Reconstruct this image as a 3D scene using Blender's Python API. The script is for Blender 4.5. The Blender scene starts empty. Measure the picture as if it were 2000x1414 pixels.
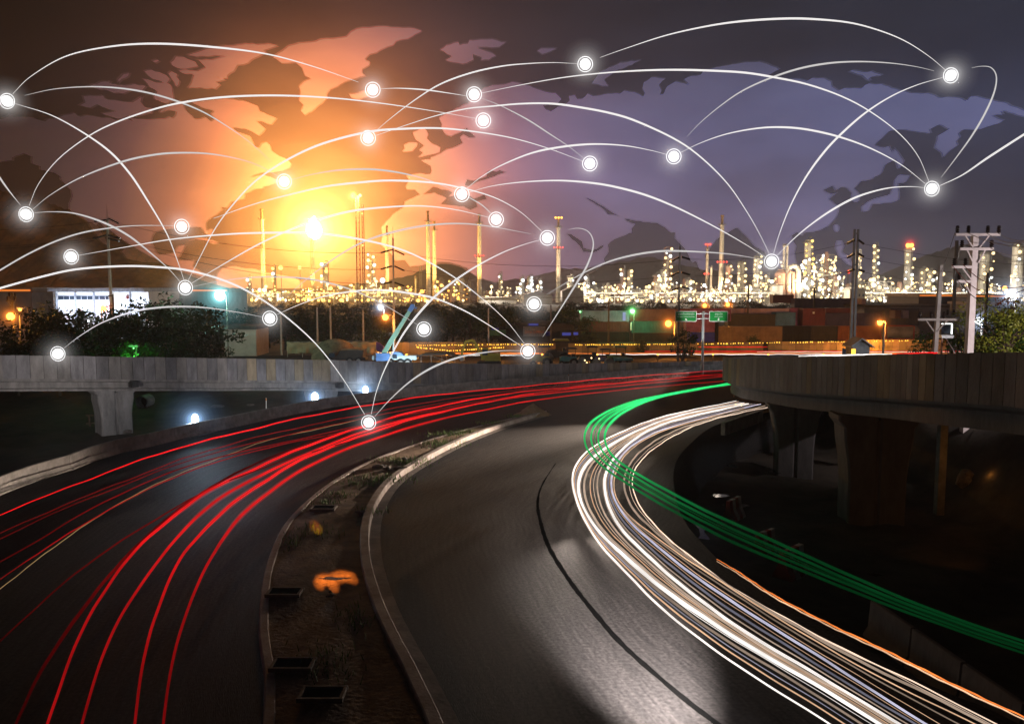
import bpy, math, random
from mathutils import Vector, Matrix
from mathutils.geometry import tessellate_polygon

# ------------------------------------------------------------------ camera, sky, light
sc = bpy.context.scene
COL = sc.collection
FOC, TILT, EYE = 1600.0, math.radians(5.25), 10.0
cam_d = bpy.data.cameras.new("camera"); cam = bpy.data.objects.new("camera", cam_d); COL.objects.link(cam)
cam.location = (0, 0, EYE); cam.rotation_euler = (math.pi/2 - TILT, 0, 0)
cam_d.sensor_width = 36; cam_d.lens = 36*FOC/2000; cam_d.clip_start = .1; cam_d.clip_end = 9000
sc.camera = cam
sc.view_settings.view_transform = 'Standard'; sc.view_settings.look = 'None'
sc.view_settings.exposure = -.65; sc.view_settings.gamma = 1
sc.cycles.use_denoising = True
sc.cycles.max_bounces = 6; sc.cycles.diffuse_bounces = 2; sc.cycles.glossy_bounces = 2
sc.cycles.transparent_max_bounces = 16; sc.cycles.volume_bounces = 0
sc.cycles.sample_clamp_indirect = 2.0; sc.cycles.sample_clamp_direct = 0
sc.cycles.caustics_reflective = False; sc.cycles.caustics_refractive = False

_c, _s = math.cos(TILT), math.sin(TILT)
def ray(px, py):
    u, v = (px-1000)/FOC, (707-py)/FOC
    return Vector((u, _c + v*_s, -_s + v*_c))
def PD(px, py, Y):                       # the place seen at a photo point, at distance Y
    d = ray(px, py); t = Y/d.y
    return Vector((d.x*t, Y, EYE + d.z*t))
def PZ(px, py, z=0.0):                   # the place seen at a photo point, at height z
    d = ray(px, py); t = (z-EYE)/d.z
    return Vector((d.x*t, d.y*t, z))

AZ = math.atan2(620-1000, FOC)           # bearing of the flare and of the last dusk light
w = bpy.data.worlds.new("World"); sc.world = w; w.use_nodes = True
nt = w.node_tree; nt.nodes.clear()
def N(t, typ, **kw):
    n = t.nodes.new(typ)
    for k, v in kw.items(): setattr(n, k, v)
    return n
def L(t, a, b): t.links.new(a, b)
def math_node(t, op, a, b=None):
    n = N(t, 'ShaderNodeMath', operation=op)
    for i, x in enumerate((a, b)):
        if x is None: continue
        if isinstance(x, (int, float)): n.inputs[i].default_value = x
        else: L(t, x, n.inputs[i])
    return n.outputs[0]
sky = N(nt, 'ShaderNodeTexSky', sky_type='NISHITA', sun_disc=False, sun_elevation=math.radians(1.5), sun_rotation=AZ)
b_sky = N(nt, 'ShaderNodeBackground'); L(nt, sky.outputs[0], b_sky.inputs[0]); b_sky.inputs[1].default_value = .0012
tc = N(nt, 'ShaderNodeTexCoord')
nrm = N(nt, 'ShaderNodeVectorMath', operation='NORMALIZE'); L(nt, tc.outputs['Generated'], nrm.inputs[0])
sep = N(nt, 'ShaderNodeSeparateXYZ'); L(nt, nrm.outputs[0], sep.inputs[0])
ramp = N(nt, 'ShaderNodeValToRGB'); L(nt, sep.outputs[2], ramp.inputs[0])
cr = ramp.color_ramp; cr.elements[0].position = 0.0; cr.elements[0].color = (.066, .066, .116, 1)
cr.elements[1].position = 1.0; cr.elements[1].color = (.003, .0035, .005, 1)
for p, c in ((.10, (.058, .066, .128, 1)), (.19, (.047, .057, .112, 1)), (.27, (.032, .038, .066, 1)), (.36, (.019, .022, .034, 1)), (.5, (.008, .009, .013, 1))):
    e = cr.elements.new(p); e.color = c
noi = N(nt, 'ShaderNodeTexNoise'); noi.inputs['Scale'].default_value = 3.2; noi.inputs['Detail'].default_value = 5
mp = N(nt, 'ShaderNodeMapping'); mp.inputs['Scale'].default_value = (1, 1, 3.2); L(nt, nrm.outputs[0], mp.inputs[0]); L(nt, mp.outputs[0], noi.inputs[0])
cl = N(nt, 'ShaderNodeMapRange'); L(nt, noi.outputs[0], cl.inputs[0])
cl.inputs[1].default_value = .3; cl.inputs[2].default_value = .72; cl.inputs[3].default_value = .62; cl.inputs[4].default_value = 1.38
gd = PD(635, 425, 100) - cam.location; gd.normalize()
dot = N(nt, 'ShaderNodeVectorMath', operation='DOT_PRODUCT'); L(nt, nrm.outputs[0], dot.inputs[0]); dot.inputs[1].default_value = gd
dmx = math_node(nt, 'MAXIMUM', dot.outputs['Value'], 0.0)
def lobe(power, col):
    f = math_node(nt, 'POWER', dmx, power)
    m = N(nt, 'ShaderNodeVectorMath', operation='SCALE'); m.inputs[0].default_value = col; L(nt, f, m.inputs['Scale'])
    return m.outputs[0]
def vadd(a, b):
    m = N(nt, 'ShaderNodeVectorMath', operation='ADD'); L(nt, a, m.inputs[0]); L(nt, b, m.inputs[1]); return m.outputs[0]
glow = vadd(vadd(lobe(600, (2.2, .90, .26)), lobe(135, (2.4, .64, .075))), vadd(lobe(38, (.14, .034, .008)), lobe(12, (.016, .007, .006))))
side = N(nt, 'ShaderNodeMapRange'); L(nt, sep.outputs[0], side.inputs[0])       # the sky clears toward the east side of the view
for i_, v_ in enumerate((-.50, .12, .05, 1.0)): side.inputs[1+i_].default_value = v_
back = N(nt, 'ShaderNodeMapRange'); L(nt, sep.outputs[1], back.inputs[0])       # night has already fallen on the side away from the dusk
for i_, v_ in enumerate((.2, .75, .06, 1.0)): back.inputs[1+i_].default_value = v_
sb = math_node(nt, 'MULTIPLY', side.outputs[0], back.outputs[0])
bs = N(nt, 'ShaderNodeVectorMath', operation='SCALE'); L(nt, ramp.outputs[0], bs.inputs[0]); L(nt, sb, bs.inputs['Scale'])
west = N(nt, 'ShaderNodeMapRange'); L(nt, sep.outputs[0], west.inputs[0])       # glow dimmed over the hill, imitating a lens vignette
for i_, v_ in enumerate((-.48, -.29, .10, 1.0)): west.inputs[1+i_].default_value = v_
gs = N(nt, 'ShaderNodeVectorMath', operation='SCALE'); L(nt, glow, gs.inputs[0]); L(nt, west.outputs[0], gs.inputs['Scale'])
tot = vadd(bs.outputs[0], gs.outputs[0])
sc_ = N(nt, 'ShaderNodeVectorMath', operation='SCALE'); L(nt, tot, sc_.inputs[0]); L(nt, cl.outputs[0], sc_.inputs['Scale'])
b_dusk = N(nt, 'ShaderNodeBackground'); L(nt, sc_.outputs[0], b_dusk.inputs[0]); b_dusk.inputs[1].default_value = 1.0
ad = N(nt, 'ShaderNodeAddShader'); L(nt, b_sky.outputs[0], ad.inputs[0]); L(nt, b_dusk.outputs[0], ad.inputs[1])
wo = N(nt, 'ShaderNodeOutputWorld'); L(nt, ad.outputs[0], wo.inputs[0])
w.cycles.sampling_method = 'MANUAL'; w.cycles.sample_map_resolution = 256

sun_d = bpy.data.lights.new("sun", 'SUN'); sun = bpy.data.objects.new("sun", sun_d); COL.objects.link(sun)
sun_d.energy = .03; sun_d.angle = math.radians(8); sun_d.color = (1, .62, .35)
sun.rotation_euler = (Vector((math.sin(AZ), math.cos(AZ), .09))).to_track_quat('Z', 'Y').to_euler()

# ------------------------------------------------------------------ materials
MATS = {}
def emis(name, col, strength, sample=False):
    m = bpy.data.materials.new(name); m.use_nodes = True; t = m.node_tree; t.nodes.clear()
    e = N(t, 'ShaderNodeEmission'); e.inputs[0].default_value = (*col, 1); e.inputs[1].default_value = strength
    o = N(t, 'ShaderNodeOutputMaterial'); L(t, e.outputs[0], o.inputs[0])
    m.cycles.emission_sampling = 'AUTO' if sample else 'NONE'
    MATS[name] = m; return m
def surf(name, col, col2=None, scale=2.0, rough=.8, metal=0.0, bump=0.0, tone=False, stretch=(1, 1, 1), coord='Object', spec=.3, bscale=None, lo=.35, hi=.65, grain=0):
    m = bpy.data.materials.new(name); m.use_nodes = True; t = m.node_tree
    b = t.nodes['Principled BSDF']; b.inputs['Roughness'].default_value = rough; b.inputs['Metallic'].default_value = metal
    b.inputs['Specular IOR Level'].default_value = spec
    col2 = col2 or tuple(c*.6 for c in col)
    tcx = N(t, 'ShaderNodeTexCoord'); mpx = N(t, 'ShaderNodeMapping'); mpx.inputs['Scale'].default_value = stretch
    L(t, tcx.outputs[coord], mpx.inputs[0])
    n1 = N(t, 'ShaderNodeTexNoise'); n1.inputs['Scale'].default_value = scale; n1.inputs['Detail'].default_value = 6; n1.inputs['Roughness'].default_value = .65
    L(t, mpx.outputs[0], n1.inputs[0])
    r = N(t, 'ShaderNodeValToRGB'); L(t, n1.outputs[0], r.inputs[0])
    r.color_ramp.elements[0].position = lo; r.color_ramp.elements[0].color = (*col2, 1)
    r.color_ramp.elements[1].position = hi; r.color_ramp.elements[1].color = (*col, 1)
    out = r.outputs[0]
    if tone:
        a = N(t, 'ShaderNodeAttribute', attribute_name='tone')
        mx = N(t, 'ShaderNodeMix', data_type='RGBA', blend_type='MULTIPLY'); mx.inputs['Factor'].default_value = 1
        L(t, out, mx.inputs[6]); L(t, a.outputs['Color'], mx.inputs[7]); out = mx.outputs[2]
    if grain:                                              # coarse stone chippings in the surface
        n3 = N(t, 'ShaderNodeTexNoise'); n3.inputs['Scale'].default_value = grain; n3.inputs['Detail'].default_value = 2; L(t, tcx.outputs['Object'], n3.inputs[0])
        r3 = N(t, 'ShaderNodeMapRange'); L(t, n3.outputs[0], r3.inputs[0])
        for i_, v_ in enumerate((.33, .70, .68, 1.4)): r3.inputs[1+i_].default_value = v_
        sc3 = N(t, 'ShaderNodeVectorMath', operation='SCALE'); L(t, out, sc3.inputs[0]); L(t, r3.outputs[0], sc3.inputs['Scale']); out = sc3.outputs[0]
    L(t, out, b.inputs['Base Color'])
    if bump:
        n2 = N(t, 'ShaderNodeTexNoise'); n2.inputs['Scale'].default_value = bscale or scale*6; n2.inputs['Detail'].default_value = 4
        L(t, mpx.outputs[0], n2.inputs[0])
        bp = N(t, 'ShaderNodeBump'); bp.inputs['Strength'].default_value = bump; bp.inputs['Distance'].default_value = .05
        L(t, n2.outputs[0], bp.inputs['Height']); L(t, bp.outputs[0], b.inputs['Normal'])
    MATS[name] = m; return m
surf('asphalt', (.036, .033, .032), (.014, .0135, .0135), 3.2, .74, bump=.5, stretch=(2.2, .12, 1), coord='UV', spec=.06, bscale=40, lo=.3, hi=.7, grain=9)
surf('tar', (.004, .004, .004), rough=1.0, spec=0.0)
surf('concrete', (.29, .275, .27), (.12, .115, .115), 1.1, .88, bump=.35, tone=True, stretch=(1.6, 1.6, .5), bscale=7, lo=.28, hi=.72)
surf('concrete_shaded', (.155, .145, .148), (.075, .07, .074), 1.3, .9, bump=.35, tone=True, stretch=(1.3, 1.3, .55), bscale=7, lo=.25, hi=.8)  # darkened copy of concrete: shade of the unlit bridge put into the colour
surf('pole_grey', (.17, .15, .14), (.11, .10, .09), 1.2, .85)
surf('concrete_plain', (.27, .26, .25), (.15, .145, .14), 1.2, .85, bump=.3, bscale=8)
surf('barrier_concrete', (.36, .34, .32), (.20, .19, .18), 1.6, .85, bump=.35, bscale=10)
surf('kerb_concrete', (.42, .36, .33), (.24, .19, .17), 1.4, .8, bump=.3, bscale=12)
surf('gutter_concrete', (.26, .22, .19), (.12, .10, .09), .8, .85, bump=.3, bscale=7)
surf('soil', (.26, .17, .10), (.12, .075, .045), 1.5, .95, bump=.7, bscale=7)
surf('ground_soil', (.075, .06, .045), (.03, .026, .022), .35, .95, bump=.6, bscale=2)
surf('yard_soil', (.12, .085, .055), (.06, .045, .03), .2, .95, bump=.4, bscale=2)
surf('sand', (.34, .22, .12), (.22, .14, .07), 3, .95, bump=.6)
surf('stone', (.22, .19, .17), (.12, .10, .09), 4, .9, bump=.6)
surf('grass', (.10, .19, .02), (.05, .10, .012), 2.5, .7)
surf('leaf_dark', (.045, .07, .020), (.018, .03, .010), 1.1, .6)
surf('leaf_green', (.07, .17, .02), (.03, .08, .012), 1.3, .55)
surf('leaf_yellow', (.22, .22, .02), (.09, .13, .012), 1.3, .55)
surf('leaf_red', (.20, .05, .02), (.10, .04, .015), 1.3, .55)
surf('bark', (.09, .065, .045), rough=.95, scale=4)
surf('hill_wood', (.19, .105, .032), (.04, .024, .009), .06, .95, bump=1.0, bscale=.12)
surf('far_wood', (.05, .05, .04), (.03, .03, .028), .02, .95)
surf('steel_pale', (.55, .52, .46), (.40, .37, .32), .5, .5, .2)
surf('steel_grey', (.30, .29, .27), (.17, .16, .15), .6, .55, .3)
surf('steel_rust', (.42, .25, .18), (.26, .14, .10), .5, .7, .1)
surf('stack_white', (.72, .66, .55), (.60, .53, .44), .25, .6)
surf('stack_cap', (.34, .22, .13), (.22, .13, .08), .4, .7)
surf('pole_concrete', (.40, .38, .36), (.28, .26, .25), 1.2, .85, bump=.2)
surf('pole_white', (.66, .60, .60), (.52, .46, .46), 1.4, .75, bump=.2)
surf('pole_dark', (.12, .10, .085), (.07, .06, .05), 1.2, .85)
surf('insulator', (.03, .018, .014), rough=.25, spec=.6)
surf('wire', (.10, .08, .075), rough=.6)
surf('galvanised', (.42, .45, .47), (.30, .33, .35), 2, .4, .6)
surf('black_metal', (.03, .03, .03), rough=.5)
surf('hall_white', (.80, .80, .80), (.70, .70, .70), .4, .7)
surf('hall_trim', (.42, .43, .46), rough=.6)
surf('shed_wall', (.44, .40, .38), (.30, .27, .25), .4, .8)
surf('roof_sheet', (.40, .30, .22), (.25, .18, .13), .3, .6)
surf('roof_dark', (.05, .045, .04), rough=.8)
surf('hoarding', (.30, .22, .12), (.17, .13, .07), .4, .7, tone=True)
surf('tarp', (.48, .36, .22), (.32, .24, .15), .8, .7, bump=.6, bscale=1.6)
surf('glass_dark', (.05, .07, .10), rough=.12, spec=.6)
surf('rubber', (.015, .015, .015), rough=.85)
surf('sign_green', (.005, .24, .045), (.004, .20, .035), 1, .45)
surf('sign_white', (.82, .82, .80), (.75, .75, .74), 1, .5)
surf('paint_white', (.70, .70, .68), (.55, .55, .53), 1.5, .6)
surf('paint_red', (.34, .05, .035), (.24, .035, .025), 1.5, .6)
surf('crane_blue', (.16, .30, .62), (.11, .22, .48), 1, .45)
surf('crane_pale', (.50, .62, .66), (.40, .52, .56), 1, .45)
surf('crane_green', (.30, .52, .40), (.22, .40, .30), 1, .45)
surf('machine_yellow', (.46, .36, .04), (.30, .22, .03), 1, .5)
surf('machine_green', (.16, .26, .07), (.10, .17, .05), 1, .5)
surf('machine_teal', (.06, .26, .27), (.04, .18, .19), 1, .5)
surf('truck_dark', (.06, .045, .035), (.04, .03, .025), 1, .6)
surf('purple_sheet', (.20, .07, .34), rough=.6)
surf('orange_paint', (.50, .16, .04), rough=.6)
for nm, c in dict(violet=(.24, .20, .34), maroon=(.13, .03, .03), darkred=(.20, .04, .035), teal=(.05, .16, .15), magenta=(.34, .10, .22),
                  olive=(.07, .055, .03), blue=(.10, .24, .42), ochre=(.38, .22, .10), black=(.015, .015, .016), indigo=(.07, .06, .14),
                  orange=(.42, .13, .035), navy=(.03, .035, .07), pink=(.62, .42, .48), slate=(.16, .17, .20), royal=(.05, .06, .50), green=(.04, .14, .06)).items():
    surf('box_'+nm, c, tuple(x*.62 for x in c), .7, .6)
water = surf('water', (.012, .013, .014), rough=.06, spec=.6, bump=.08, scale=1.5)
emis('lamp_warm', (1, .72, .34), 4.2); emis('lamp_cool', (.90, .95, .92), 5); emis('lamp_yellow', (1, .60, .14), 4.6)
emis('lamp_orange', (1, .36, .05), 9); emis('lamp_red', (1, .05, .03), 9); emis('lamp_green', (.25, 1, .3), 7)
emis('lamp_blue', (.62, .82, 1), 30); emis('flood_mint', (.62, 1, .9), 40)
emis('bulb_amber', (1, .55, .06), 4); emis('flame', (1, .80, .42), 40)
emis('net_white', (1, 1, 1), 2.2); emis('net_line', (1, .97, .95), 1.5); emis('net_soft', (1, .97, .95), 1.0)
emis('window_lit', (.55, .75, 1), .8); emis('screen_lit', (.55, 1, .6), .25); emis('tube_white', (.95, 1, .95), 5)
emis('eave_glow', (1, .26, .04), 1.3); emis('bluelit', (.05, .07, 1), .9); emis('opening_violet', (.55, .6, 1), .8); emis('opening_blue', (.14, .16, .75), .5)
def trail_mat(name, col, strength, sample=False, up=1.55):
    strength *= up          # the light of passing lamps; 'fade' is how strongly they shone along the way
    m = bpy.data.materials.new(name); m.use_nodes = True; t = m.node_tree; t.nodes.clear()
    e = N(t, 'ShaderNodeEmission'); e.inputs[0].default_value = (*col, 1)
    a = N(t, 'ShaderNodeAttribute', attribute_name='fade')
    L(t, math_node(t, 'MULTIPLY', a.outputs['Fac'], strength), e.inputs[1])
    o = N(t, 'ShaderNodeOutputMaterial'); L(t, e.outputs[0], o.inputs[0])
    m.cycles.emission_sampling = 'NONE'; MATS[name] = m
trail_mat('trail_red', (1, .012, .014), 1.0); trail_mat('trail_white', (1, .93, .88), 1.5); trail_mat('trail_cream', (1, .74, .56), .95)
trail_mat('trail_amber', (1, .62, .38), .95); trail_mat('trail_lilac', (.80, .78, 1), .8); trail_mat('trail_green', (.03, .95, .22), 1.35)
trail_mat('trail_orange', (1, .25, .05), 1.3); trail_mat('trail_straw', (.55, .35, .15), .5)

# ------------------------------------------------------------------ mesh helpers
class MB:
    def __init__(s): s.v = []; s.f = []; s.t = []; s.ct = (1, 1, 1); s.uv = None; s.fade = None
    def add(s, vs, fs):
        o = len(s.v); s.v += [tuple(p) for p in vs]
        for f in fs: s.f.append(tuple(i+o for i in f)); s.t.append(s.ct)
        return s
    def box(s, c, size, rz=0.0, M=None):
        hx, hy, hz = (k/2 for k in size)
        vs = [Vector((x*hx, y*hy, z*hz)) for z in (-1, 1) for y in (-1, 1) for x in (-1, 1)]
        if M is None: M = Matrix.Rotation(rz, 3, 'Z')
        c = Vector(c)
        return s.add([c + M @ p for p in vs], [(0, 2, 3, 1), (4, 5, 7, 6), (0, 1, 5, 4), (2, 6, 7, 3), (0, 4, 6, 2), (1, 3, 7, 5)])
    def beam(s, a, b, w, d=None):
        a, b = Vector(a), Vector(b); z = (b-a); ln = z.length
        if ln < 1e-6: return s
        M = z.to_track_quat('Z', 'Y').to_matrix()
        return s.box((a+b)/2, (w, d or w, ln), M=M)
    def tube(s, pts, r, n=8, cap=True):
        pts = [Vector(p) for p in pts]; k = len(pts)
        rs = r if isinstance(r, (list, tuple)) else [r]*k
        o = len(s.v); vs = []; fs = []
        up = Vector((0, 0, 1)); prev = None
        for i, p in enumerate(pts):
            t = (pts[min(i+1, k-1)] - pts[max(i-1, 0)])
            t = t.normalized() if t.length > 1e-9 else Vector((0, 0, 1))
            if prev is None:
                a = t.orthogonal().normalized() if abs(t.dot(up)) > .95 else t.cross(up).normalized()
            else:
                a = (prev - t*prev.dot(t)).normalized()
            prev = a; b = t.cross(a)
            for j in range(n):
                q = 2*math.pi*j/n; vs.append(p + (a*math.cos(q) + b*math.sin(q))*rs[i])
        for i in range(k-1):
            for j in range(n):
                fs.append((i*n+j, i*n+(j+1) % n, (i+1)*n+(j+1) % n, (i+1)*n+j))
        if cap: fs.append(tuple(range(n-1, -1, -1))); fs.append(tuple((k-1)*n+j for j in range(n)))
        return s.add(vs, fs)
    def ball(s, c, r, nu=10, nv=7, sz=(1, 1, 1)):
        c = Vector(c); vs = [c + Vector((0, 0, -r*sz[2]))]; fs = []
        for i in range(1, nv):
            a = -math.pi/2 + math.pi*i/nv
            for j in range(nu):
                q = 2*math.pi*j/nu
                vs.append(c + Vector((math.cos(a)*math.cos(q)*r*sz[0], math.cos(a)*math.sin(q)*r*sz[1], math.sin(a)*r*sz[2])))
        vs.append(c + Vector((0, 0, r*sz[2]))); T = len(vs)-1
        for j in range(nu):
            fs.append((0, 1+(j+1) % nu, 1+j)); fs.append((T, T-nu+j, T-nu+(j+1) % nu))
        for i in range(nv-2):
            for j in range(nu):
                a = 1+i*nu; fs.append((a+j, a+(j+1) % nu, a+nu+(j+1) % nu, a+nu+j))
        return s.add(vs, fs)
    def extrude(s, poly, M, depth):                        # poly (x,y) outline drawn in the plane M, given thickness
        n = len(poly); vs = [M @ Vector((x, y, 0)) for x, y in poly] + [M @ Vector((x, y, depth)) for x, y in poly]
        tris = tessellate_polygon([[Vector((x, y, 0)) for x, y in poly]])
        fs = [tuple(t) for t in tris] + [tuple(i+n for i in reversed(t)) for t in tris]
        fs += [(i, (i+1) % n, (i+1) % n+n, i+n) for i in range(n)]
        return s.add(vs, fs)
    def build(s, name, mat, parent=None, smooth=False, loc=None):
        me = bpy.data.meshes.new(name)
        vs = s.v if loc is None else [tuple(Vector(p)-Vector(loc)) for p in s.v]
        me.from_pydata(vs, [], s.f); me.validate()
        if isinstance(mat, str): mat = MATS[mat]
        me.materials.append(mat)
        if any(t != (1, 1, 1) for t in s.t) and len(me.polygons) == len(s.t):
            a = me.attributes.new('tone', 'FLOAT_COLOR', 'FACE')
            a.data.foreach_set('color', [x for t in s.t for x in (*t, 1)])
        elif mat.name in ('concrete', 'concrete_shaded') or mat.name == 'hoarding':
            a = me.attributes.new('tone', 'FLOAT_COLOR', 'FACE'); a.data.foreach_set('color', [1.0]*4*len(me.polygons))
        if s.fade is not None:
            a = me.attributes.new('fade', 'FLOAT', 'POINT'); a.data.foreach_set('value', s.fade)
        if s.uv is not None:
            u = me.uv_layers.new(name='UVMap')
            for lp in me.loops: u.data[lp.index].uv = s.uv[lp.vertex_index]
        if smooth:
            for p in me.polygons: p.use_smooth = True
        o = bpy.data.objects.new(name, me); COL.objects.link(o)
        if loc is not None: o.location = loc
        if parent is not None:
            o.parent = parent; o.matrix_parent_inverse = Matrix.Translation(-parent.location) if loc is None and parent.type == 'EMPTY' else Matrix()
        return o
def tag(o, label=None, cat=None, group=None, kind=None):
    for k, v in (('label', label), ('category', cat), ('group', group), ('kind', kind)):
        if v: o[k] = v
    return o
def thing(name, label, cat, loc=(0, 0, 0), group=None):
    o = bpy.data.objects.new(name, None); COL.objects.link(o); o.location = loc; o.empty_display_size = .3
    return tag(o, label, cat, group)
def share(me, name, parent, loc, scale=1.0):
    o = bpy.data.objects.new(name, me); COL.objects.link(o); o.location = Vector(loc) - parent.location; o.scale = (scale,)*3 if isinstance(scale, (int, float)) else scale
    o.parent = parent; return o
def copy_tree(o, loc, label=None, rz=None, scale=None):
    c = o.copy(); COL.objects.link(c); c.location = loc
    if rz is not None: c.rotation_euler = (0, 0, rz)
    if scale is not None: c.scale = (scale,)*3 if isinstance(scale, (int, float)) else scale
    if label: c['label'] = label
    for ch in list(o.children):
        k = ch.copy(); COL.objects.link(k); k.parent = c
        for g in list(ch.children):
            q = g.copy(); COL.objects.link(q); q.parent = k
    return c
def light(parent, loc, power, col, radius=.3, kind='POINT', target=None, angle=60, blend=.6):
    d = bpy.data.lights.new('lamp_light', kind); d.energy = power; d.color = col; d.shadow_soft_size = radius
    o = bpy.data.objects.new('lamp_light', d); COL.objects.link(o); o.location = Vector(loc) - (parent.location if parent else Vector())
    if parent: o.parent = parent
    if kind == 'SPOT':
        d.spot_size = math.radians(angle); d.spot_blend = blend
        o.rotation_euler = (Vector(target)-Vector(loc)).to_track_quat('-Z', 'Y').to_euler()
    return o
def resample(pts, n=None, step=None, smooth=True):
    pts = [Vector(p) for p in pts]
    if smooth and len(pts) > 2:
        out = []
        for i in range(len(pts)-1):
            p0 = pts[i-1] if i else pts[0]*2-pts[1]; p1 = pts[i]; p2 = pts[i+1]; p3 = pts[i+2] if i+2 < len(pts) else pts[-1]*2-pts[-2]
            for k in range(8):
                t = k/8
                out.append(.5*((2*p1)+(p2-p0)*t+(2*p0-5*p1+4*p2-p3)*t*t+(3*p1-p0-3*p2+p3)*t**3))
        out.append(pts[-1]); pts = out
    acc = [0.0]
    for a, b in zip(pts, pts[1:]): acc.append(acc[-1]+(b-a).length)
    tot = acc[-1]; n = n or max(2, int(round(tot/step))+1); res = []; j = 0
    for i in range(n):
        d = tot*i/(n-1)
        while j < len(acc)-2 and acc[j+1] < d: j += 1
        k = (d-acc[j])/max(1e-9, acc[j+1]-acc[j]); res.append(pts[j].lerp(pts[j+1], min(1, max(0, k))))
    return res
def smoothstep(a, b, x):
    t = min(1, max(0, (x-a)/(b-a))); return t*t*(3-2*t)
# ------------------------------------------------------------------ ground, hills, roads
R = random.Random(11)
def ground_z(x, y): return (-1.3 - 1.7*smoothstep(4, 12, x)) * (1-smoothstep(68, 84, y)) - .06 + 4.4*smoothstep(25.5, 29.5, x)*(1-smoothstep(66, 80, y))*smoothstep(30, 40, y)
def grid(name, xs, ys, zf, mat, label, cat):
    me = MB(); nx = len(xs)
    me.v = [(x, y, zf(x, y)) for y in ys for x in xs]
    me.f = [(j*nx+i, j*nx+i+1, (j+1)*nx+i+1, (j+1)*nx+i) for j in range(len(ys)-1) for i in range(nx-1)]
    me.t = [(1, 1, 1)]*len(me.f)
    return tag(me.build(name, mat, smooth=True), label, cat, kind='structure')
def gz(x, y):
    z = ground_z(x, y)
    if y < 68 and abs(x) < 120: z += .18*math.sin(x*.9+1.3*math.sin(y*.5))*math.sin(y*.7+x*.2) + .10*math.sin(x*2.3+y*1.7)
    return z
xs = [-4000, -1500, -500, -200] + [-110+i*1.5 for i in range(148)] + [200, 500, 1500, 4000]
ys = [-300, -100, -40] + [-20+i*1.3 for i in range(84)] + [95, 110, 140, 200, 300, 500, 900, 1500, 2600, 4500]
grid('ground', xs, ys, gz, 'ground_soil', 'dark uneven bare earth stretching to the hills', 'ground')

def ridge(name, prof, Y, depth, mat, label, rough, step, seed):
    rr = random.Random(seed); crest = [PD(px, py, Y) for px, py in prof]
    crest = resample(crest, step=step, smooth=True); m = MB(); rows = 16; n = len(crest)
    bump = lambda x, y: math.sin(x*.31/rough*3+seed)*math.cos(y*.27/rough*3)+.6*math.sin(x*.83/rough*3+y*.5)+.5*rr.uniform(-1, 1)
    for i in range(rows):
        f = i/(rows-1)
        for p in crest:
            k = math.sin(f*math.pi*.5) if f <= 1 else 1
            m.v.append((p.x, Y-depth*(1-f), -1 + (p.z+1)*(f**.85) + bump(p.x, f*depth)*rough*(.35+.65*f) if i else -2))
    for i in range(rows, rows+3):
        for p in crest: m.v.append((p.x, Y+depth*.5*(i-rows+1), -1+(p.z+1)*(1-(i-rows+1)/3.0)))
    for i in range(rows+2):
        for j in range(n-1): m.f.append((i*n+j, i*n+j+1, (i+1)*n+j+1, (i+1)*n+j))
    m.t = [(1, 1, 1)]*len(m.f)
    return tag(m.build(name, mat), label, 'hill', kind='structure')
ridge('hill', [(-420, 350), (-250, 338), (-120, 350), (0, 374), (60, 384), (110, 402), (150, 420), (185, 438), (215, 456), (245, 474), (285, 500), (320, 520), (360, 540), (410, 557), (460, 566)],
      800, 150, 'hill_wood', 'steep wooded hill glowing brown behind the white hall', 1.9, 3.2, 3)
ridge('mountain', [(900, 562), (960, 552), (1040, 541), (1095, 526), (1150, 524), (1190, 517), (1230, 508), (1262, 502), (1300, 508), (1340, 520), (1400, 530), (1480, 540), (1560, 545), (1640, 556), (1700, 562)],
      2300, 300, 'far_wood', 'low hazy mountain ridge behind the middle of the refinery', 3, 14, 5)
ridge('mountain', [(1640, 562), (1690, 556), (1740, 540), (1775, 520), (1805, 500), (1840, 490), (1880, 478), (1915, 481), (1955, 500), (1990, 520), (2050, 530), (2150, 545), (2300, 560)],
      1900, 300, 'far_wood', 'high hazy mountain behind the power pole with many crossarms', 3, 12, 6)
ridge('mountain', [(640, 562), (740, 552), (800, 538), (835, 525), (865, 516), (900, 522), (930, 540), (980, 556), (1020, 562)],
      1700, 250, 'far_wood', 'small mountain lit orange beside the pair of tall chimneys', 3, 12, 7)

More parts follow.
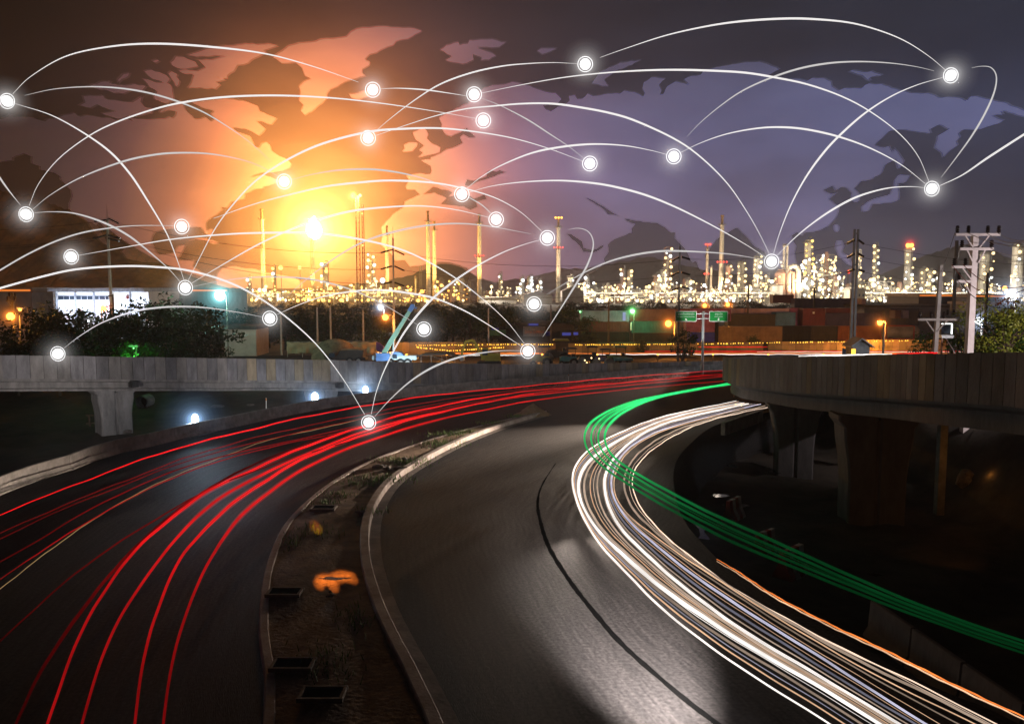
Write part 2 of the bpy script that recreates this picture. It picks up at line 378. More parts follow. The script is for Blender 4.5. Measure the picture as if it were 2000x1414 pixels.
LEFT_EDGE = [Vector((-15.5, -6, 0)), Vector((-19.5, 8, 0)), Vector((-22.6, 20, 0)), Vector((-24.2, 30, 0))] + [PZ(*p) for p in
    ((0, 967), (70, 939), (140, 918), (210, 891), (308, 869), (368, 853), (427, 841), (518, 821), (613, 802), (700, 788), (850, 770), (1002, 756), (1125, 746), (1300, 732), (1440, 722))]
RIGHT_EDGE = [Vector((11.6, -6, 0)), Vector((12.4, 8, 0)), Vector((11.9, 17, 0))] + [PZ(*p) for p in
    ((1800, 1330), (1650, 1240), (1500, 1158), (1405, 1093), (1370, 1058), (1335, 1015), (1320, 970), (1316, 920), (1335, 880), (1390, 834), (1450, 816), (1510, 803), (1600, 786), (1700, 770))]
le = resample(LEFT_EDGE, n=170); re_ = resample(RIGHT_EDGE, n=170)
def road_mesh():
    m = MB(); m.uv = []; nc = 30; cum = 0.0
    for i, (a, b) in enumerate(zip(le, re_)):
        if i: cum += ((a-le[i-1]).length + (b-re_[i-1]).length)/2
        for j in range(nc):
            p = a.lerp(b, j/(nc-1)); m.v.append(tuple(p)); m.uv.append(((b-a).length*j/(nc-1), cum))
    for i in range(len(le)-1):
        for j in range(nc-1): m.f.append((i*nc+j, i*nc+j+1, (i+1)*nc+j+1, (i+1)*nc+j))
    for edge, s in ((0, 1), (nc-1, -1)):
        o = len(m.v)
        for i in range(len(le)):
            p = m.v[i*nc+edge]; m.v.append((p[0]-s*.9, p[1], -3.6)); m.uv.append((0, i))
        for i in range(len(le)-1):
            q = (i*nc+edge, (i+1)*nc+edge, o+i+1, o+i); m.f.append(q if s == -1 else q[::-1])
    m.t = [(1, 1, 1)]*len(m.f); return m
tag(road_mesh().build('road', 'asphalt'), 'wide curving dark asphalt road', 'road', kind='structure')

KL = [Vector((-2.2, -6, 0)), Vector((-4.3, 8, 0)), Vector((-5.2, 16, 0))] + [PZ(*p) for p in ((528, 1345), (516, 1240), (520, 1150), (536, 1085), (562, 1030), (600, 988), (650, 948), (720, 908), (800, 877), (900, 846), (1000, 821), (1040, 811))]
KR = [Vector((2.4, -6, 0)), Vector((.3, 8, 0)), Vector((-1.3, 16, 0))] + [PZ(*p) for p in ((812, 1345), (765, 1250), (735, 1180), (715, 1105), (713, 1040), (728, 990), (764, 942), (825, 902), (905, 862), (985, 832), (1064, 809))]
kl = resample(KL, n=120); kr = resample(KR, n=120)
def nrm2(pts, i):
    t = pts[min(i+1, len(pts)-1)]-pts[max(i-1, 0)]; t.z = 0; t.normalize(); return Vector((t.y, -t.x, 0))
def strip(pts, o0, o1, z0, z1, m, flip=False):              # a sheet along a line from offset o0 to o1
    o = len(m.v); n = len(pts)
    for i, p in enumerate(pts):
        q = nrm2(pts, i); m.v += [tuple(p+q*o0+Vector((0, 0, z0))), tuple(p+q*o1+Vector((0, 0, z1)))]
    for i in range(n-1):
        f = (o+2*i, o+2*i+1, o+2*i+3, o+2*i+2); m.f.append(f[::-1] if flip else f); m.t.append((1, 1, 1))
def kerb(pts, wd, hh, label):
    m = MB()
    strip(pts, -wd/2, -wd/2+.03, -.05, hh-.03, m); strip(pts, -wd/2+.03, -wd/2+.06, hh-.03, hh, m)
    strip(pts, -wd/2+.06, wd/2-.06, hh, hh, m); strip(pts, wd/2-.06, wd/2-.03, hh, hh-.03, m); strip(pts, wd/2-.03, wd/2, hh-.03, -.05, m)
    return tag(m.build('kerb', 'kerb_concrete'), label, 'kerb', kind='structure')
kerb(kl, .32, .17, 'kerb along the darker edge of the median'); kerb(kr, .40, .28, 'pale kerb along the inner bend of the median')
g = MB(); strip(kr, .16, .62, .008, .004, g, False)
tag(g.build('gutter', 'gutter_concrete'), 'concrete gutter strip beside the pale median kerb', 'gutter', kind='structure')
m = MB(); nc = 12
for i, (a, b) in enumerate(zip(kl, kr)):
    for j in range(nc):
        f = j/(nc-1); p = a.lerp(b, f)
        m.v.append((p.x, p.y, .13 + .05*math.sin(f*math.pi)+ (.05*math.sin(i*.9+j*1.7)*math.sin(j*2.1+i*.31) if 0 < j < nc-1 else 0)))
for i in range(119):
    for j in range(nc-1): m.f.append((i*nc+j, i*nc+j+1, (i+1)*nc+j+1, (i+1)*nc+j))
m.t = [(1, 1, 1)]*len(m.f)
tag(m.build('median', 'soil', smooth=True), 'strip of bare brown soil between the two carriageways', 'median', kind='structure')
seam = resample([PZ(*p) for p in ((1085, 905), (1060, 945), (1050, 980), (1056, 1020), (1072, 1068), (1110, 1130), (1160, 1195), (1215, 1258), (1290, 1325), (1350, 1375), (1410, 1420), (1480, 1475))], n=110)
m = MB(); o = 0
for i, p in enumerate(seam):
    q = nrm2(seam, i); wd = (.028 + .062*smoothstep(5, 60, i))*R.uniform(.85, 1.15) + .006*math.sin(i*.9)
    m.v += [tuple(p-q*wd+Vector((0, 0, .005))), tuple(p+q*wd+Vector((0, 0, .005)))]
m.f = [(2*i, 2*i+1, 2*i+3, 2*i+2) for i in range(len(seam)-1)]; m.t = [(1, 1, 1)]*len(m.f)
tag(m.build('tar_seam', 'tar'), 'black tar joint curving along the asphalt', 'road seam', kind='structure')
hw = [Vector((-40, 103, .02)), Vector((70, 108, .02)), Vector((70, 121, .02)), Vector((-40, 119, .02))]
m = MB(); m.add(hw, [(0, 1, 2, 3)]); m.uv = [(0, 0), (0, 110), (13, 110), (13, 0)]
tag(m.build('highway', 'asphalt'), 'straight highway lit orange in front of the hoarding', 'road', kind='structure')
m = MB(); m.add([(-45, 101, .0), (80, 104, .0), (80, 160, 0), (-45, 160, 0)], [(0, 1, 2, 3)])
tag(m.build('yard', 'yard_soil'), 'bare earth yard under the containers', 'yard', kind='structure')

# ------------------------------------------------------------------ flyovers
def parapet(path, thick, m, seed, rows=1):
    rr = random.Random(seed)
    for i in range(len(path)-1):
        (x0, y0, t0, b0), (x1, y1, t1, b1) = path[i], path[i+1]
        d = Vector((x1-x0, y1-y0, 0)); ln = d.length; d.normalize(); n = Vector((d.y, -d.x, 0))
        g_ = .018; s0 = Vector((x0, y0, 0))+d*g_; s1 = Vector((x1, y1, 0))-d*g_; off = rr.uniform(-.012, .012); lean = rr.uniform(-.01, .01)
        k = rr.choice((.75, .85, .92, 1, 1, 1.08, 1.18, 1.3)); st = rr.random()
        m.ct = (k*1.25, k*1.05, k*.72) if st < .10 else ((k*.98, k*.98, k*1.03) if st < .55 else (k, k*.97, k*.94))
        jt = rr.uniform(-.015, .015)
        vs = []
        for s, t, b in ((s0, t0, b0), (s1, t1, b1)):
            for z in (b, t+jt):
                q = off + (lean if z == b else 0)
                vs += [s+n*(q+thick/2)+Vector((0, 0, z)), s-n*(thick/2)+Vector((0, 0, z))]
        m.add(vs, [(0, 2, 6, 4), (1, 5, 7, 3), (2, 3, 7, 6), (0, 4, 5, 1), (0, 1, 3, 2), (4, 6, 7, 5)])
    m.ct = (.35, .35, .36)
    o = len(m.v)                                            # the wall the panels are fixed to shows as dark joints
    for i, (x, y, t, b) in enumerate(path):
        a = path[max(i-1, 0)]; c = path[min(i+1, len(path)-1)]; d = Vector((c[0]-a[0], c[1]-a[1], 0)).normalized(); n = Vector((d.y, -d.x, 0))
        p = Vector((x, y, 0)); q = thick*.30
        m.v += [tuple(p+n*q+Vector((0, 0, b+.03))), tuple(p+n*q+Vector((0, 0, t-.05))), tuple(p-n*q+Vector((0, 0, t-.05))), tuple(p-n*q+Vector((0, 0, b+.03)))]
    for i in range(len(path)-1):
        for a, b in ((0, 1), (1, 2), (2, 3), (3, 0)):
            m.f.append((o+4*i+a, o+4*i+b, o+4*i+4+b, o+4*i+4+a)); m.t.append(m.ct)
    m.ct = (1, 1, 1)
def section(path, prof, m, tone=None):                      # a beam of constant outline (offset, drop from parapet foot) run along the path
    o = len(m.v); k = len(prof); n_ = len(path)
    for i, (x, y, t, b) in enumerate(path):
        a = path[max(i-1, 0)]; c = path[min(i+1, n_-1)]; d = Vector((c[0]-a[0], c[1]-a[1], 0)).normalized(); n = Vector((d.y, -d.x, 0))
        for u, z in prof: m.v.append(tuple(Vector((x, y, b+z))+n*u))
    for i in range(n_-1):
        for j in range(k): m.f.append((o+i*k+j, o+i*k+(j+1) % k, o+(i+1)*k+(j+1) % k, o+(i+1)*k+j)); m.t.append(tone or (1, 1, 1))
    m.f.append(tuple(o+j for j in range(k))); m.t.append((1, 1, 1)); m.f.append(tuple(o+(n_-1)*k+j for j in reversed(range(k)))); m.t.append((1, 1, 1))
def res4(pts, step):
    xy = resample([Vector((p[0], p[1], 0)) for p in pts], step=step); acc = [0]
    for a, b in zip(pts, pts[1:]): acc.append(acc[-1]+math.hypot(b[0]-a[0], b[1]-a[1]))
    out = []; tot = acc[-1]
    for i, p in enumerate(xy):
        d = tot*i/(len(xy)-1); j = 0
        while j < len(acc)-2 and acc[j+1] < d: j += 1
        k = (d-acc[j])/(acc[j+1]-acc[j]); out.append((p.x, p.y, pts[j][2]+(pts[j+1][2]-pts[j][2])*k, pts[j][3]+(pts[j+1][3]-pts[j][3])*k))
    return out
def pier(cx, cy, ztop, zbot, wbot, wtop, dp, rz, m):
    # column that flares to a hammerhead, a groove down its middle
    M = Matrix.Translation((cx, cy, 0)) @ Matrix.Rotation(rz, 4, 'Z')
    for s in (-1, 1):
        o = len(m.v); ring = []
        H_ = ztop-zbot
        for f, wv in ((0, wbot), (.45, wbot), (.62, wbot*1.06), (.78, wbot*.75+wtop*.30), (.90, wtop*.86), (.96, wtop), (1, wtop)):
            z = zbot+H_*f
            for x, y in ((s*.07, -dp/2+.10), (s*.16, -dp/2), (s*(wv/2-.1), -dp/2), (s*wv/2, -dp/2+.12), (s*wv/2, dp/2-.12), (s*(wv/2-.1), dp/2), (s*.16, dp/2), (s*.07, dp/2-.10)):
                m.v.append(tuple(M @ Vector((x, y, z))))
        for i in range(6):
            for j in range(8):
                f = (o+i*8+j, o+i*8+(j+1) % 8, o+i*8+8+(j+1) % 8, o+i*8+8+j); m.f.append(f if s == 1 else f[::-1]); m.t.append((1, 1, 1))
        m.f.append(tuple(o+48+j for j in range(8))); m.t.append((1, 1, 1))
    m.box((cx, cy, (zbot+ztop)/2-.1), (.13, dp-.22, ztop-zbot-.3), rz)

def at_top(px, d, yt, yb): return (PD(px, yt, d).x, d, PD(px, yt, d).z, PD(px, yb, d).z)
LV = [(-58, 42, 6.9, 5.1), at_top(-120, 54, 692, 738)] + [at_top(*a) for a in ((0, 57, 693, 739), (230, 62, 696, 740), (430, 68, 699.5, 742), (600, 73, 702, 743), (800, 79.3, 707.5, 748), (1000, 86, 711.5, 757), (1200, 92.7, 709, 757), (1430, 101, 704, 757), (1640, 112, 700, 752))]
vl = thing('flyover', 'long grey concrete flyover ramp curving behind the red light trails', 'flyover', (LV[3][0], LV[3][1], -1.2))
pth = res4(LV, .86); m = MB(); parapet(pth, .26, m, 5); m.build('parapet', 'concrete', vl)
m = MB(); section([(x, y, t, max(b, .05)) for x, y, t, b in pth], [(-.06, .02), (-.06, -.20), (-.34, -.26), (-.34, -.70), (-.16, -.76), (-.16, -.92), (-6.8, -.92), (-6.9, -.05), (-6.4, .02)][::-1], m, (1.05, 1.03, 1.0)); m.build('girder', 'concrete', vl)
m = MB()
far = [(x, y, t, b) for x, y, t, b in pth]
m2 = MB(); section(far, [(-6.3, -.02), (-6.3, 1.0), (-6.1, 1.0), (-6.1, -.02)], m2); m2.build('guard_wall', 'concrete_plain', vl)
def along(path, px, lo=-200, hi=2300):
    best = min(path, key=lambda q: abs((1000 + FOC*(q[0]/((q[1]*_c + (EYE-q[2])*_s))) - px)))
    return best
for px in (-160, 231, 652):
    q = along(pth, px); i = pth.index(q); a, b = pth[i-1], pth[i+1]; rz = math.atan2(b[1]-a[1], b[0]-a[0]); nn = Vector((math.sin(rz), -math.cos(rz)))
    m = MB(); pier(q[0]-nn.x*2.0, q[1]-nn.y*2.0, q[3]-.90, -1.6, 2.3, 3.1, 1.8, rz, m); m.build('pier', 'concrete', vl)
    jm = MB(); jm.box((q[0]-nn.x*.02+math.cos(rz)*.9, q[1]-nn.y*.02+math.sin(rz)*.9, q[3]-.42), (.5, .9, .5), rz); jm.build('bearing_notch', 'black_metal', vl)

RV = [(14.2, 4, 8.6, 6.5), (16.4, 16, 8.4, 6.4)] + [(17.55, d, 0, 0) for d in ()]
for px, d, yt, yb in ((2000, 28, 688, 796), (1825, 33.5, 690.5, 783), (1740, 38.5, 692, 778), (1650, 43.5, 695, 773), (1545, 51, 697, 766), (1480, 57, 699, 758), (1436, 62, 700.5, 752)): RV.append(at_top(px, d, yt, yb))
RV += [(17.2, 66, 4.3, 2.6), (20.0, 71, 3.9, 2.3), (25, 77, 3.5, 2.0), (33, 83, 3.0, 1.5), (48, 92, 2.4, .9)]
vr = thing('flyover', 'dark concrete bridge with vertical panels on flared piers beside the pit', 'flyover', (17.5, 40, -1.3))
pth = res4(RV, .72); m = MB(); parapet([(x, y, t, b) for x, y, t, b in pth], .26, m, 9)
m.build('parapet', 'concrete_shaded', vr)
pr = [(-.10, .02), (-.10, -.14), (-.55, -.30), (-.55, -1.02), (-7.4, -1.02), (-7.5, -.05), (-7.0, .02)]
m = MB(); section(pth, [(-u, z) for u, z in pr], m, (.9, .92, .95)); m.build('girder', 'concrete_shaded', vr)
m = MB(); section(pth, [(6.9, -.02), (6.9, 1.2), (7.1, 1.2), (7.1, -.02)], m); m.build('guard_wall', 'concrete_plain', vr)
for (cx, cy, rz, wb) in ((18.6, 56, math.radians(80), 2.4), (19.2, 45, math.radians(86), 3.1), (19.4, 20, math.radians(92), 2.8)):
    q = min(pth, key=lambda p: abs(p[1]-cy)); m = MB(); pier(cx+.9, cy, q[3]-1.0, -3.6, wb, wb+1.3, 1.9, rz-math.pi/2+.0, m); m.build('pier', 'concrete_shaded', vr)

# ------------------------------------------------------------------ precast barrier blocks along the road edge
def jersey(L_, hh):
    m = MB(); pf = [(-.30, 0), (-.30, .07), (-.14, .30), (-.085, hh-.03), (-.06, hh), (.06, hh), (.085, hh-.03), (.14, .30), (.30, .07), (.30, 0)]
    k = len(pf); vs = [(x, y, z) for x in (-L_/2, L_/2) for y, z in pf]
    fs = [(j, j+1, k+j+1, k+j) for j in range(k-1)] + [tuple(range(k))[::-1], tuple(k+j for j in range(k)), (0, k, 2*k-1, k-1)]
    return m.add(vs, fs)
bp = resample(LEFT_EDGE[1:19], step=2.32)
proto = None
for i in range(len(bp)-1):
    a, b = bp[i], bp[i+1]; c = (a+b)/2; rz = math.atan2((b-a).y, (b-a).x); n = Vector((-(b-a).y, (b-a).x, 0)).normalized(); c = c + n*.22
    if proto is None:
        proto = jersey(2.29, .82).build('concrete_barrier', 'barrier_concrete'); o = proto
    else:
        o = proto.copy(); COL.objects.link(o)
    o.location = c; o.rotation_euler = (R.uniform(-.01, .01), 0, rz + R.uniform(-.012, .012) + (math.pi if R.random() < .5 else 0))
    tag(o, 'pale precast concrete block in the low barrier edging the red-trail carriageway', 'barrier', 'precast barrier blocks along the road edge')

# ------------------------------------------------------------------ light trails of the passing traffic
SHEATH = {}
def glow_volume(name, e, col=(1, .97, .95)):
    m = bpy.data.materials.new(name); m.use_nodes = True; t = m.node_tree; t.nodes.clear(); em = N(t, 'ShaderNodeEmission'); em.inputs[0].default_value = (*col, 1); em.inputs[1].default_value = e
    o = N(t, 'ShaderNodeOutputMaterial'); L(t, em.outputs[0], o.inputs['Volume']); m.cycles.homogeneous_volume = True; m.cycles.emission_sampling = 'NONE'; return m
def trail(name, pts, r, mat, label, group, f0=1.0, f1=1.0, waves=0.0, ph=0.0, fcurve=None, n=90, rr=None, sheath=None):
    n = 130; p = resample(pts, n=n)
    for _ in range(10): p = [p[0]]+[(p[i-1]+p[i]*2+p[i+1])/4 for i in range(1, n-1)]+[p[-1]]
    rs = []; fd = []; m = MB(); fr = random.Random(int(ph*1000)+len(label)); fl_ = []; v_ = 1.0
    for i in range(n): v_ += (1-v_)*.25+fr.uniform(-.16, .16); fl_.append(max(.55, min(1.4, v_)))
    for i, q in enumerate(p):
        if waves: q = q + Vector((0, 0, waves*math.sin(i*.55+ph)+waves*.5*math.sin(i*1.3+ph*2)))
        p[i] = q; t = i/(n-1); rs.append(r*(.55+.45*min(1, 6*t, 6*(1-t)))); fd += [(fcurve(t) if fcurve else f0+(f1-f0)*t)*fl_[i]]*7
    m.tube(p, rs, 7); m.fade = fd
    o = tag(m.build(name, mat, smooth=True), label, 'light trail', group)
    if sheath:                                              # self-glowing sheath that imitates soft bloom along the trail
        k, e, a, b = sheath; col = {'trail_red': (1, .02, .02), 'trail_green': (.05, 1, .25)}.get(mat, (1, .80, .66)); key = (mat, e, r)
        if key not in SHEATH: SHEATH[key] = glow_volume('trail_glow', e/(2*r*k), col)
        g = MB(); q = p[int(a*(n-1)):int(b*(n-1))+1][::2]; c = len(q)-1; g.tube(q, [r*k*(.15+.85*min(1, 5*j/c, 5*(c-j)/c)) for j in range(c+1)], 8); go = g.build('glow', SHEATH[key], o, smooth=True)
    return o
ZR = .78
red = [
 ('broad bright red trail, outermost of the four that reach the bottom edge', .062, 1.0, .28, [(90, 1420), (130, 1300), (175, 1200), (240, 1100), (300, 1040), (350, 998), (410, 956), (507, 911), (595, 872), (700, 836), (800, 806), (900, 785), (1000, 768), (1200, 748), (1440, 728)]),
 ('broad red trail, second of the four that reach the bottom edge', .060, .8, .22, [(158, 1420), (185, 1320), (230, 1210), (290, 1120), (345, 1050), (395, 998), (455, 956), (560, 904), (700, 846), (800, 818), (900, 796), (1000, 777), (1200, 755), (1440, 733)]),
 ('broad bright red trail, third of the four that reach the bottom edge', .062, 1.05, .26, [(262, 1420), (275, 1310), (300, 1210), (345, 1100), (392, 1040), (436, 998), (490, 957), (600, 891), (705, 852), (810, 817), (915, 793), (1020, 772), (1125, 758), (1300, 740), (1440, 731)]),
 ('dull red trail nearest the median kerb', .060, .75, .14, [(318, 1420), (330, 1320), (355, 1220), (400, 1110), (440, 1045), (478, 998), (542, 949), (600, 911), (705, 866), (845, 822), (950, 800), (1055, 780), (1250, 758), (1440, 742)]),
 ('bright wavy red trail closest to the concrete barrier', .055, 1.0, .8, [(-40, 1020), (17, 998), (140, 949), (245, 909), (350, 874), (490, 839), (595, 814), (700, 795), (845, 772), (1002, 757), (1125, 745), (1300, 731), (1440, 722)]),
 ('dim wavy red trail, second from the concrete barrier', .045, .24, .10, [(-40, 1060), (95, 998), (210, 953), (315, 911), (402, 881), (525, 848), (700, 811), (850, 783), (1002, 763), (1200, 744), (1440, 725)]),
 ('dim straight red trail, third from the concrete barrier', .042, .20, .09, [(-40, 1072), (112, 998), (245, 946), (350, 905), (490, 866), (700, 819), (850, 790), (1002, 768), (1200, 749), (1440, 728)]),
 ('dark red trail, fourth from the concrete barrier', .055, .20, .10, [(-40, 1118), (60, 1065), (168, 998), (315, 929), (420, 894), (560, 863), (700, 832), (850, 800), (1002, 774), (1200, 751), (1440, 730)]),
 ('faint dark red trail crossing the empty middle lane', .05, .10, .04, [(-40, 1290), (50, 1205), (140, 1125), (230, 1060), (320, 1005), (420, 950), (560, 898), (700, 857), (850, 812), (1002, 783)]),
 ('faintest red trail above the outermost broad one', .06, .09, .03, [(28, 1420), (80, 1310), (150, 1205), (225, 1110), (300, 1035), (390, 965), (500, 905), (640, 850)]),
 ('thin dark red trail beside the pale thread of light', .038, .28, .2, [(-40, 1160), (60, 1090), (170, 1020), (300, 950), (420, 903), (560, 866), (700, 838), (900, 792)]),
]
for lab, r, fa, fb, pts in red:
    c = (lambda fa, fb: (lambda t: fb+(fa-fb)*smoothstep(0, .34, t)*(1-.82*smoothstep(.42, .9, t))))(fa, fb)
    trail('red_light_trail', [PZ(x, y, ZR) for x, y in pts], r*(.86 if r > .056 else .62), 'trail_red', lab, 'red tail light trails', fcurve=c, waves=.022 if 'wavy' in lab or 'bright' in lab else .008, ph=R.random()*6, sheath=(2.6, .16, .12, .62) if fa > .7 else None)
trail('straw_light_trail', [PZ(x, y, .5) for x, y in [(-40, 1182), (0, 1150), (100, 1072), (208, 998), (315, 940), (420, 898), (525, 859), (630, 836), (760, 806)]], .018, 'trail_straw', 'thin straw-coloured thread of light among the red trails', None, 1, 1, .01)

ZW = .66
A1 = [(1438, 783), (1300, 812), (1210, 845), (1150, 878), (1123, 910), (1117, 940), (1126, 979), (1141, 1015), (1168, 1060), (1225, 1120), (1290, 1187), (1360, 1246), (1450, 1306), (1600, 1400), (1700, 1465)]
A3 = [(1453, 787), (1330, 811), (1240, 844), (1180, 877), (1144, 907), (1129, 940), (1132, 976), (1150, 1015), (1180, 1051), (1225, 1090), (1270, 1131), (1330, 1176), (1420, 1236), (1510, 1290), (1600, 1338), (1720, 1414), (1800, 1465)]
A4 = [(1462, 788), (1318, 821), (1255, 847), (1216, 877), (1192, 904), (1180, 934), (1183, 970), (1195, 1006), (1222, 1045), (1264, 1084), (1330, 1143), (1390, 1190), (1480, 1250), (1600, 1320), (1760, 1414), (1850, 1467)]
A5 = [(1486, 789), (1360, 820), (1285, 842), (1228, 875), (1204, 905), (1193, 935), (1196, 966), (1210, 996), (1240, 1030), (1285, 1068), (1330, 1104), (1390, 1150), (1480, 1206), (1600, 1282), (1810, 1414), (1900, 1470)]
A6 = [(1507, 794), (1420, 812), (1360, 830), (1300, 860), (1255, 895), (1236, 925), (1235, 955), (1249, 988), (1279, 1028), (1324, 1067), (1380, 1112), (1440, 1154), (1510, 1197), (1640, 1262), (1790, 1335), (1949, 1414), (2060, 1470)]
A7 = [(1480, 790), (1360, 822), (1285, 845), (1230, 879), (1208, 910), (1198, 940), (1203, 975), (1225, 1005), (1300, 1063), (1390, 1124), (1480, 1182), (1600, 1257), (1670, 1299), (1904, 1413), (2000, 1462)]
def P3(a): return resample([PZ(x, y, ZW) for x, y in a], n=90)
def relax0(p):
    for _ in range(6): p = [p[0]]+[(p[i-1]+p[i]*2+p[i+1])/4 for i in range(1, len(p)-1)]+[p[-1]]
    return p
B = {k: relax0(P3(v)) for k, v in dict(a=A1, c=A3, d=A4, e=A5, f=A6, g=A7).items()}
def mixp(a, b, t, dz=0): return [p.lerp(q, t)+Vector((0, 0, dz)) for p, q in zip(B[a], B[b])]
white = [
 ('a', 'a', 0, .040, 'trail_white', 1.0, 'crisp white trail along the outer edge of the bundle'),
 ('a', 'c', .30, .034, 'trail_amber', .9, 'peach trail just inside the outermost white one'),
 ('a', 'c', .48, .022, 'trail_lilac', .55, 'thin lilac trail between the peach one and the broad white one'),
 ('a', 'c', .66, .050, 'trail_cream', .35, 'wide dull cream trail bordering the broad white one'),
 ('c', 'c', 0, .075, 'trail_white', 1.0, 'broadest brilliant white trail in the middle of the bundle'),
 ('c', 'd', .22, .060, 'trail_cream', .55, 'wide cream trail hugging the broadest white one'),
 ('c', 'd', .45, .030, 'trail_amber', .75, 'narrow peach trail between the two broad white ones'),
 ('c', 'd', .72, .045, 'trail_cream', .6, 'cream trail on the outer side of the second broad white one'),
 ('d', 'd', 0, .062, 'trail_white', .95, 'second broad white trail of the bundle'),
 ('d', 'e', .30, .028, 'trail_cream', .5, 'thin cream trail inside the second broad white one'),
 ('d', 'e', .55, .045, 'trail_lilac', .28, 'wide dim lilac trail in the bundle'),
 ('e', 'e', 0, .052, 'trail_lilac', 1.1, 'bright lilac-white trail toward the inside of the bundle'),
 ('e', 'g', .30, .016, 'trail_amber', .8, 'hair-thin orange trail beside the lilac-white one'),
 ('g', 'g', 0, .028, 'trail_amber', 1.0, 'narrow amber trail beside the innermost cream one'),
 ('g', 'f', .55, .055, 'trail_cream', .45, 'wide cream glow trail under the innermost wavy one'),
 ('f', 'f', 0, .030, 'trail_cream', 1.7, 'innermost wavy white trail, alone at the bend'),

 ('a', 'c', .85, .014, 'trail_white', .7, 'hair-thin white trail grazing the broad white one'), ('c', 'd', .58, .014, 'trail_cream', .9, 'hair-thin cream trail in the gap between the broad white ones'), ('d', 'e', .78, .013, 'trail_amber', .7, 'hair-thin amber trail just outside the lilac-white one'), ('e', 'g', .7, .03, 'trail_cream', .3, 'dull cream trail between the lilac-white and amber ones'), ('g', 'f', .82, .012, 'trail_cream', .9, 'hair-thin cream trail running with the innermost wavy one'),
]
for a, b, t, r, mt, f, lab in white:
    trail('white_light_trail', mixp(a, b, t), r*(.80 if mt == 'trail_white' else .80), mt, lab, 'white headlight trails', f*1.1, f*.8, .010 if 'wavy' not in lab else .018, R.random()*6, sheath=(2.2, .20, 0, 1) if mt == 'trail_white' and r > .03 else None)
orp = [(1400, 1092), (1440, 1115), (1500, 1155), (1560, 1188), (1640, 1228), (1720, 1265), (1850, 1330), (2000, 1400), (2090, 1440)]
trail('orange_light_trail', [PZ(x, y, .8) for x, y in orp], .022, 'trail_orange', 'upper of the two short orange trails starting mid-bend', 'short orange trails', .6, 1, .008)
trail('orange_light_trail', [PZ(x, y+4, .74) for x, y in orp], .018, 'trail_amber', 'lower of the two short orange trails starting mid-bend', 'short orange trails', .8, 1.2, .008, 2)
ZG = 2.2
G1 = [(1440, 745), (1300, 772), (1240, 793), (1204, 814), (1183, 838), (1180, 860), (1189, 884), (1210, 905), (1255, 931), (1330, 973), (1420, 1018), (1510, 1054), (1610, 1101), (1730, 1157), (1850, 1206), (2000, 1253), (2100, 1285)]
G4 = [(1440, 749), (1270, 776), (1210, 793), (1162, 817), (1144, 838), (1140, 857), (1147, 881), (1168, 905), (1210, 935), (1255, 964), (1330, 1006), (1420, 1056), (1510, 1093), (1600, 1126), (1640, 1143), (1760, 1194), (1900, 1245), (2000, 1276), (2100, 1308)]
g1 = resample([PZ(x, y, ZG) for x, y in G1], n=90); g4 = resample([PZ(x, y, ZG) for x, y in G4], n=90)
def relax(p, k=10):
    for _ in range(k): p = [p[0]]+[(p[i-1]+p[i]*2+p[i+1])/4 for i in range(1, len(p)-1)]+[p[-1]]
    return p
g1, g4 = relax(g1), relax(g4)
for t, r, f, lab in ((0, .052, 1.0, 'bright green trail on the inner side, highest of the green ones'), (.33, .046, .85, 'green trail second from the inner side'), (.50, .016, .5, 'hair-thin green trail between two brighter ones'),
                     (.68, .044, .75, 'green trail third from the inner side'), (1.0, .046, .7, 'dimmest green trail on the outer side of the bend')):
    trail('green_light_trail', [a.lerp(b, t) for a, b in zip(g1, g4)], r, 'trail_green', lab, 'green trails of a bus', waves=.006, ph=t*9,
          fcurve=(lambda f: lambda u: f*(.75+.25*math.sin(min(1, u*2.2)*math.pi))*(1-.96*smoothstep(.36, .84, u)))(f), sheath=(2.6, .14, .02, .55) if r > .03 else None)
for px0, py0, px1, py1, d, mt, lab in ((1560, 696.5, 1742, 692.5, 60, 'trail_white', 'white streak along the top of the dark bridge'), (1742, 692.5, 1830, 689.5, 60, 'trail_red', 'short red streak along the top of the dark bridge')):
    pts = [PD(px0+(px1-px0)*i/5, py0+(py1-py0)*i/5, d-6*i/5) for i in range(6)]
    trail('bridge_light_trail', pts, .075, mt, lab, 'streaks on the bridge', 1.2, 1.2, .006)
for z, Y, a, b, mt, r, f, lab in ((.75, 113.5, 1090, 1870, 'trail_orange', .06, .9, 'long orange streak along the highway'), (.70, 112.6, 1160, 1880, 'trail_white', .05, .9, 'wavy white streak along the highway'), (.95, 114.6, 1260, 1890, 'trail_red', .07, .9, 'red streak along the far lane of the highway'),
                                 (1.5, 115.6, 1365, 1500, 'trail_red', .05, 1.0, 'short high red streak behind the green signs'), (.8, 112.9, 870, 1060, 'trail_orange', .07, 1.2, 'orange streak behind the yellow excavator'), (.66, 111.6, 880, 1020, 'trail_white', .05, .9, 'white streak behind the yellow excavator'), (.9, 114.2, 1480, 1900, 'trail_cream', .06, .9, 'cream streak near the small gatehouse')):
    pts = [Vector(((px-1000)/FOC*Y, Y, z)) for px in [a+(b-a)*i/8 for i in range(9)]]
    trail('highway_light_trail', pts, r, mt, lab, 'streaks on the highway', f, f, .03 if 'wavy' in lab else .012, R.random()*6)
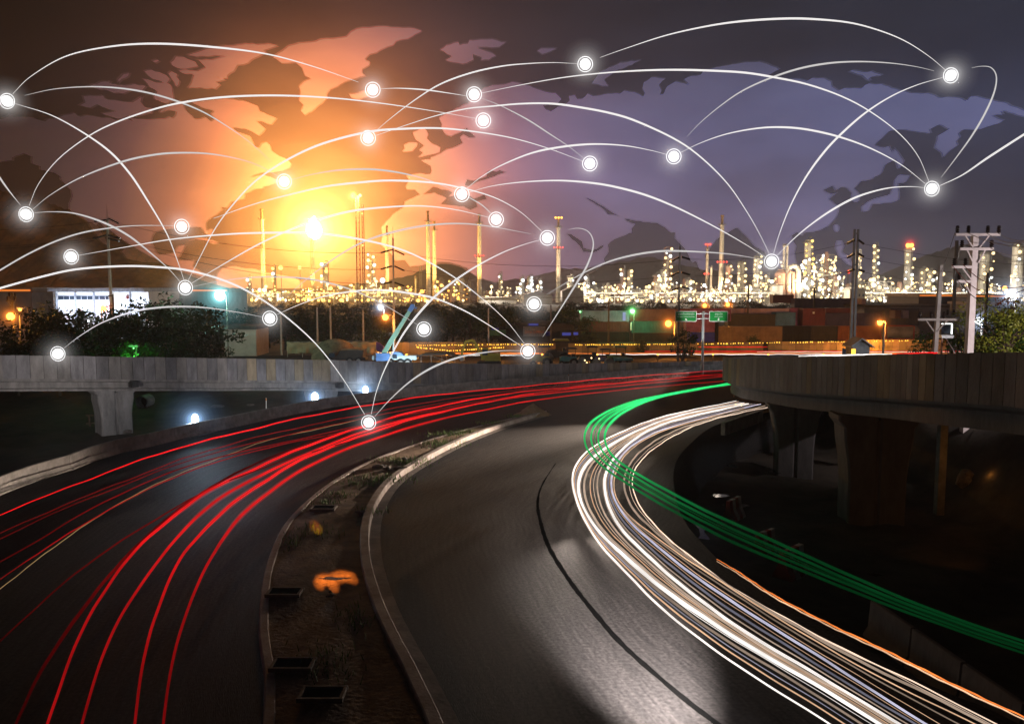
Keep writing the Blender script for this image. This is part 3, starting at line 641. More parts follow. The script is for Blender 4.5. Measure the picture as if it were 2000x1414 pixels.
# ------------------------------------------------------------------ refinery
R = random.Random(21)
def ico(name, r, mat):
    o = MB().ball((0, 0, 0), r, 8, 6).build(name, mat, smooth=True); me = o.data; bpy.data.objects.remove(o); return me
LAMP = {k: ico('lamp', 1.0, 'lamp_'+k) for k in ('warm', 'cool', 'yellow', 'orange', 'red', 'green')}
def wx(px, Y): return (px-1000)/FOC*Y/_c*1.0 if False else PD(px, 570, Y).x
def hz(py, Y): return PD(1000, py, Y).z
def lamp(parent, loc, kind='warm', r=.8): return share(LAMP[kind], 'lamp', parent, loc, r)

UP = []
def chimney(px, top, w0, w1, Y, label, cap=20, rings=(), red_top=False, name='chimney', ladder=True):
    x, h = wx(px, Y), hz(top, Y); k = Y/FOC; r0, r1 = w0*k/2, w1*k/2; hc = h - cap*k
    t = thing(name, label, 'chimney', (x, Y, 0), 'refinery chimneys')
    rc = r1*1.0+.0; m = MB(); m.tube([(x, Y, 0), (x, Y, hc*.5), (x, Y, hc)], [r0, (r0+r1)/2, r1], 20); m.build('shaft', 'stack_white', t, smooth=False)
    m = MB(); m.tube([(x, Y, hc), (x, Y, hc+.1), (x, Y, h-1.2), (x, Y, h-1.2), (x, Y, h-.3), (x, Y, h)], [r1*.72, r1*.72, r1*.66, r1*.95, r1*.95, r1*.7], 18); m.build('cap', 'stack_cap', t)
    for zz in [hz(q, Y) for q, _ in rings] + [hc]:
        m = MB(); m.tube([(x, Y, zz-.12), (x, Y, zz+.12)], [r0*1.55]*2, 20)
        for j in range(12):
            a = 2*math.pi*j/12; q = Vector((x+math.cos(a)*r0*1.5, Y+math.sin(a)*r0*1.5, zz)); m.beam(q, q+Vector((0, 0, 1.1)), .09)
        for j in range(24):
            a, b = 2*math.pi*j/24, 2*math.pi*(j+1)/24
            for dz in (.6, 1.1): m.beam((x+math.cos(a)*r0*1.5, Y+math.sin(a)*r0*1.5, zz+dz), (x+math.cos(b)*r0*1.5, Y+math.sin(b)*r0*1.5, zz+dz), .08)
        m.build('platform', 'steel_grey', t)
    if ladder:
        m = MB()
        for s in (-.3, .3): m.beam((x+s+r0*.3, Y-r0-.35, 1), (x+s+r1*.3, Y-r1-.35, hc-.5), .1)
        for j in range(int(hc/1.5)): m.beam((x-.3+r0*.3, Y-r0-.35+(r0-r1)*j*1.5/hc, 1+j*1.5), (x+.3+r0*.3, Y-r0-.35+(r0-r1)*j*1.5/hc, 1+j*1.5), .07)
        m.build('ladder', 'steel_grey', t)
    for q, kind in rings:
        if kind:
            for a in (-1, -.35, .35, 1): lamp(t, (x+a*r0*1.7, Y-r0*1.2, hz(q, Y)+1), kind, .42)
    UP.append((t, (x+2.5, Y-22, 4), (x, Y, h*.62), (300000 if px < 950 else 110000) if h > 35 else 40000, (1, .62, .16) if px < 950 else (1, .74, .46)))
    if red_top:
        for a in (-1, 0, 1): lamp(t, (x+a*r0*1.2, Y-r0, h-.6), red_top, .62)
    return t
YF = 530
chimney(515, 408, 9.5, 7.5, YF, 'tall yellow-lit chimney standing between the mint floodlight and the flare', 20, ((482, None),))
fl = chimney(612, 462, 10, 8, YF, 'flare stack carrying the huge white-hot flame', 8, name='flare_stack')
x, zt = wx(616, YF), hz(446, YF)
m = MB(); prof = [(0, .5), (1.4, 3.0), (3.6, 4.6), (6.2, 5.0), (9, 4.3), (11.5, 2.9), (13.6, 1.3), (14.8, .1)]
m.tube([(x+math.sin(i*1.1)*.35, YF, zt-7.2+z) for i, (z, r) in enumerate(prof)], [r for z, r in prof], 18); fm = m.build('flame', 'flame', fl, smooth=True); fm_x, fm_z = x, zt
chimney(757, 441, 8, 5.5, 520, 'slender chimney just behind the concrete line pole, beside the lattice mast', 18)
chimney(837, 412, 9, 6.5, 525, 'taller chimney of the close yellow-lit pair', 21, ((560, None),))
chimney(849, 432, 8.5, 6, 545, 'shorter chimney of the close yellow-lit pair', 18)
chimney(936.5, 418, 9.5, 7, 520, 'cream chimney with one red-lamp ring between the yellow pair and the white shed', 18, ((503, 'red'),))
chimney(1090, 424, 9.5, 7, 515, 'pale chimney with an orange lamp crown, alone over the white sheds', 20, ((487, 'red'), (545, None)), 'orange')
chimney(1380, 476, 7, 5, 540, 'short thin chimney with a glowing red crown', 11, ((538, 'red'),), 'red')
chimney(1407.5, 420, 10.5, 7.5, 525, 'tallest cream chimney near the middle of the refinery, red ring halfway up', 19, ((515, 'red'),))
chimney(1388, 521, 4.5, 4.2, 520, 'plain stub chimney between the two red-ringed chimneys', 2, ladder=False)
chimney(812, 538, 4, 3.4, 540, 'small rusty chimney before the yellow-lit pair', 6, ladder=False)
chimney(1529, 478, 4.6, 4.4, 500, 'thin steel flue of the twin flues above the furnace, on the pole side', 2, ladder=False)
chimney(1535, 478, 4.6, 4.4, 503, 'thin steel flue of the twin flues above the furnace, beside the bent duct', 2, ladder=False)

def column(px, top, w, Y, label, nl, kind='warm', shell='steel_pale', lattice=False, top_lamp=None, base=592, step=None):
    x, h = wx(px, Y), hz(top, Y); r = w*Y/FOC/2; name = 'lattice_tower' if lattice else 'distillation_column'
    t = thing(name, label, 'tower' if lattice else 'column', (x, Y, 0), 'refinery towers')
    if lattice:
        m = MB(); nf = max(3, int(h/4)); d = r
        for sx in (-1, 1):
            for sy in (-1, 1): m.beam((x+sx*r, Y+sy*d, 0), (x+sx*r, Y+sy*d, h), .32)
        for i in range(1, nf+1):
            z = h*i/nf; z0 = h*(i-1)/nf
            for s in (-1, 1):
                m.beam((x-r, Y+s*d, z), (x+r, Y+s*d, z), .25); m.beam((x+s*r, Y-d, z), (x+s*r, Y+d, z), .25); m.beam((x-s*r, Y-d, z0), (x+s*r, Y-d, z), .16)
        m.build('frame', shell, t)
        m = MB(); m.tube([(x, Y, 0), (x, Y, h*.8), (x, Y, h*.84)], [r*.45, r*.45, r*.2], 12); m.build('vessel', 'steel_pale', t)
        for i in range(1, nf, 2):
            m = MB(); m.box((x, Y, h*i/nf+.12), (2*r+1, 2*d+1, .2)); m.build('platform', 'steel_grey', t)
    else:
        m = MB(); m.tube([(x, Y, 0), (x, Y, h*.45), (x, Y, h*.47), (x, Y, h-r*.8), (x, Y, h-r*.25), (x, Y, h)], [r, r, r*.92, r*.92, r*.7, r*.15], 16); m.build('shell', shell, t, smooth=False)
        m = MB(); m.tube([(x+r*1.18, Y-r*.3, 1), (x+r*1.18, Y-r*.3, h+.6), (x+r*.7, Y-r*.3, h+1.2), (x, Y, h+.8)], .28, 8); m.build('riser_pipe', 'steel_grey', t)
        for i in range(3):
            z = h*(.42+.26*i); m = MB(); m.tube([(x, Y, z-.1), (x, Y, z+.1)], [r*1.5]*2, 16)
            for j in range(10):
                a = 2*math.pi*j/10; q = Vector((x+math.cos(a)*r*1.45, Y+math.sin(a)*r*1.45, z)); m.beam(q, q+Vector((0, 0, 1.1)), .08)
            m.tube([(x+math.cos(a)*r*1.45, Y+math.sin(a)*r*1.45, z+1.1) for a in [2*math.pi*j/12 for j in range(13)]], .06, 5); m.build('platform', 'steel_grey', t)
        m = MB()
        for s in (-.3, .3): m.beam((x+s-r*.5, Y-r*.92-.5, 1), (x+s-r*.5, Y-r*.92-.5, h*.95), .09)
        for j in range(int(h/1.6)): m.beam((x-.3-r*.5, Y-r*.92-.5, 1+j*1.5), (x+.3-r*.5, Y-r*.92-.5, 1+j*1.5), .06)
        m.build('ladder', 'steel_grey', t)
    for i in range(nl):
        z = h*(.30+.68*(i+.5)/nl) + R.uniform(-.5, .5); s = R.choice((-1, 1)) if nl < 9 else (-1 if i % 2 else 1)
        lamp(t, (x+s*r*R.uniform(.55, 1.25), Y-r*1.3-.6, z), kind if R.random() < .8 else 'cool', R.uniform(.45, 1.05))
    if top_lamp:
        for s in (-.6, .5): lamp(t, (x+s*r, Y-r, h+.7), top_lamp, 1.25)
    return t
for a in (
 (488, 541, 6, 520, 'low lit column at the flare-side end of the refinery, nearest the mint floodlight', 4, 'warm'),
 (537, 520, 5, 510, 'thin column strung with yellow lamps between the first chimney and the flare', 6, 'yellow'),
 (636, 513, 11, 515, 'yellow-lit column just beside the flare stack', 8, 'yellow'),
 (860, 547, 8, 505, 'small yellow column at the foot of the chimney pair', 5, 'yellow', 'steel_rust'),
 (884, 546, 10, 500, 'rust-toned squat column between the chimney pair and the red-ring chimney', 5, 'yellow', 'steel_rust'),
 (977, 534, 6, 510, 'slim lit column over the pale haze left of the white sheds', 4, 'warm'),
 (1019, 541, 7, 505, 'lit column, first of three small ones before the lone pale chimney', 4, 'cool'),
 (1034, 539, 10, 515, 'wider lit column in the middle of three small ones', 6, 'cool'),
 (1054, 545, 6, 500, 'stubby column nearest the lone pale chimney', 3, 'cool'),
 (1113, 540, 9, 505, 'bright column right behind the sheds, beyond the lone pale chimney', 6, 'warm'),
 (1145, 540, 8, 510, 'short column with two lamps halfway to the twin columns', 5, 'cool'),
 (1215, 523, 8, 515, 'reddish column of the twin columns above the violet containers', 6, 'warm', 'steel_rust'),
 (1229, 526, 9, 525, 'pale column of the twin columns above the violet containers', 6, 'warm'),
 (1281, 536, 11, 505, 'stepped column beside the tall open-topped column', 8, 'warm', 'steel_rust'),
 (1293, 526, 7, 512, 'slim pale column clinging to the tall open-topped column', 5, 'warm'),
 (1343, 546, 9, 505, 'low bushy-lit column right of the single line pole', 6, 'warm'),
 (1421, 517, 11, 520, 'rusty column hugging the tallest cream chimney', 8, 'warm', 'steel_rust'),
 (1446, 509, 14, 510, 'stout column with a lamp-crowned head beyond the tallest cream chimney', 9, 'warm'),
 (1476, 499, 12, 500, 'tall column covered in lamps just before the network hub node', 13, 'warm'),
 (1497, 537, 8, 505, 'low column under the network hub node', 6, 'warm'),
 (1575, 467, 14, 505, 'brilliant golden-topped column, tallest of the densely lit block', 15, 'yellow'),
 (1706, 477, 8, 520, 'slender column with one neat string of lamps', 12, 'warm'),
 (1800, 524, 12, 515, 'white-hot lit column at the foot of the red-beacon column', 9, 'warm'),
 (1815, 528, 8, 505, 'narrow lit column beside the one at the foot of the red beacon', 6, 'warm'),
 (1833, 530, 7, 500, 'lit column directly behind the slim leaning pole', 8, 'warm'),
 (1920, 491, 19, 500, 'wide smooth column right behind the white power pole', 9, 'warm'),
 (1984, 474, 22, 490, 'widest smooth column with a bright lamp crown by the frame edge', 12, 'warm'),
): column(*a)
BEACON = column(1770, 482, 13, 505, 'column topped by a blazing red-orange beacon', 9, 'warm', top_lamp='orange')
column(727, 491, 12, 525, 'open steel lattice tower full of lamps beside the radio mast', 10, 'warm', 'steel_pale', True)
column(1303, 483, 12, 520, 'tall column with an open lattice top above the single line pole', 13, 'warm', 'steel_rust', True)
column(1610, 498, 25, 515, 'broad open lattice tower blazing with lamps beside the golden-topped column', 26, 'warm', 'steel_pale', True)
column(1674, 488, 7, 500, 'lamp-strung tower seen through the twin concrete posts', 12, 'warm', 'steel_pale', True)

def unit(px, Y, wp, top, label, nl, kinds=('warm', 'cool')):
    k = Y/FOC; x, wd, h = wx(px, Y), wp*k, hz(top, Y); dp = 8
    t = thing('process_unit', label, 'process unit', (x, Y, 0), 'lamp-lit process units of the refinery'); m = MB()
    nx = max(2, int(wd/4)); nz = max(2, int(h/3.2))
    for i in range(nx+1):
        for s in (-1, 1): m.beam((x-wd/2+wd*i/nx, Y+s*dp/2, 0), (x-wd/2+wd*i/nx, Y+s*dp/2, h*(1 if i % 2 else .8)), .28)
    for j in range(1, nz+1):
        z = h*j/nz*.98
        for s in (-1, 1): m.beam((x-wd/2, Y+s*dp/2, z*.8), (x+wd/2, Y+s*dp/2, z*.8), .22)
    for i in range(nx):
        m.beam((x-wd/2+wd*i/nx, Y-dp/2, h*.2), (x-wd/2+wd*(i+1)/nx, Y-dp/2, h*.6), .14)
    m.build('frame', R.choice(('steel_pale', 'steel_pale', 'steel_grey', 'steel_rust')), t)
    for j in range(3):
        m = MB(); z = h*R.uniform(.12, .5)
        if R.random() < .5:
            q = x+R.uniform(-.3, .3)*wd; rr = R.uniform(.8, 1.7); ln = min(wd*.35, 5); m.tube([(q-ln, Y-1, z), (q-ln+.5, Y-1, z), (q+ln-.5, Y-1, z), (q+ln, Y-1, z)], [rr*.5, rr, rr, rr*.5], 12)
        else:
            q = x+R.uniform(-.4, .4)*wd; rr = R.uniform(.8, 1.8); hh = h*R.uniform(.6, 1.15); m.tube([(q, Y, 0), (q, Y, hh-rr), (q, Y, hh-.2), (q, Y, hh)], [rr, rr, rr*.7, rr*.1], 12)
        m.build('vessel', R.choice(('steel_pale', 'steel_pale', 'steel_rust')), t)
    m = MB()
    for j in range(5):
        z = h*R.uniform(.15, .7); yy = Y-dp/2-.3-j*.25; a, b = x-wd/2, x+wd/2; c = R.uniform(a, b)
        m.tube([(a, yy, z), (c, yy, z), (c, yy, z+R.uniform(-1.5, 2.5)), (b, yy, z)], .22, 6)
    m.build('pipework', 'steel_pale', t)
    for j in range(nl):
        u = R.random(); lamp(t, (x+R.uniform(-.52, .52)*wd, Y-dp/2-1.2-R.random(), 1.2+(h-1)*(u**1.5)*.98), R.choice(kinds), R.choice((.22, .3, .4, .5, .6, .8, 1.1)))
    return t
UN = [
 (470, 26, 572, 'by the mint floodlight', 8), (496, 24, 566, 'left of the first chimney', 9), (522, 26, 570, 'at the foot of the first chimney', 10), (550, 26, 573, 'under the two yellow mast lamps', 9),
 (580, 26, 574, 'between the first chimney and the flare', 9), (606, 24, 567, 'at the foot of the flare stack', 11), (634, 24, 564, 'at the foot of the yellow column beside the flare', 11), (662, 26, 562, 'between the flare and the radio mast', 12),
 (690, 24, 560, 'at the foot of the radio mast', 11), (718, 24, 556, 'at the foot of the lamp-filled lattice tower', 12), (742, 20, 562, 'between the lattice tower and the line pole', 9), (772, 26, 566, 'right behind the line pole', 9),
 (800, 24, 563, 'before the close chimney pair', 9), (828, 22, 570, 'at the foot of the close chimney pair', 8), (866, 22, 560, 'beyond the close chimney pair', 8), (905, 26, 545, 'tall and rusty, before the red-ring chimney', 9),
 (948, 26, 571, 'at the foot of the red-ring chimney', 7), (984, 28, 566, 'before the white sheds', 10), (1022, 28, 563, 'behind the first small columns', 9), (1124, 26, 560, 'beyond the lone pale chimney', 9), (1150, 26, 556, 'above the treetops before the twin columns', 11),
 (1178, 26, 560, 'left of the twin columns', 11), (1204, 24, 562, 'at the foot of the reddish twin column', 11), (1232, 26, 563, 'at the foot of the pale twin column', 11), (1260, 26, 566, 'between the twin columns and the lattice-topped column', 10),
 (1290, 28, 560, 'at the foot of the lattice-topped column', 13), (1318, 24, 556, 'behind the single line pole', 11), (1344, 24, 552, 'right beyond the single line pole', 12), (1368, 22, 558, 'at the foot of the thin red-crowned chimney', 11),
 (1394, 26, 566, 'at the foot of the tallest cream chimney', 11), (1422, 24, 553, 'beyond the tallest cream chimney', 12), (1450, 26, 563, 'at the foot of the stout lamp-headed column', 12), (1478, 26, 548, 'at the foot of the tall lamp-covered column', 16),
 (1504, 22, 552, 'under the hub node', 12), (1572, 30, 512, 'tall and blazing, under the golden-topped column', 28), (1606, 30, 508, 'tall and blazing, under the broad lattice tower', 28), (1632, 18, 535, 'at the end of the blazing block', 12),
 (1656, 24, 562, 'low, with the small red beacon behind it', 8), (1690, 28, 548, 'at the foot of the slender lamp-strung column', 13), (1720, 28, 545, 'square-framed, beyond the slender column', 13), (1752, 28, 560, 'left of the red-beacon column', 11),
 (1784, 26, 554, 'at the foot of the red-beacon column', 13), (1812, 24, 545, 'white-lit, beyond the red-beacon column', 14), (1846, 26, 560, 'just beyond the slim leaning pole', 11), (1880, 26, 562, 'left of the white power pole', 10),
 (1912, 28, 552, 'right of the white power pole', 13), (1946, 28, 560, 'between the two wide smooth columns', 10), (1984, 30, 562, 'under the widest smooth column', 11),
]
for i, (px, wp, top, lab, nl) in enumerate(UN):
    kk = ('yellow', 'yellow', 'warm') if 560 < px < 800 else (('warm', 'yellow', 'orange') if 800 <= px < 930 else ('warm', 'warm', 'cool'))
    unit(px, 490+(i*37 % 40), wp, top-(6 if px > 1100 else 4), 'lamp-lit steel process unit '+lab, int(nl*2.1), kk)
# pipe rack that runs along the refinery front
for px0, px1, lab in ((470, 800, 'below the flare'), (1120, 1520, 'behind the low tree line'), (1640, 2010, 'below the red-beacon column')):
    Y = 478; t = thing('pipe_rack', 'long low pipe rack with lamps '+lab, 'pipe rack', (wx(px0, Y), Y, 0), 'pipe racks'); a, b = wx(px0, Y), wx(px1, Y); m = MB()
    for i in range(int((b-a)/6)+1): m.beam((a+i*6, Y, 0), (a+i*6, Y, 6), .35); m.beam((a+i*6, Y+5, 0), (a+i*6, Y+5, 6), .35); m.beam((a+i*6, Y, 5.8), (a+i*6, Y+5, 5.8), .3)
    for yy in (Y, Y+5): m.beam((a, yy, 5.9), (b, yy, 5.9), .3)
    m.build('frame', 'steel_pale', t); m = MB()
    for j in range(6): m.tube([(a, Y+.5+j*.8, 6.2+.1*(j % 3)), (b, Y+.5+j*.8, 6.2+.1*(j % 3))], .28, 7)
    for j in range(4): m.tube([(a, Y+.5+j*1.1, 4.1), (b, Y+.5+j*1.1, 4.1)], .22, 7)
    m.build('pipes', 'steel_pale', t)
    for i in range(int((b-a)/3.2)): lamp(t, (a+i*3.2+R.uniform(-1.2, 1.2), Y-.8, R.choice((2.2, 4.8, 7.2))+R.uniform(-.5, .5)), R.choice(('warm', 'warm', 'cool')) if px0 > 900 else 'yellow', R.uniform(.28, .95))
# furnace with its bent ducts
Y = 495; x = wx(1531, Y); k = Y/FOC
t = thing('furnace', 'salmon-lit furnace block with big bent ducts beside the hub node', 'furnace', (x, Y, 0)); m = MB()
m.box((x, Y, hz(575, Y)/1), (17*k*1.3, 8, 2*hz(575, Y)*.55)); m.tube([(x-2, Y, 2), (x-2, Y, hz(534, Y)), (x-2, Y, hz(526, Y))], [3.6, 3.6, 1.6], 16); m.build('body', 'steel_rust', t)
m = MB(); za = hz(520, Y); m.tube([(x+1.5, Y-3, 6), (x+1.5, Y-3, za-3), (x+2.2, Y-3, za-.8), (x+4, Y-3, za), (wx(1548, Y), Y-3, za), (wx(1553, Y), Y-3, za-1), (wx(1555, Y), Y-3, za-3), (wx(1556, Y), Y-3, 1)], 1.5, 12); m.build('duct', 'steel_pale', t)
m = MB(); m.tube([(x+1, Y-4.4, 3), (x+1, Y-4.4, hz(536, Y)), (x+2, Y-4.4, hz(531, Y)), (x+4, Y-4.4, hz(533, Y)), (x+4.4, Y-4.4, 3)], 1.0, 12); m.build('elbow_pipe', 'steel_rust', t)
for dx, py in ((-4, 513), (-3.5, 520), (-4.5, 541), (-7, 545), (-8, 549), (5, 548), (-6, 556), (1, 560)): lamp(t, (x+dx, Y-5.5, hz(py, Y)), 'warm', R.uniform(.5, .9))
for px, top, wp, lab in ((1508, 556, 24, 'pale storage tank beside the furnace'), (1648, 560, 22, 'low storage tank under the small red beacon')):
    x = wx(px, Y); r = wp*k/2; h = hz(top, Y); t = thing('storage_tank', lab, 'tank', (x, Y-8, 0)); m = MB(); m.tube([(x, Y-8, 0), (x, Y-8, h-.6), (x, Y-8, h)], [r, r, r*.1], 22); m.build('shell', 'steel_pale', t)
    m = MB(); m.tube([(x+math.cos(a)*r, Y-8+math.sin(a)*r, h+.3) for a in [2*math.pi*j/24 for j in range(25)]], .1, 5); m.build('railing', 'steel_grey', t)
def building(px0, px1, top, Y, dp, label, wall, roof, name='shed', gable=0.0, cat='shed', wins=0, roof_h=.5, eave=False):
    a, b, h = wx(px0, Y), wx(px1, Y), hz(top, Y); t = thing(name, label, cat, ((a+b)/2, Y, 0)); m = MB()
    m.box(((a+b)/2, Y+dp/2, h/2), (b-a, dp, h)); m.build('wall', wall, t); m = MB(); e = .35
    if gable:
        c = (a+b)/2; m.extrude([(a-e, h), (c, h+gable), (b+e, h), (b+e, h+.25), (c, h+gable+.3), (a-e, h+.25)], Matrix.Translation((0, Y-e, 0)) @ Matrix(((1, 0, 0, 0), (0, 0, 1, 0), (0, 1, 0, 0), (0, 0, 0, 1))), dp+2*e)
        m.add([(a, Y, h), (b, Y, h), (c, Y, h+gable)], [(0, 1, 2)])
    else: m.box(((a+b)/2, Y+dp/2, h+roof_h/2), (b-a+2*e, dp+2*e, roof_h))
    m.build('roof', roof, t)
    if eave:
        m = MB(); m.box(((a+b)/2, Y-e-.06, h+roof_h*.45), (b-a, .08, .30)); m.build('lit_eave_strip', 'eave_glow', t)  # glowing strip, no lamp: imitates orange light falling on the roof edge
    for i in range(wins):
        q = a+(b-a)*(i+.5)/wins; m = MB(); m.box((q, Y-.03, h*.62), ((b-a)/wins*.45, .08, h*.18)); w_ = m.build('window', 'glass_dark', t)
    return t
building(1022, 1078, 577, 470, 18, 'long white warehouse with a brown roof before the lone pale chimney', 'hall_white', 'roof_sheet', gable=2.4)
building(1098, 1140, 570, 465, 16, 'pale gabled shed just beyond the lone pale chimney', 'shed_wall', 'shed_wall', gable=3.0)
building(936, 1008, 582, 474, 10, 'low white wall building at the foot of the red-ring chimney', 'hall_white', 'shed_wall')
building(1660, 1690, 566, 470, 12, 'low pink-lit block behind the twin concrete posts', 'stack_white', 'shed_wall', wins=4)

# radio masts with their lamps
def mast(px, top, wp, Y, label, lamps=(), name='lattice_mast', mat='steel_grey'):
    x, h = wx(px, Y), hz(top, Y); r = wp*Y/FOC/2; t = thing(name, label, 'mast', (x, Y, 0)); m = MB(); nf = int(h/2.6)
    for sx, sy in ((-1, -1), (1, -1), (1, 1), (-1, 1)): m.beam((x+sx*r, Y+sy*r, 0), (x+sx*r*.85, Y+sy*r*.85, h), .16)
    for i in range(nf):
        z0, z1 = h*i/nf, h*(i+1)/nf
        for s in (-1, 1): m.beam((x-r*s, Y-r, z0), (x+r*s, Y-r, z1), .10); m.beam((x-r, Y-r*s, z0), (x-r, Y+r*s, z1), .10); m.beam((x-r, Y+s*r, z1), (x+r, Y+s*r, z1), .10)
    m.build('frame', mat, t)
    for dx, py, kind, rr in lamps: lamp(t, (x+dx, Y-r-.5, hz(py, Y)), kind, rr)
    return t
ms = mast(701, 384, 7, 420, 'tall dark lattice radio mast beside the flare with lamps at its top', ((-1.8, 383, 'yellow', 1.5), (1.6, 383, 'warm', .8), (2.6, 418, 'yellow', .4), (2.6, 480, 'yellow', .4), (-2.4, 480, 'yellow', .35)), mat='steel_rust')
mast(711, 400, 4, 428, 'thinner lattice mast right against the tall radio mast', mat='steel_rust')
mast(1655, 532, 2.5, 540, 'tiny lattice mast with a red beacon behind the low tank', ((0, 531, 'red', 1.0),))
mast(822, 520, 4, 560, 'short dim lattice mast before the close chimney pair')
def lamp_mast(px, py, base, Y, kind, r, label):
    x, h = wx(px, Y), hz(py, Y); t = thing('mast_light', label, 'lamp mast', (x, Y, 0), 'lamp masts in the refinery'); m = MB(); m.tube([(x, Y, 0), (x, Y, h)], [.25, .14], 8); m.build('pole', 'steel_grey', t)
    m = MB(); m.box((x, Y+.2, h+.1), (1.6, .5, .4)); m.build('bracket', 'steel_grey', t); lamp(t, (x, Y-.7, h), kind, r); return t
lamp_mast(550, 523, 590, 470, 'yellow', 1.35, 'mast with a big yellow lamp, nearer the first chimney')
lamp_mast(587, 523, 590, 475, 'yellow', 1.1, 'mast with a smaller yellow lamp, nearer the flare')
lamp_mast(748, 548, 590, 450, 'cool', 1.4, 'mast with a white lamp before the slender chimney')
lamp_mast(1960, 563, 600, 300, 'orange', .8, 'orange lamp mast before the widest smooth column')
lamp_mast(744, 603, 640, 250, 'cool', .75, 'white floodlight mast above the dark trees by the crane')
# ------------------------------------------------------------------ trees and plants
R = random.Random(33)
def crown(rr, w_, h_, nclump, leaf, per, base=.28):
    m = MB(); cl = []
    for i in range(nclump):
        while True:
            p = Vector((rr.uniform(-1, 1), rr.uniform(-1, 1), rr.uniform(-1, 1)))
            if .35 < p.length < 1: break
        cl.append((Vector((p.x*w_/2, p.y*w_/2, h_*(base+(1-base)*(.5+.5*p.z)))), rr.uniform(.10, .20)*w_))
    for c, r in cl:
        for j in range(per):
            d = Vector((rr.gauss(0, 1), rr.gauss(0, 1), rr.gauss(0, .75))); d = d.normalized()*r*rr.random()**.45; p = c+d
            a = Vector((rr.gauss(0, 1), rr.gauss(0, 1), rr.gauss(0, 1))).normalized(); b = a.orthogonal().normalized(); b = Matrix.Rotation(rr.uniform(0, 6.28), 3, a) @ b; e = a.cross(b)
            s = leaf*rr.uniform(.6, 1.3); m.add([p-b*s*.5, p+e*s*.28, p+b*s*.6, p-e*s*.28], [(0, 1, 2, 3)])
    return m, cl
def tree(name, w_, h_, label, cat, mat, seed, nclump=30, leaf=.34, per=70, trunk=.16, group=None, base=.28, root=.6):
    rr = random.Random(seed); t = thing(name, label, cat, (0, 0, 0), group); m, cl = crown(rr, w_, h_, nclump, leaf, per, base)
    m.build('crown', mat, t); m = MB(); m.tube([(0, 0, -root), (0, 0, -.1), (.05, .02, h_*.2), (-.06, .05, h_*.45), (.05, 0, h_*.8)], [trunk*1.4, trunk*1.3, trunk, trunk*.7, trunk*.2], 8)
    for c, r in cl[::3]: m.tube([(0, 0, h_*rr.uniform(.18, .4)), c*.55+Vector((0, 0, h_*.15)), c], [trunk*.5, trunk*.3, trunk*.1], 5)
    m.build('trunk', 'bark', t); return t
TP = [tree('tree', 6.4, 6.6, 'x', 'tree', 'leaf_dark', 40+i, 34, .36, 62, base=.12) for i in range(4)]
used = set()
def plant(px, top, Y, label, k=None, wide=1.0, proto=None, group=None, z0=0):
    k = R.randrange(4) if k is None else k; p = proto or TP[k]; q = PD(px, top, Y); s = max(.2, (q.z-z0)/7.9)
    if p in used: o = copy_tree(p, (q.x, Y, z0), label, R.uniform(0, 6.28))
    else: used.add(p); o = p; o.location = (q.x, Y, z0); o['label'] = label
    o.scale = (s*wide, s*wide, s)
    if group: o['group'] = group
    return o
GT = 'dark trees behind the concrete flyover'
for px, top, Y, lab in ((18, 640, 82, 'black shrubby tree under the big orange lamp'), (62, 598, 90, 'rounded dark tree in front of the pale sheds'), (98, 588, 96, 'dense dark tree whose crown reaches the end of the white hall'), (135, 592, 92, 'dark tree covering the foot of the white hall by its windows'),
                        (168, 600, 88, 'dark tree below the hall windows, before the tall line pole'), (205, 612, 86, 'dark tree with an orange lamp at its crown'), (238, 606, 92, 'dark tree under the blank wall of the white hall'), (282, 572, 98, 'tall dark tree with blue-lit leaves at the end of the white hall'),
                        (316, 570, 100, 'tall dark tree just past the white hall'), (352, 578, 96, 'dark tree under the hub node beside the white hall'), (388, 590, 90, 'dark tree between the hall and the mint floodlight'), (30, 655, 78, 'low black bush at the frame edge above the flyover'),
                        (110, 640, 78, 'black bush behind the node on the flyover wall'), (180, 645, 80, 'black bush right above the flyover, before the green-lit bush'), (345, 640, 80, 'dark bush beyond the green-lit bush'), (400, 645, 82, 'dark bush by the orange tarpaulin scraps')):
    plant(px, top-(11 if top < 615 else 3), Y, lab, wide=1.15, group=GT)
gb = tree('bush', 4.2, 3.2, 'bush lit vivid green from below above the flyover', 'bush', 'leaf_green', 77, 22, .26, 60, base=.05); gb.location = (PD(262, 660, 78).x, 78, 1.6)
gb2 = copy_tree(gb, (PD(305, 668, 80).x, 80, 1.0), 'smaller green-lit bush beside the vivid green one', 2.0); 
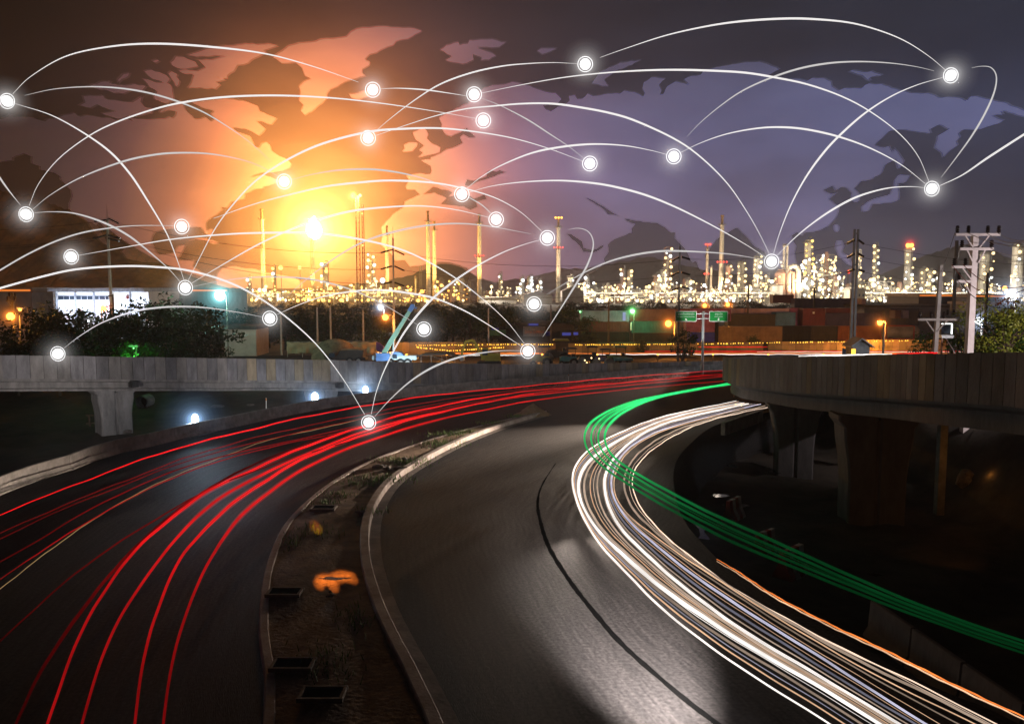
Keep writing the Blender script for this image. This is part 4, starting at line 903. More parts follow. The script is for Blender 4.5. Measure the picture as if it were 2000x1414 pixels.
for px, top, Y, lab in ((428, 605, 128, 'tree lit bright green by the mint floodlight'), (458, 598, 132, 'tree with a glowing rim just past the mint floodlight'), (492, 602, 130, 'hazy orange tree below the first chimney'), (524, 604, 134, 'hazy orange tree behind the network node before the first chimney'), (556, 602, 130, 'glowing tree left of the flare stack'),
                        (590, 600, 136, 'glowing tree right below the flare stack'), (622, 602, 132, 'amber tree behind the pair of thin posts'), (652, 604, 130, 'amber tree past the pair of thin posts'), (684, 606, 134, 'brown tree under the radio mast'), (716, 608, 128, 'brown tree left of the white floodlight mast'),
                        (748, 612, 126, 'dark tree behind the orange street lamp by the crane'), (778, 606, 132, 'dark tree behind the crane boom'), (812, 600, 138, 'dark tree above the crane boom tip'), (848, 598, 136, 'dark tree behind the node beside the crane'), (884, 596, 140, 'dark tree under the rusty process unit'),
                        (918, 594, 138, 'dark tree at the foot of the red-ring chimney'), (952, 590, 142, 'dark tree with a ragged top before the white warehouse'), (988, 594, 138, 'dark tree under the white warehouse corner'), (1022, 596, 140, 'dark tree beside the node in front of the warehouse'), (1060, 592, 142, 'dark tree in front of the warehouse gable'),
                        (1096, 594, 140, 'dark tree before the pale gabled shed'), (1124, 604, 138, 'dark tree next to the violet container')):
    plant(px, top-6, Y, lab, wide=1.45, group='dark trees before the refinery')
for px, top, Y, lab in ((1180, 588, 230, 'distant tree before the twin columns'), (476, 592, 240, 'distant tree below the low lit column by the mint floodlight'), (520, 592, 238, 'distant tree below the first chimney'), (560, 593, 242, 'distant tree under the two yellow mast lamps'), (600, 593, 238, 'distant tree below the flare stack'), (640, 592, 240, 'distant tree below the yellow column beside the flare'), (680, 592, 238, 'distant tree under the radio mast'), (722, 592, 242, 'distant tree below the lamp-filled lattice tower'), (764, 592, 240, 'distant tree behind the line pole in the glow'),
    (806, 592, 238, 'distant tree before the close chimney pair'), (846, 592, 240, 'distant tree just past the close chimney pair'), (890, 590, 242, 'distant tree below the rusty process unit'), (934, 590, 240, 'distant tree below the red-ring chimney'), (976, 591, 238, 'distant tree below the slim lit column'), (1112, 589, 240, 'distant tree below the pale gabled shed'), (1146, 590, 236, 'distant tree before the short two-lamp column'), (1225, 587, 240, 'distant tree below the pale twin column'), (1520, 586, 236, 'distant tree below the furnace'), (1640, 590, 238, 'distant tree at the end of the blazing block'), (1268, 583, 235, 'distant tree before the lattice-topped column'), (1300, 588, 225, 'distant tree beside the single line pole'), (1352, 585, 235, 'distant tree above the green signs'), (1398, 590, 230, 'distant tree between the two small orange lamps'),
                        (1450, 580, 228, 'distant tall tree before the stout column'), (1475, 584, 236, 'distant tree beside the maroon container up high'), (1568, 582, 232, 'distant tree behind the maroon container up high'), (1592, 586, 230, 'distant tree before the blazing block'), (1696, 585, 228, 'distant tree right of the twin concrete posts'),
                        (1745, 580, 224, 'distant round tree below the red-beacon column'), (1775, 574, 220, 'tallest distant round tree below the red-beacon column'), (1798, 582, 230, 'distant tree left of the slim leaning pole')):
    plant(px, top-(7 if px < 1160 else 2), Y, lab, wide=2.0, group='distant trees at the refinery edge')
st = tree('small_tree', 3.6, 5.0, 'small leafy tree beside the green sign post', 'tree', 'leaf_dark', 90, 20, .26, 60, .10, base=.3); st.location = (PD(1335, 655, 98).x, 98, -.3)
ct = plant(1255, 655, 118, 'small tree lit orange against the hoarding', wide=.9, group='small trees along the highway'); plant(1150, 648, 128, 'dark shrub under the violet container', wide=1.6, group='small trees along the highway'); plant(1475, 648, 124, 'tree casting a shadow on the ochre container', wide=1.1, group='small trees along the highway')
y1 = tree('tree', 5.6, 5.2, 'yellow-green leafy tree beside the white power pole', 'tree', 'leaf_yellow', 101, 34, .20, 120, base=.1, root=7.2); y1.location = (PD(1965, 600, 57).x, 57, 4.1)
y2 = tree('tree', 6.0, 5.4, 'green feathery tree right behind the white power pole', 'tree', 'leaf_green', 103, 36, .18, 130, base=.1, root=5.8); y2.location = (PD(1928, 625, 61).x, 61, 2.8)
y3 = copy_tree(y2, (PD(1862, 650, 64).x, 64, 1.6), 'low green feathery tree under the light box', 1.4, .95)
y4 = tree('tree', 2.2, 3.2, 'small reddish-leaved tree above the yellow-green one', 'tree', 'leaf_red', 105, 12, .17, 80, base=.2, root=9.2); y4.location = (PD(1975, 582, 60).x, 60, 6.2)
y5 = copy_tree(y2, (PD(2000, 630, 60).x, 60, 2.6), 'green tree at the frame edge behind the yellow-green one', 3.0, .9)

# ------------------------------------------------------------------ buildings beyond the flyover
Y = 130; a, b = PD(109, 570, Y).x, PD(290, 570, Y).x; zr, zt = PD(200, 570, Y).z, PD(200, 562.5, Y).z
h = thing('hall', 'long flat-roofed white hall brightly lit blue-white at the hill foot', 'hall', ((a+b)/2, Y, 0)); m = MB(); m.box(((a+b)/2, Y+6, zr/2), (b-a, 12, zr)); m.build('wall', 'hall_white', h)
m = MB(); m.box(((a+b)/2, Y+5.2, (zr+zt)/2), (b-a+.5, 14.4, zt-zr)); m.build('roof', 'hall_trim', h)
for px in (111, 147.5, 184, 219.5, 255):
    m = MB(); q = PD(px, 580, Y).x; m.box((q, Y-.12, zr/2), (.22, .24, zr)); m.build('pillar', 'hall_trim', h)
for p0, p1 in ((114, 124), (125, 135), (136.5, 146), (149.5, 158), (159.5, 170), (171.5, 180.5), (186, 193), (194.5, 205), (206.5, 212)):
    q0, q1, z0, z1 = PD(p0, 580, Y).x, PD(p1, 580, Y).x, PD(0, 585.5, Y).z, PD(0, 578, Y).z; m = MB(); m.box(((q0+q1)/2, Y-.03, (z0+z1)/2), (q1-q0, .1, z1-z0)); wn = m.build('window', 'glass_dark', h)
    m = MB()
    for z in (z0, z1): m.box(((q0+q1)/2, Y-.07, z), (q1-q0+.1, .1, .07))
    m.build('frame', 'hall_trim', wn)
m = MB(); em = PD(250, 580, Y)
for i in range(5):
    a_ = .6+i*.55; m.beam((em.x, Y-.06, em.z-.35), (em.x+math.cos(a_)*.5, Y-.06, em.z-.35+math.sin(a_)*.75), .16, .05)
m.build('emblem', 'paint_red', h)
m = MB(); ax = PD(104, 570, Y).x; m.box((ax, Y+4, PD(0, 570, Y).z/2), (1.3, 6, PD(0, 570, Y).z)); m.build('annex', 'hall_white', h)
for i, px in enumerate((130, 166, 202, 238, 274)):
    q = PD(px, 571, Y); m = MB(); m.box((q.x, Y-1.6, q.z-.15), (.5, .3, .14)); fx = m.build('eave_lamp', 'lamp_cool', h)
    light(h, (q.x, Y-2.4, q.z-2.0), 900, (.66, .78, 1), .3)
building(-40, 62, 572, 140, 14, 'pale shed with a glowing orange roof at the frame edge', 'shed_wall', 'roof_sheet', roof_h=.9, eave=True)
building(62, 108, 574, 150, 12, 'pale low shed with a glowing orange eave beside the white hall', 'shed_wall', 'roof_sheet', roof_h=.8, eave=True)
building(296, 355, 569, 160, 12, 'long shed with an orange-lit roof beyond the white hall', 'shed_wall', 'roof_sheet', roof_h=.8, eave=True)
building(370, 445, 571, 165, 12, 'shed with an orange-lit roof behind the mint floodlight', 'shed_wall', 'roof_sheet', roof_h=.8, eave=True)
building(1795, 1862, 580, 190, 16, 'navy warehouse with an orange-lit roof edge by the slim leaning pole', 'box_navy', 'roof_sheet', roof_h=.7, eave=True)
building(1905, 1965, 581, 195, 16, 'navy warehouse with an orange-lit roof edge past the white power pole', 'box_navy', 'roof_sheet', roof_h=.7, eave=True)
building(1690, 1915, 600, 170, 14, 'long dark slate warehouse behind the tank container', 'box_slate', 'roof_dark', roof_h=.4)
building(1925, 1985, 596, 150, 12, 'dim shed with a strip of lit windows by the frame edge', 'box_slate', 'shed_wall', wins=8)
building(434, 498, 643, 118, 6, 'corrugated brown shed under the mint floodlight', 'shed_wall', 'roof_dark')
building(975, 1130, 640, 136, 8, 'low black shed behind the lettered container', 'roof_dark', 'roof_dark', gable=1.0)

# ------------------------------------------------------------------ containers
def letters(cu, par, loc, width):                          # writing as a flat mesh standing upright
    tmp = bpy.data.objects.new('tmp', cu); COL.objects.link(tmp); bpy.context.view_layer.update()
    me = bpy.data.meshes.new_from_object(tmp.evaluated_get(bpy.context.evaluated_depsgraph_get())); bpy.data.objects.remove(tmp)
    xs_ = [v.co.x for v in me.vertices]; k = min(1.7, width/max(.01, max(xs_)-min(xs_)))
    for v in me.vertices: v.co = Vector((v.co.x*k, -v.co.z, v.co.y))
    o = bpy.data.objects.new('lettering', me); COL.objects.link(o); o.parent = par; o.location = loc; return o
def container(x0, y0, x1, y1, Y, col, label, opening=None, text=None, dp=2.4):
    a, b = PD(x0, 0, Y).x, PD(x1, 0, Y).x; z0, z1 = PD(0, y1, Y).z, PD(0, y0, Y).z; z0 = max(z0, .02)
    a = PD(x0, y0, Y).x; b = PD(x1, y0, Y).x
    t = thing('container', label, 'container', ((a+b)/2, Y, z0), 'stacked shipping containers'); m = MB(); n = max(8, int((b-a)/.28)); e = .09
    vs = []; fs = []
    for i in range(n*4+1):                                   # corrugated front and back
        x = a+e+(b-a-2*e)*i/(n*4); d = (0, .05, .05, 0)[i % 4]
        vs += [(x, Y+d+.02, z0+e), (x, Y+d+.02, z1-e)]
    fs = [(2*i, 2*i+2, 2*i+3, 2*i+1) for i in range(n*4)]; m.add(vs, fs)
    m.box(((a+b)/2, Y+dp/2+.05, (z0+z1)/2), (b-a-.06, dp-.06, z1-z0-.06)); m.build('body', 'box_'+col, t)
    m = MB()
    for x in (a+.06, b-.06):
        for yy in (Y, Y+dp): m.box((x, yy, (z0+z1)/2), (.13, .13, z1-z0-.004))
    for z in (z0+.07, z1-.07):
        for yy in (Y, Y+dp): m.box(((a+b)/2, yy, z), (b-a-.26, .12, .13))
    m.build('frame', 'box_'+col, t)
    if opening:
        p0, q0, p1, q1, mt = opening; m = MB(); c0, c1 = PD(p0, q1, Y), PD(p1, q0, Y); m.box(((c0.x+c1.x)/2, Y-.02, (c0.z+c1.z)/2), (c1.x-c0.x, .06, c1.z-c0.z)); m.build('door', mt, t)
    if text:
        cu = bpy.data.curves.new('lettering', 'FONT'); cu.body = text; cu.size = (z1-z0)*.40; cu.align_x = 'CENTER'; cu.align_y = 'CENTER'; cu.extrude = .01; cu.materials.append(MATS['orange_paint'])
        o = letters(cu, t, Vector((0, -.05, (z1-z0)*.42)), (b-a)*.86)
    return t
D = 148
for a in (
 (1134, 607, 1229, 628, D, 'violet', 'violet-grey container with a bright panel, on top of the stack by the trees', (1216, 610, 1222, 626, 'opening_violet')),
 (1130, 628.5, 1229, 648, D, 'maroon', 'blackish maroon container under the violet-grey one', None), (1130, 648.5, 1229, 669, D, 'black', 'black container at the bottom below the violet-grey one', None),
 (1231, 604, 1347, 627, D, 'darkred', 'long dark red container behind the tall line pole', None), (1234, 627.5, 1322, 650, D, 'teal', 'dark teal container left of the orange street lamp', (1231, 630, 1234.5, 645, 'hall_white')),
 (1232, 650.5, 1325, 669, D, 'black', 'black container under the dark teal one', None), (1348, 603, 1428, 627.5, D, 'magenta', 'magenta container behind the two green signs', None),
 (1340, 628, 1397, 648.5, D, 'magenta', 'purple-pink container under the green signs', None), (1348, 649.5, 1396, 669, D, 'royal', 'container with a royal-blue lit side below the signs', None),
 (1429, 603, 1453, 612.5, D+3, 'pink', 'pale lilac container end peeping beside the right green sign', None), (1454, 603, 1541, 613, D+3, 'pink', 'pale pink container in the far row above the olive one', None), (1543, 602, 1568, 637, D+3, 'magenta', 'pink-purple container rising behind the blue one', None),
 (1422, 613.5, 1514, 637, D, 'olive', 'blackish olive container above the ochre ones', None), (1515, 610.5, 1554, 636, D, 'blue', 'bright steel-blue container above the ochre ones', None),
 (1404, 638, 1431, 669, D, 'ochre', 'short ochre container end beside the long ochre one', None), (1432, 638, 1528, 669, D, 'ochre', 'long ochre container with a tree shadow on it', None),
 (1396, 629, 1403.5, 669, D, 'black', 'narrow black container end beside the short ochre one', None),
 (1529, 637, 1584, 669, D, 'black', 'black container beside the long ochre one', None), (1585, 637, 1636, 669, D, 'olive', 'blackish container between the black and the orange ones', None),
 (1569, 602.5, 1612, 636, D, 'darkred', 'dark red container with a small white plate', (1587, 609, 1591, 613, 'sign_white')), (1613, 602.5, 1668, 611.5, D+3, 'darkred', 'dark red container roof in the far row behind the twin posts', None), (1613, 612.5, 1722, 636, D, 'indigo', 'long indigo container behind the twin concrete posts', None),
 (1637, 637, 1727, 663.5, D, 'orange', 'rust-orange container lit by the highway lamps', None), (1637, 664, 1727, 670, D, 'orange', 'rust-orange container half sunk behind the hoarding', None),
 (1510, 576, 1550, 592, 185, 'maroon', 'lone maroon container high up before the refinery', None), (1552, 583, 1692, 601, 180, 'indigo', 'row-long dusky container high behind the twin posts', None), (1684, 583, 1691, 600, 176, 'pink', 'pale container end standing by the twin posts', None),
 (1022, 638, 1065, 657, 134, 'slate', 'grey ribbed container with orange lettering above the string lights', None, 'CHINA SHIPPING'), (1031, 631, 1052, 637, 136, 'royal', 'small blue-violet lit box on the lettered container', (1033, 632, 1051, 636.5, 'opening_blue')),
 (1096, 648, 1117, 657, 134, 'navy', 'navy container with a blue-lit end past the lettered one', (1098, 649, 1115, 656, 'opening_blue')), (1118, 647, 1131, 656, 134, 'navy', 'small navy container with a pale-lit end', (1120, 649, 1129, 655, 'opening_blue')),
 (1066, 648, 1077, 656, 135, 'royal', 'small blue box next to the lettered container', None), (955, 645, 988, 656, 132, 'green', 'dark green container below the dark trees', None), (960, 641, 974, 646, 133, 'royal', 'small blue box on the dark green container', None),
 (1740, 603, 1795, 636, 165, 'navy', 'navy container stack end behind the tank container', None), (1748, 606, 1760, 622, 160, 'maroon', 'small maroon container on end beside the navy one', None), (1764, 606, 1775, 622, 160, 'violet', 'small grey-violet container on end beside the maroon one', None),
): container(*a)
# tank container
Y = 140; t = thing('tank_container', 'rusty tank container in a red frame behind the hoarding', 'tank container', (PD(1768, 0, Y).x, Y, 3)); x0, x1 = PD(1731, 650, Y).x, PD(1804, 650, Y).x; z0, z1 = PD(0, 662, Y).z, PD(0, 637, Y).z; zc = (z0+z1)/2
m = MB(); m.tube([(x0+.3, Y+1.1, zc), (x0+.7, Y+1.1, zc), (x1-.7, Y+1.1, zc), (x1-.3, Y+1.1, zc)], [.55, 1.02, 1.02, .55], 20); m.build('vessel', 'steel_grey', t)
m = MB()
for x in (x0, x0+(x1-x0)*.74):
    for yy in (Y, Y+2.2): m.beam((x, yy, z0), (x, yy, z1), .14)
    for z in (z0, z1): m.beam((x, Y, z), (x, Y+2.2, z), .14)
for yy in (Y, Y+2.2):
    for z in (z0, z1): m.beam((x0, yy, z), (x0+(x1-x0)*.74, yy, z), .14)
m.build('frame', 'paint_red', t)
m = MB(); m.tube([(x0-.02+math.cos(0)*0, Y-.02+1.1, zc)]*1+[(x0-.12, Y+1.1, zc)], [1.0, .95], 8); m.build('end_plate', 'steel_grey', t)

# ------------------------------------------------------------------ hoarding, string lights, site machines
def hoard(px0, px1, Y, h_, label):
    a, b = PD(px0, 690, Y).x, PD(px1, 690, Y).x; t = thing('hoarding', label, 'fence', ((a+b)/2, Y, 0), 'sheet fences along the highway'); m = MB(); n = max(2, int((b-a)/1.0)); rr = random.Random(int(px0))
    for i in range(n):
        k = rr.uniform(.7, 1.25); m.ct = (k, k*rr.uniform(.9, 1.05), k*.9); m.box((a+(b-a)*(i+.5)/n, Y+.01*(i % 2), h_/2), ((b-a)/n-.03, .05, h_+.08*rr.random()))
    m.ct = (1, 1, 1); m.build('panel', 'hoarding', t); m = MB()
    for i in range(0, n+1, 2): m.beam((a+(b-a)*i/n, Y+.12, 0), (a+(b-a)*i/n, Y+.12, h_+.05), .1)
    m.build('posts', 'black_metal', t)
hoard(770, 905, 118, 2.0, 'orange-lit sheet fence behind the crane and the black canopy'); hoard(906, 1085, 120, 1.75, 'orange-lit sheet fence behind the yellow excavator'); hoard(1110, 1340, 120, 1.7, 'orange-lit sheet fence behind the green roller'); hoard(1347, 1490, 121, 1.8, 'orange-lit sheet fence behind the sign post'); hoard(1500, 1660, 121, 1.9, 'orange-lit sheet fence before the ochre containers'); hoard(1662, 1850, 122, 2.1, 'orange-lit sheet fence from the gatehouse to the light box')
me_b = ico('bulb', 1.0, 'bulb_amber')
def strand(px0, py0, px1, py1, Y, n, label, r=.075):
    p0, p1 = PD(px0, py0, Y), PD(px1, py1, Y); t = thing('string_lights', label, 'string lights', tuple((p0+p1)/2), 'amber bulb strings'); pts = []; 
    for i in range(n): 
        q = p0.lerp(p1, (i+.5)/n); q.z -= .06*math.sin((i % 8)/8*math.pi); pts.append(q)
    m = MB(); m.tube([p0]+pts+[p1], .012, 4); m.build('cable', 'wire', t)
    for q in pts:
        if R.random() < .9: share(me_b, 'bulb', t, q+Vector((R.uniform(-.1, .1), -.03, -.05)), r*R.uniform(.7, 1.25))
strand(812, 673.5, 1010, 671.5, 117.5, 46, 'amber bulb string from the crane to past the excavator'); strand(1012, 671.5, 1082, 672, 117.6, 18, 'short amber bulb string above the network node'); strand(1122, 672.5, 1325, 671, 119.5, 52, 'amber bulb string behind the green roller'); strand(1362, 671, 1525, 668, 119.5, 34, 'amber bulb string behind the sign post')
strand(1540, 668, 1720, 665, 120.5, 36, 'amber bulb string below the orange container'); strand(1722, 665, 1832, 664, 120.5, 18, 'last amber bulb string, ending at the slim leaning pole'); strand(812, 677, 880, 684, 110, 20, 'sagging amber bulb string over the black canopy'); strand(880, 684, 985, 677, 110, 30, 'amber bulb string rising to the green lamp over the excavator')
def lathe_wheel(t, x, y, z, r, wd, name='wheel'):
    m = MB(); m.tube([(x, y, z), (x, y+wd*.2, z), (x, y+wd*.8, z), (x, y+wd, z)], [r*.85, r, r, r*.85], 18); wl = m.build(name, 'rubber', t); m = MB(); m.tube([(x, y-.02, z), (x, y+.03, z)], [r*.5, r*.5], 14); m.build('rim', 'steel_grey', wl); return wl
# mobile crane
Y = 103; gx = lambda px: PD(px, 690, Y).x; gzz = lambda py: PD(0, py, Y).z
t = cr_t = thing('mobile_crane', 'blue and pale mobile crane with a raised green boom behind the flyover', 'crane', (gx(770), Y, 0)); m = MB()
m.box((gx(770), Y+1.2, 1.05), (5.6, 2.4, .5)); m.build('chassis', 'crane_pale', t)
for px in (748, 762, 782, 796): lathe_wheel(t, gx(px), Y-.1, .5, .5, .4)
m = MB(); m.extrude([(gx(764), 1.3), (gx(788), 1.3), (gx(784), gzz(690)), (gx(779), gzz(687.5)), (gx(764), gzz(687.5))], Matrix.Translation((0, Y-.1, 0)) @ Matrix(((1, 0, 0, 0), (0, 0, 1, 0), (0, 1, 0, 0), (0, 0, 0, 1))), 1.6); cb = m.build('cab', 'crane_blue', t)
m = MB(); m.extrude([(gx(767), gzz(700)), (gx(776), gzz(700)), (gx(775), gzz(692)), (gx(767), gzz(692))], Matrix.Translation((0, Y-.16, 0)) @ Matrix(((1, 0, 0, 0), (0, 0, 1, 0), (0, 1, 0, 0), (0, 0, 0, 1))), .05); m.build('window', 'glass_dark', cb)
m = MB(); m.box((gx(748), Y+.6, gzz(697)), (gx(762)-gx(736), 1.9, gzz(688)-gzz(703)*1.0)); m.build('counterweight', 'crane_blue', t)
p0, p1 = PD(750, 690, Y+.8), PD(800, 608, Y+.8); m = MB(); m.beam(p0, p0.lerp(p1, .55), .62, .6); m.build('boom', 'crane_green', t); m = MB(); m.beam(p0.lerp(p1, .5), p1, .46, .46); m.build('boom_extension', 'crane_green', t)
m = MB(); p2 = PD(806, 598, Y+.8); m.beam(p1, p2, .55); m.box(p2, (.5, .6, .5)); m.beam(p2, p2+Vector((.5, 0, -.3)), .16); m.build('boom_head', 'crane_blue', t)
m = MB(); m.tube([PD(768, 684, Y+.4), p0.lerp(p1, .38)], .11, 8); m.build('lift_cylinder', 'crane_pale', t)
m = MB(); m.tube([p2+Vector((.5, 0, -.3)), (p2.x+.5, Y+.8, gzz(660))], .02, 5); m.build('hoist_rope', 'wire', t)
m = MB(); m.box((gx(797), Y+.4, gzz(704)), (.9, .5, .5)); m.build('front_lamp_bar', 'crane_pale', t)
# dump truck and site clutter
Y = 105
t = thing('dump_truck', 'dark loaded dump truck parked beside the crane', 'truck', (gx(690), Y, 0)); m = MB(); XZ = lambda y: Matrix.Translation((0, y, 0)) @ Matrix(((1, 0, 0, 0), (0, 0, 1, 0), (0, 1, 0, 0), (0, 0, 0, 1)))
m.extrude([(gx(655), gzz(700)), (gx(708), gzz(700)), (gx(710), gzz(684)), (gx(664), gzz(684))], XZ(Y), 2.4); m.build('tipper', 'truck_dark', t); m = MB(); m.extrude([(gx(664), gzz(685)), (gx(708), gzz(685)), (gx(692), gzz(682)), (gx(676), gzz(682.5))], XZ(Y+.2), 2); m.build('load', 'soil', t)
m = MB(); m.extrude([(gx(637), .6), (gx(654), .6), (gx(654), gzz(690)), (gx(645), gzz(689)), (gx(639), gzz(696))], XZ(Y), 2.3); cb = m.build('cab', 'truck_dark', t); m = MB(); m.box((gx(648), Y-.03, gzz(694)), (.7, .05, .5)); m.build('window', 'glass_dark', cb)
m = MB(); m.box((gx(675), Y+1.1, .75), (5, 2, .3)); m.build('chassis', 'black_metal', t)
for px in (644, 683, 700): lathe_wheel(t, gx(px), Y-.1, .5, .52, .4)
t = thing('soil_heap', 'dark heap of earth with a pale flank behind the dump truck', 'heap', (gx(650), 112, 0)); m = MB(); m.ball((PD(655, 690, 112).x, 112, 0), 1, 16, 10, (3.4, 2, 2.9)); m.build('heap', 'soil', t, smooth=True)
def tarp(px0, px1, top, bot, Y, label, seed):
    rr = random.Random(seed); a, b = PD(px0, top, Y).x, PD(px1, top, Y).x; z1, z0 = PD(0, top, Y).z, PD(0, bot, Y).z; nx, nz = 26, 8; m = MB()
    for j in range(nz+1):
        for i in range(nx+1):
            f = i/nx; g_ = j/nz; sag = .12*abs(math.sin(f*math.pi*4)); m.v.append((a+(b-a)*f, Y+.18*math.sin(i*1.3+seed)*g_+.1*math.sin(i*.5+j), z0+(z1-z0)*(1-g_)-sag*(1-g_)-.1*rr.random()*(g_ > .9)))
    m.f = [(j*(nx+1)+i, j*(nx+1)+i+1, (j+1)*(nx+1)+i+1, (j+1)*(nx+1)+i) for j in range(nz) for i in range(nx)]; m.t = [(1, 1, 1)]*len(m.f)
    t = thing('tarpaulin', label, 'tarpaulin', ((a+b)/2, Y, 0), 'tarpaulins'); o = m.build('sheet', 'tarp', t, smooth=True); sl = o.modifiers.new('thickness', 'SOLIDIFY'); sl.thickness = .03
    m = MB()
    for i in range(4): q = a+(b-a)*i/3; m.beam((q, Y+.25, 0), (q, Y+.25, z1), .09)
    m.beam((a, Y+.25, z1), (b, Y+.25, z1), .07); m.build('poles', 'steel_grey', t)
tarp(650, 736, 667, 690, 112, 'big wrinkled tarpaulin glowing orange beside the crane', 1); tarp(318, 342, 670, 684, 86, 'small torn orange tarpaulin near the green bush', 2); tarp(560, 648, 668, 690, 116, 'long dull tarpaulin fence left of the soil heap', 3); tarp(390, 415, 671, 684, 90, 'small blue-lit tarpaulin at the end of the bushes', 4)
t = thing('canopy', 'black sagging canopy on thin poles between the crane and the excavator', 'canopy', (gx(850), 104, 0)); m = MB(); a, b = PD(812, 690, 104).x, PD(897, 690, 104).x
m.extrude([(a, gzz(697)), (a+1, gzz(690)), (b-1.5, gzz(688)), (b, gzz(696)), (b-1.4, gzz(691)), (a+1, gzz(692.5))], XZ(103.5), 3); m.build('roof', 'roof_dark', t); m = MB()
for f in (.12, .35, .6, .9): m.beam((a+(b-a)*f, 104, 0), (a+(b-a)*f, 104, gzz(691)), .06)
m.beam((a+1.5, 104, gzz(691)), (b-1.0, 104, .3), .05); m.build('poles', 'steel_grey', t)
t = thing('purple_cover', 'purple sheet draped over a frame beside the crane cab', 'cover', (gx(742), 107, 0)); m = MB(); pA = PD(734, 668, 107); m.add([(pA.x, 107, pA.z), (PD(750, 676, 107).x, 106.8, PD(0, 677, 107).z), (PD(746, 688, 107).x, 106.7, PD(0, 690, 107).z), (PD(735, 684, 107).x, 107, PD(0, 684, 107).z), (pA.x+.4, 107.6, pA.z-.1), (PD(750, 676, 107).x, 107.4, PD(0, 678, 107).z)], [(0, 1, 2, 3), (0, 4, 5, 1), (3, 2, 5, 4), (1, 5, 2), (0, 3, 4)]); m.build('sheet', 'purple_sheet', t)
m = MB(); m.beam((PD(737, 690, 107).x, 107.2, 0), (PD(737, 690, 107).x, 107.2, pA.z-.4), .12); m.build('frame', 'steel_grey', t)
def excavator(px, Y, label, body, flip=1, s=1.0):
    x = PD(px, 700, Y).x; t = thing('excavator', label, 'excavator', (x, Y, 0)); m = MB()
    for yy in (Y, Y+1.6): m.extrude([(x-1.5*s, .15), (x-1.2*s, 0), (x+1.2*s, 0), (x+1.5*s, .15), (x+1.5*s, .55), (x+1.2*s, .7), (x-1.2*s, .7), (x-1.5*s, .55)], XZ(yy), .45)
    m.build('tracks', 'rubber', t); m = MB(); m.box((x+.45*flip*s, Y+1, 1.25), (1.9*s, 1.9, .9)); m.build('engine_housing', body, t)
    m = MB(); m.extrude([(x-.5*flip*s-.5, .9), (x-.5*flip*s+.5, .9), (x-.5*flip*s+.45, 2.35), (x-.5*flip*s-.35, 2.35)], XZ(Y+.1), 1); cb = m.build('cab', body, t); m = MB(); m.box((x-.5*flip*s, Y+.06, 1.85), (.65, .05, .7)); m.build('window', 'glass_dark', cb)
    m = MB(); p = [Vector((x-.9*flip*s, Y+1.3, 1.3)), Vector((x-2.0*flip*s, Y+1.3, 3.3)), Vector((x-3.0*flip*s, Y+1.3, 3.1))]; m.beam(p[0], p[1], .34); m.beam(p[1], p[2], .3); m.build('boom', body, t)
    m = MB(); m.beam(p[2], p[2]+Vector((-.5*flip, 0, -1.7)), .24); m.build('arm', body, t); m = MB(); q = p[2]+Vector((-.5*flip, 0, -1.7)); m.extrude([(q.x-.4, q.z), (q.x+.3, q.z), (q.x+.4*flip, q.z-.6), (q.x-.1, q.z-.75)], XZ(Y+.9), .8); m.build('bucket', 'steel_grey', t)
    return t
excavator(955, 101.5, 'yellow excavator among the site machines, left of the network node', 'machine_yellow'); 
def tractor(px, Y, label, body, canopy, s=1.0, name='roller', drum=True):
    x = PD(px, 700, Y).x; t = thing(name, label, name.replace('_', ' '), (x, Y, 0)); m = MB(); m.box((x, Y+.8, 1.05*s), (2.3*s, 1.2, .6*s)); m.extrude([(x-1.1*s, .8*s), (x+.1, .8*s), (x, 1.5*s), (x-.9*s, 1.45*s)], XZ(Y+.25), 1.1); m.build('body', body, t)
    lathe_wheel(t, x+.8*s, Y, .62*s, .62*s, .4)
    if drum: m = MB(); m.tube([(x-.9*s, Y, .6*s), (x-.9*s, Y+1.6, .6*s)], .6*s, 20); m.build('drum', 'steel_grey', t)
    else: lathe_wheel(t, x-.9*s, Y, .42*s, .42*s, .35)
    m = MB()
    for dx in (-.1, 1.0): m.beam((x+dx*s, Y+.3, 1.2*s), (x+dx*s, Y+.3, 2.5*s), .07)
    m.build('posts', 'black_metal', t); m = MB(); m.extrude([(x-.4*s, 2.45*s), (x+1.3*s, 2.45*s), (x+1.15*s, 2.62*s), (x-.25*s, 2.62*s)], XZ(Y+.1), 1.4); m.build('canopy', canopy, t); m = MB(); m.box((x+.75*s, Y+.8, 1.5*s), (.45, .6, .5)); m.build('seat', 'black_metal', t)
    return t
tractor(1206, 101, 'green road roller with a flat canopy in front of the hoarding', 'machine_green', 'machine_green'); tractor(1088, 105, 'dark roller with a yellow-green canopy beside the node', 'truck_dark', 'machine_yellow', 1.25); tractor(1110, 102, 'teal tractor between the node and the clutter', 'machine_teal', 'roof_dark', .9, 'tractor', False); tractor(1056, 101.5, 'yellow wheeled loader partly behind the network node', 'machine_yellow', 'truck_dark', 1.0, 'wheel_loader', False)
tractor(1150, 103, 'black roller in the middle of the machine park', 'truck_dark', 'truck_dark', .95); tractor(1178, 102, 'dull violet-grey roller next to the green one', 'box_violet', 'truck_dark', .85)
t = thing('flatbed', 'teal low loading platform under the green roller', 'platform', (gx(1220), 99.5, 0)); m = MB(); a, b = PD(1200, 700, 99.5).x, PD(1236, 700, 99.5).x; m.box(((a+b)/2, 100, 1.18), (b-a, 1.6, .25)); m.build('deck', 'machine_teal', t); m = MB()
for q in (a+.3, b-.3): m.beam((q, 99.6, 0), (q, 99.6, 1.05), .12); m.beam((q, 100.6, 0), (q, 100.6, 1.05), .12)
m.build('legs', 'black_metal', t)
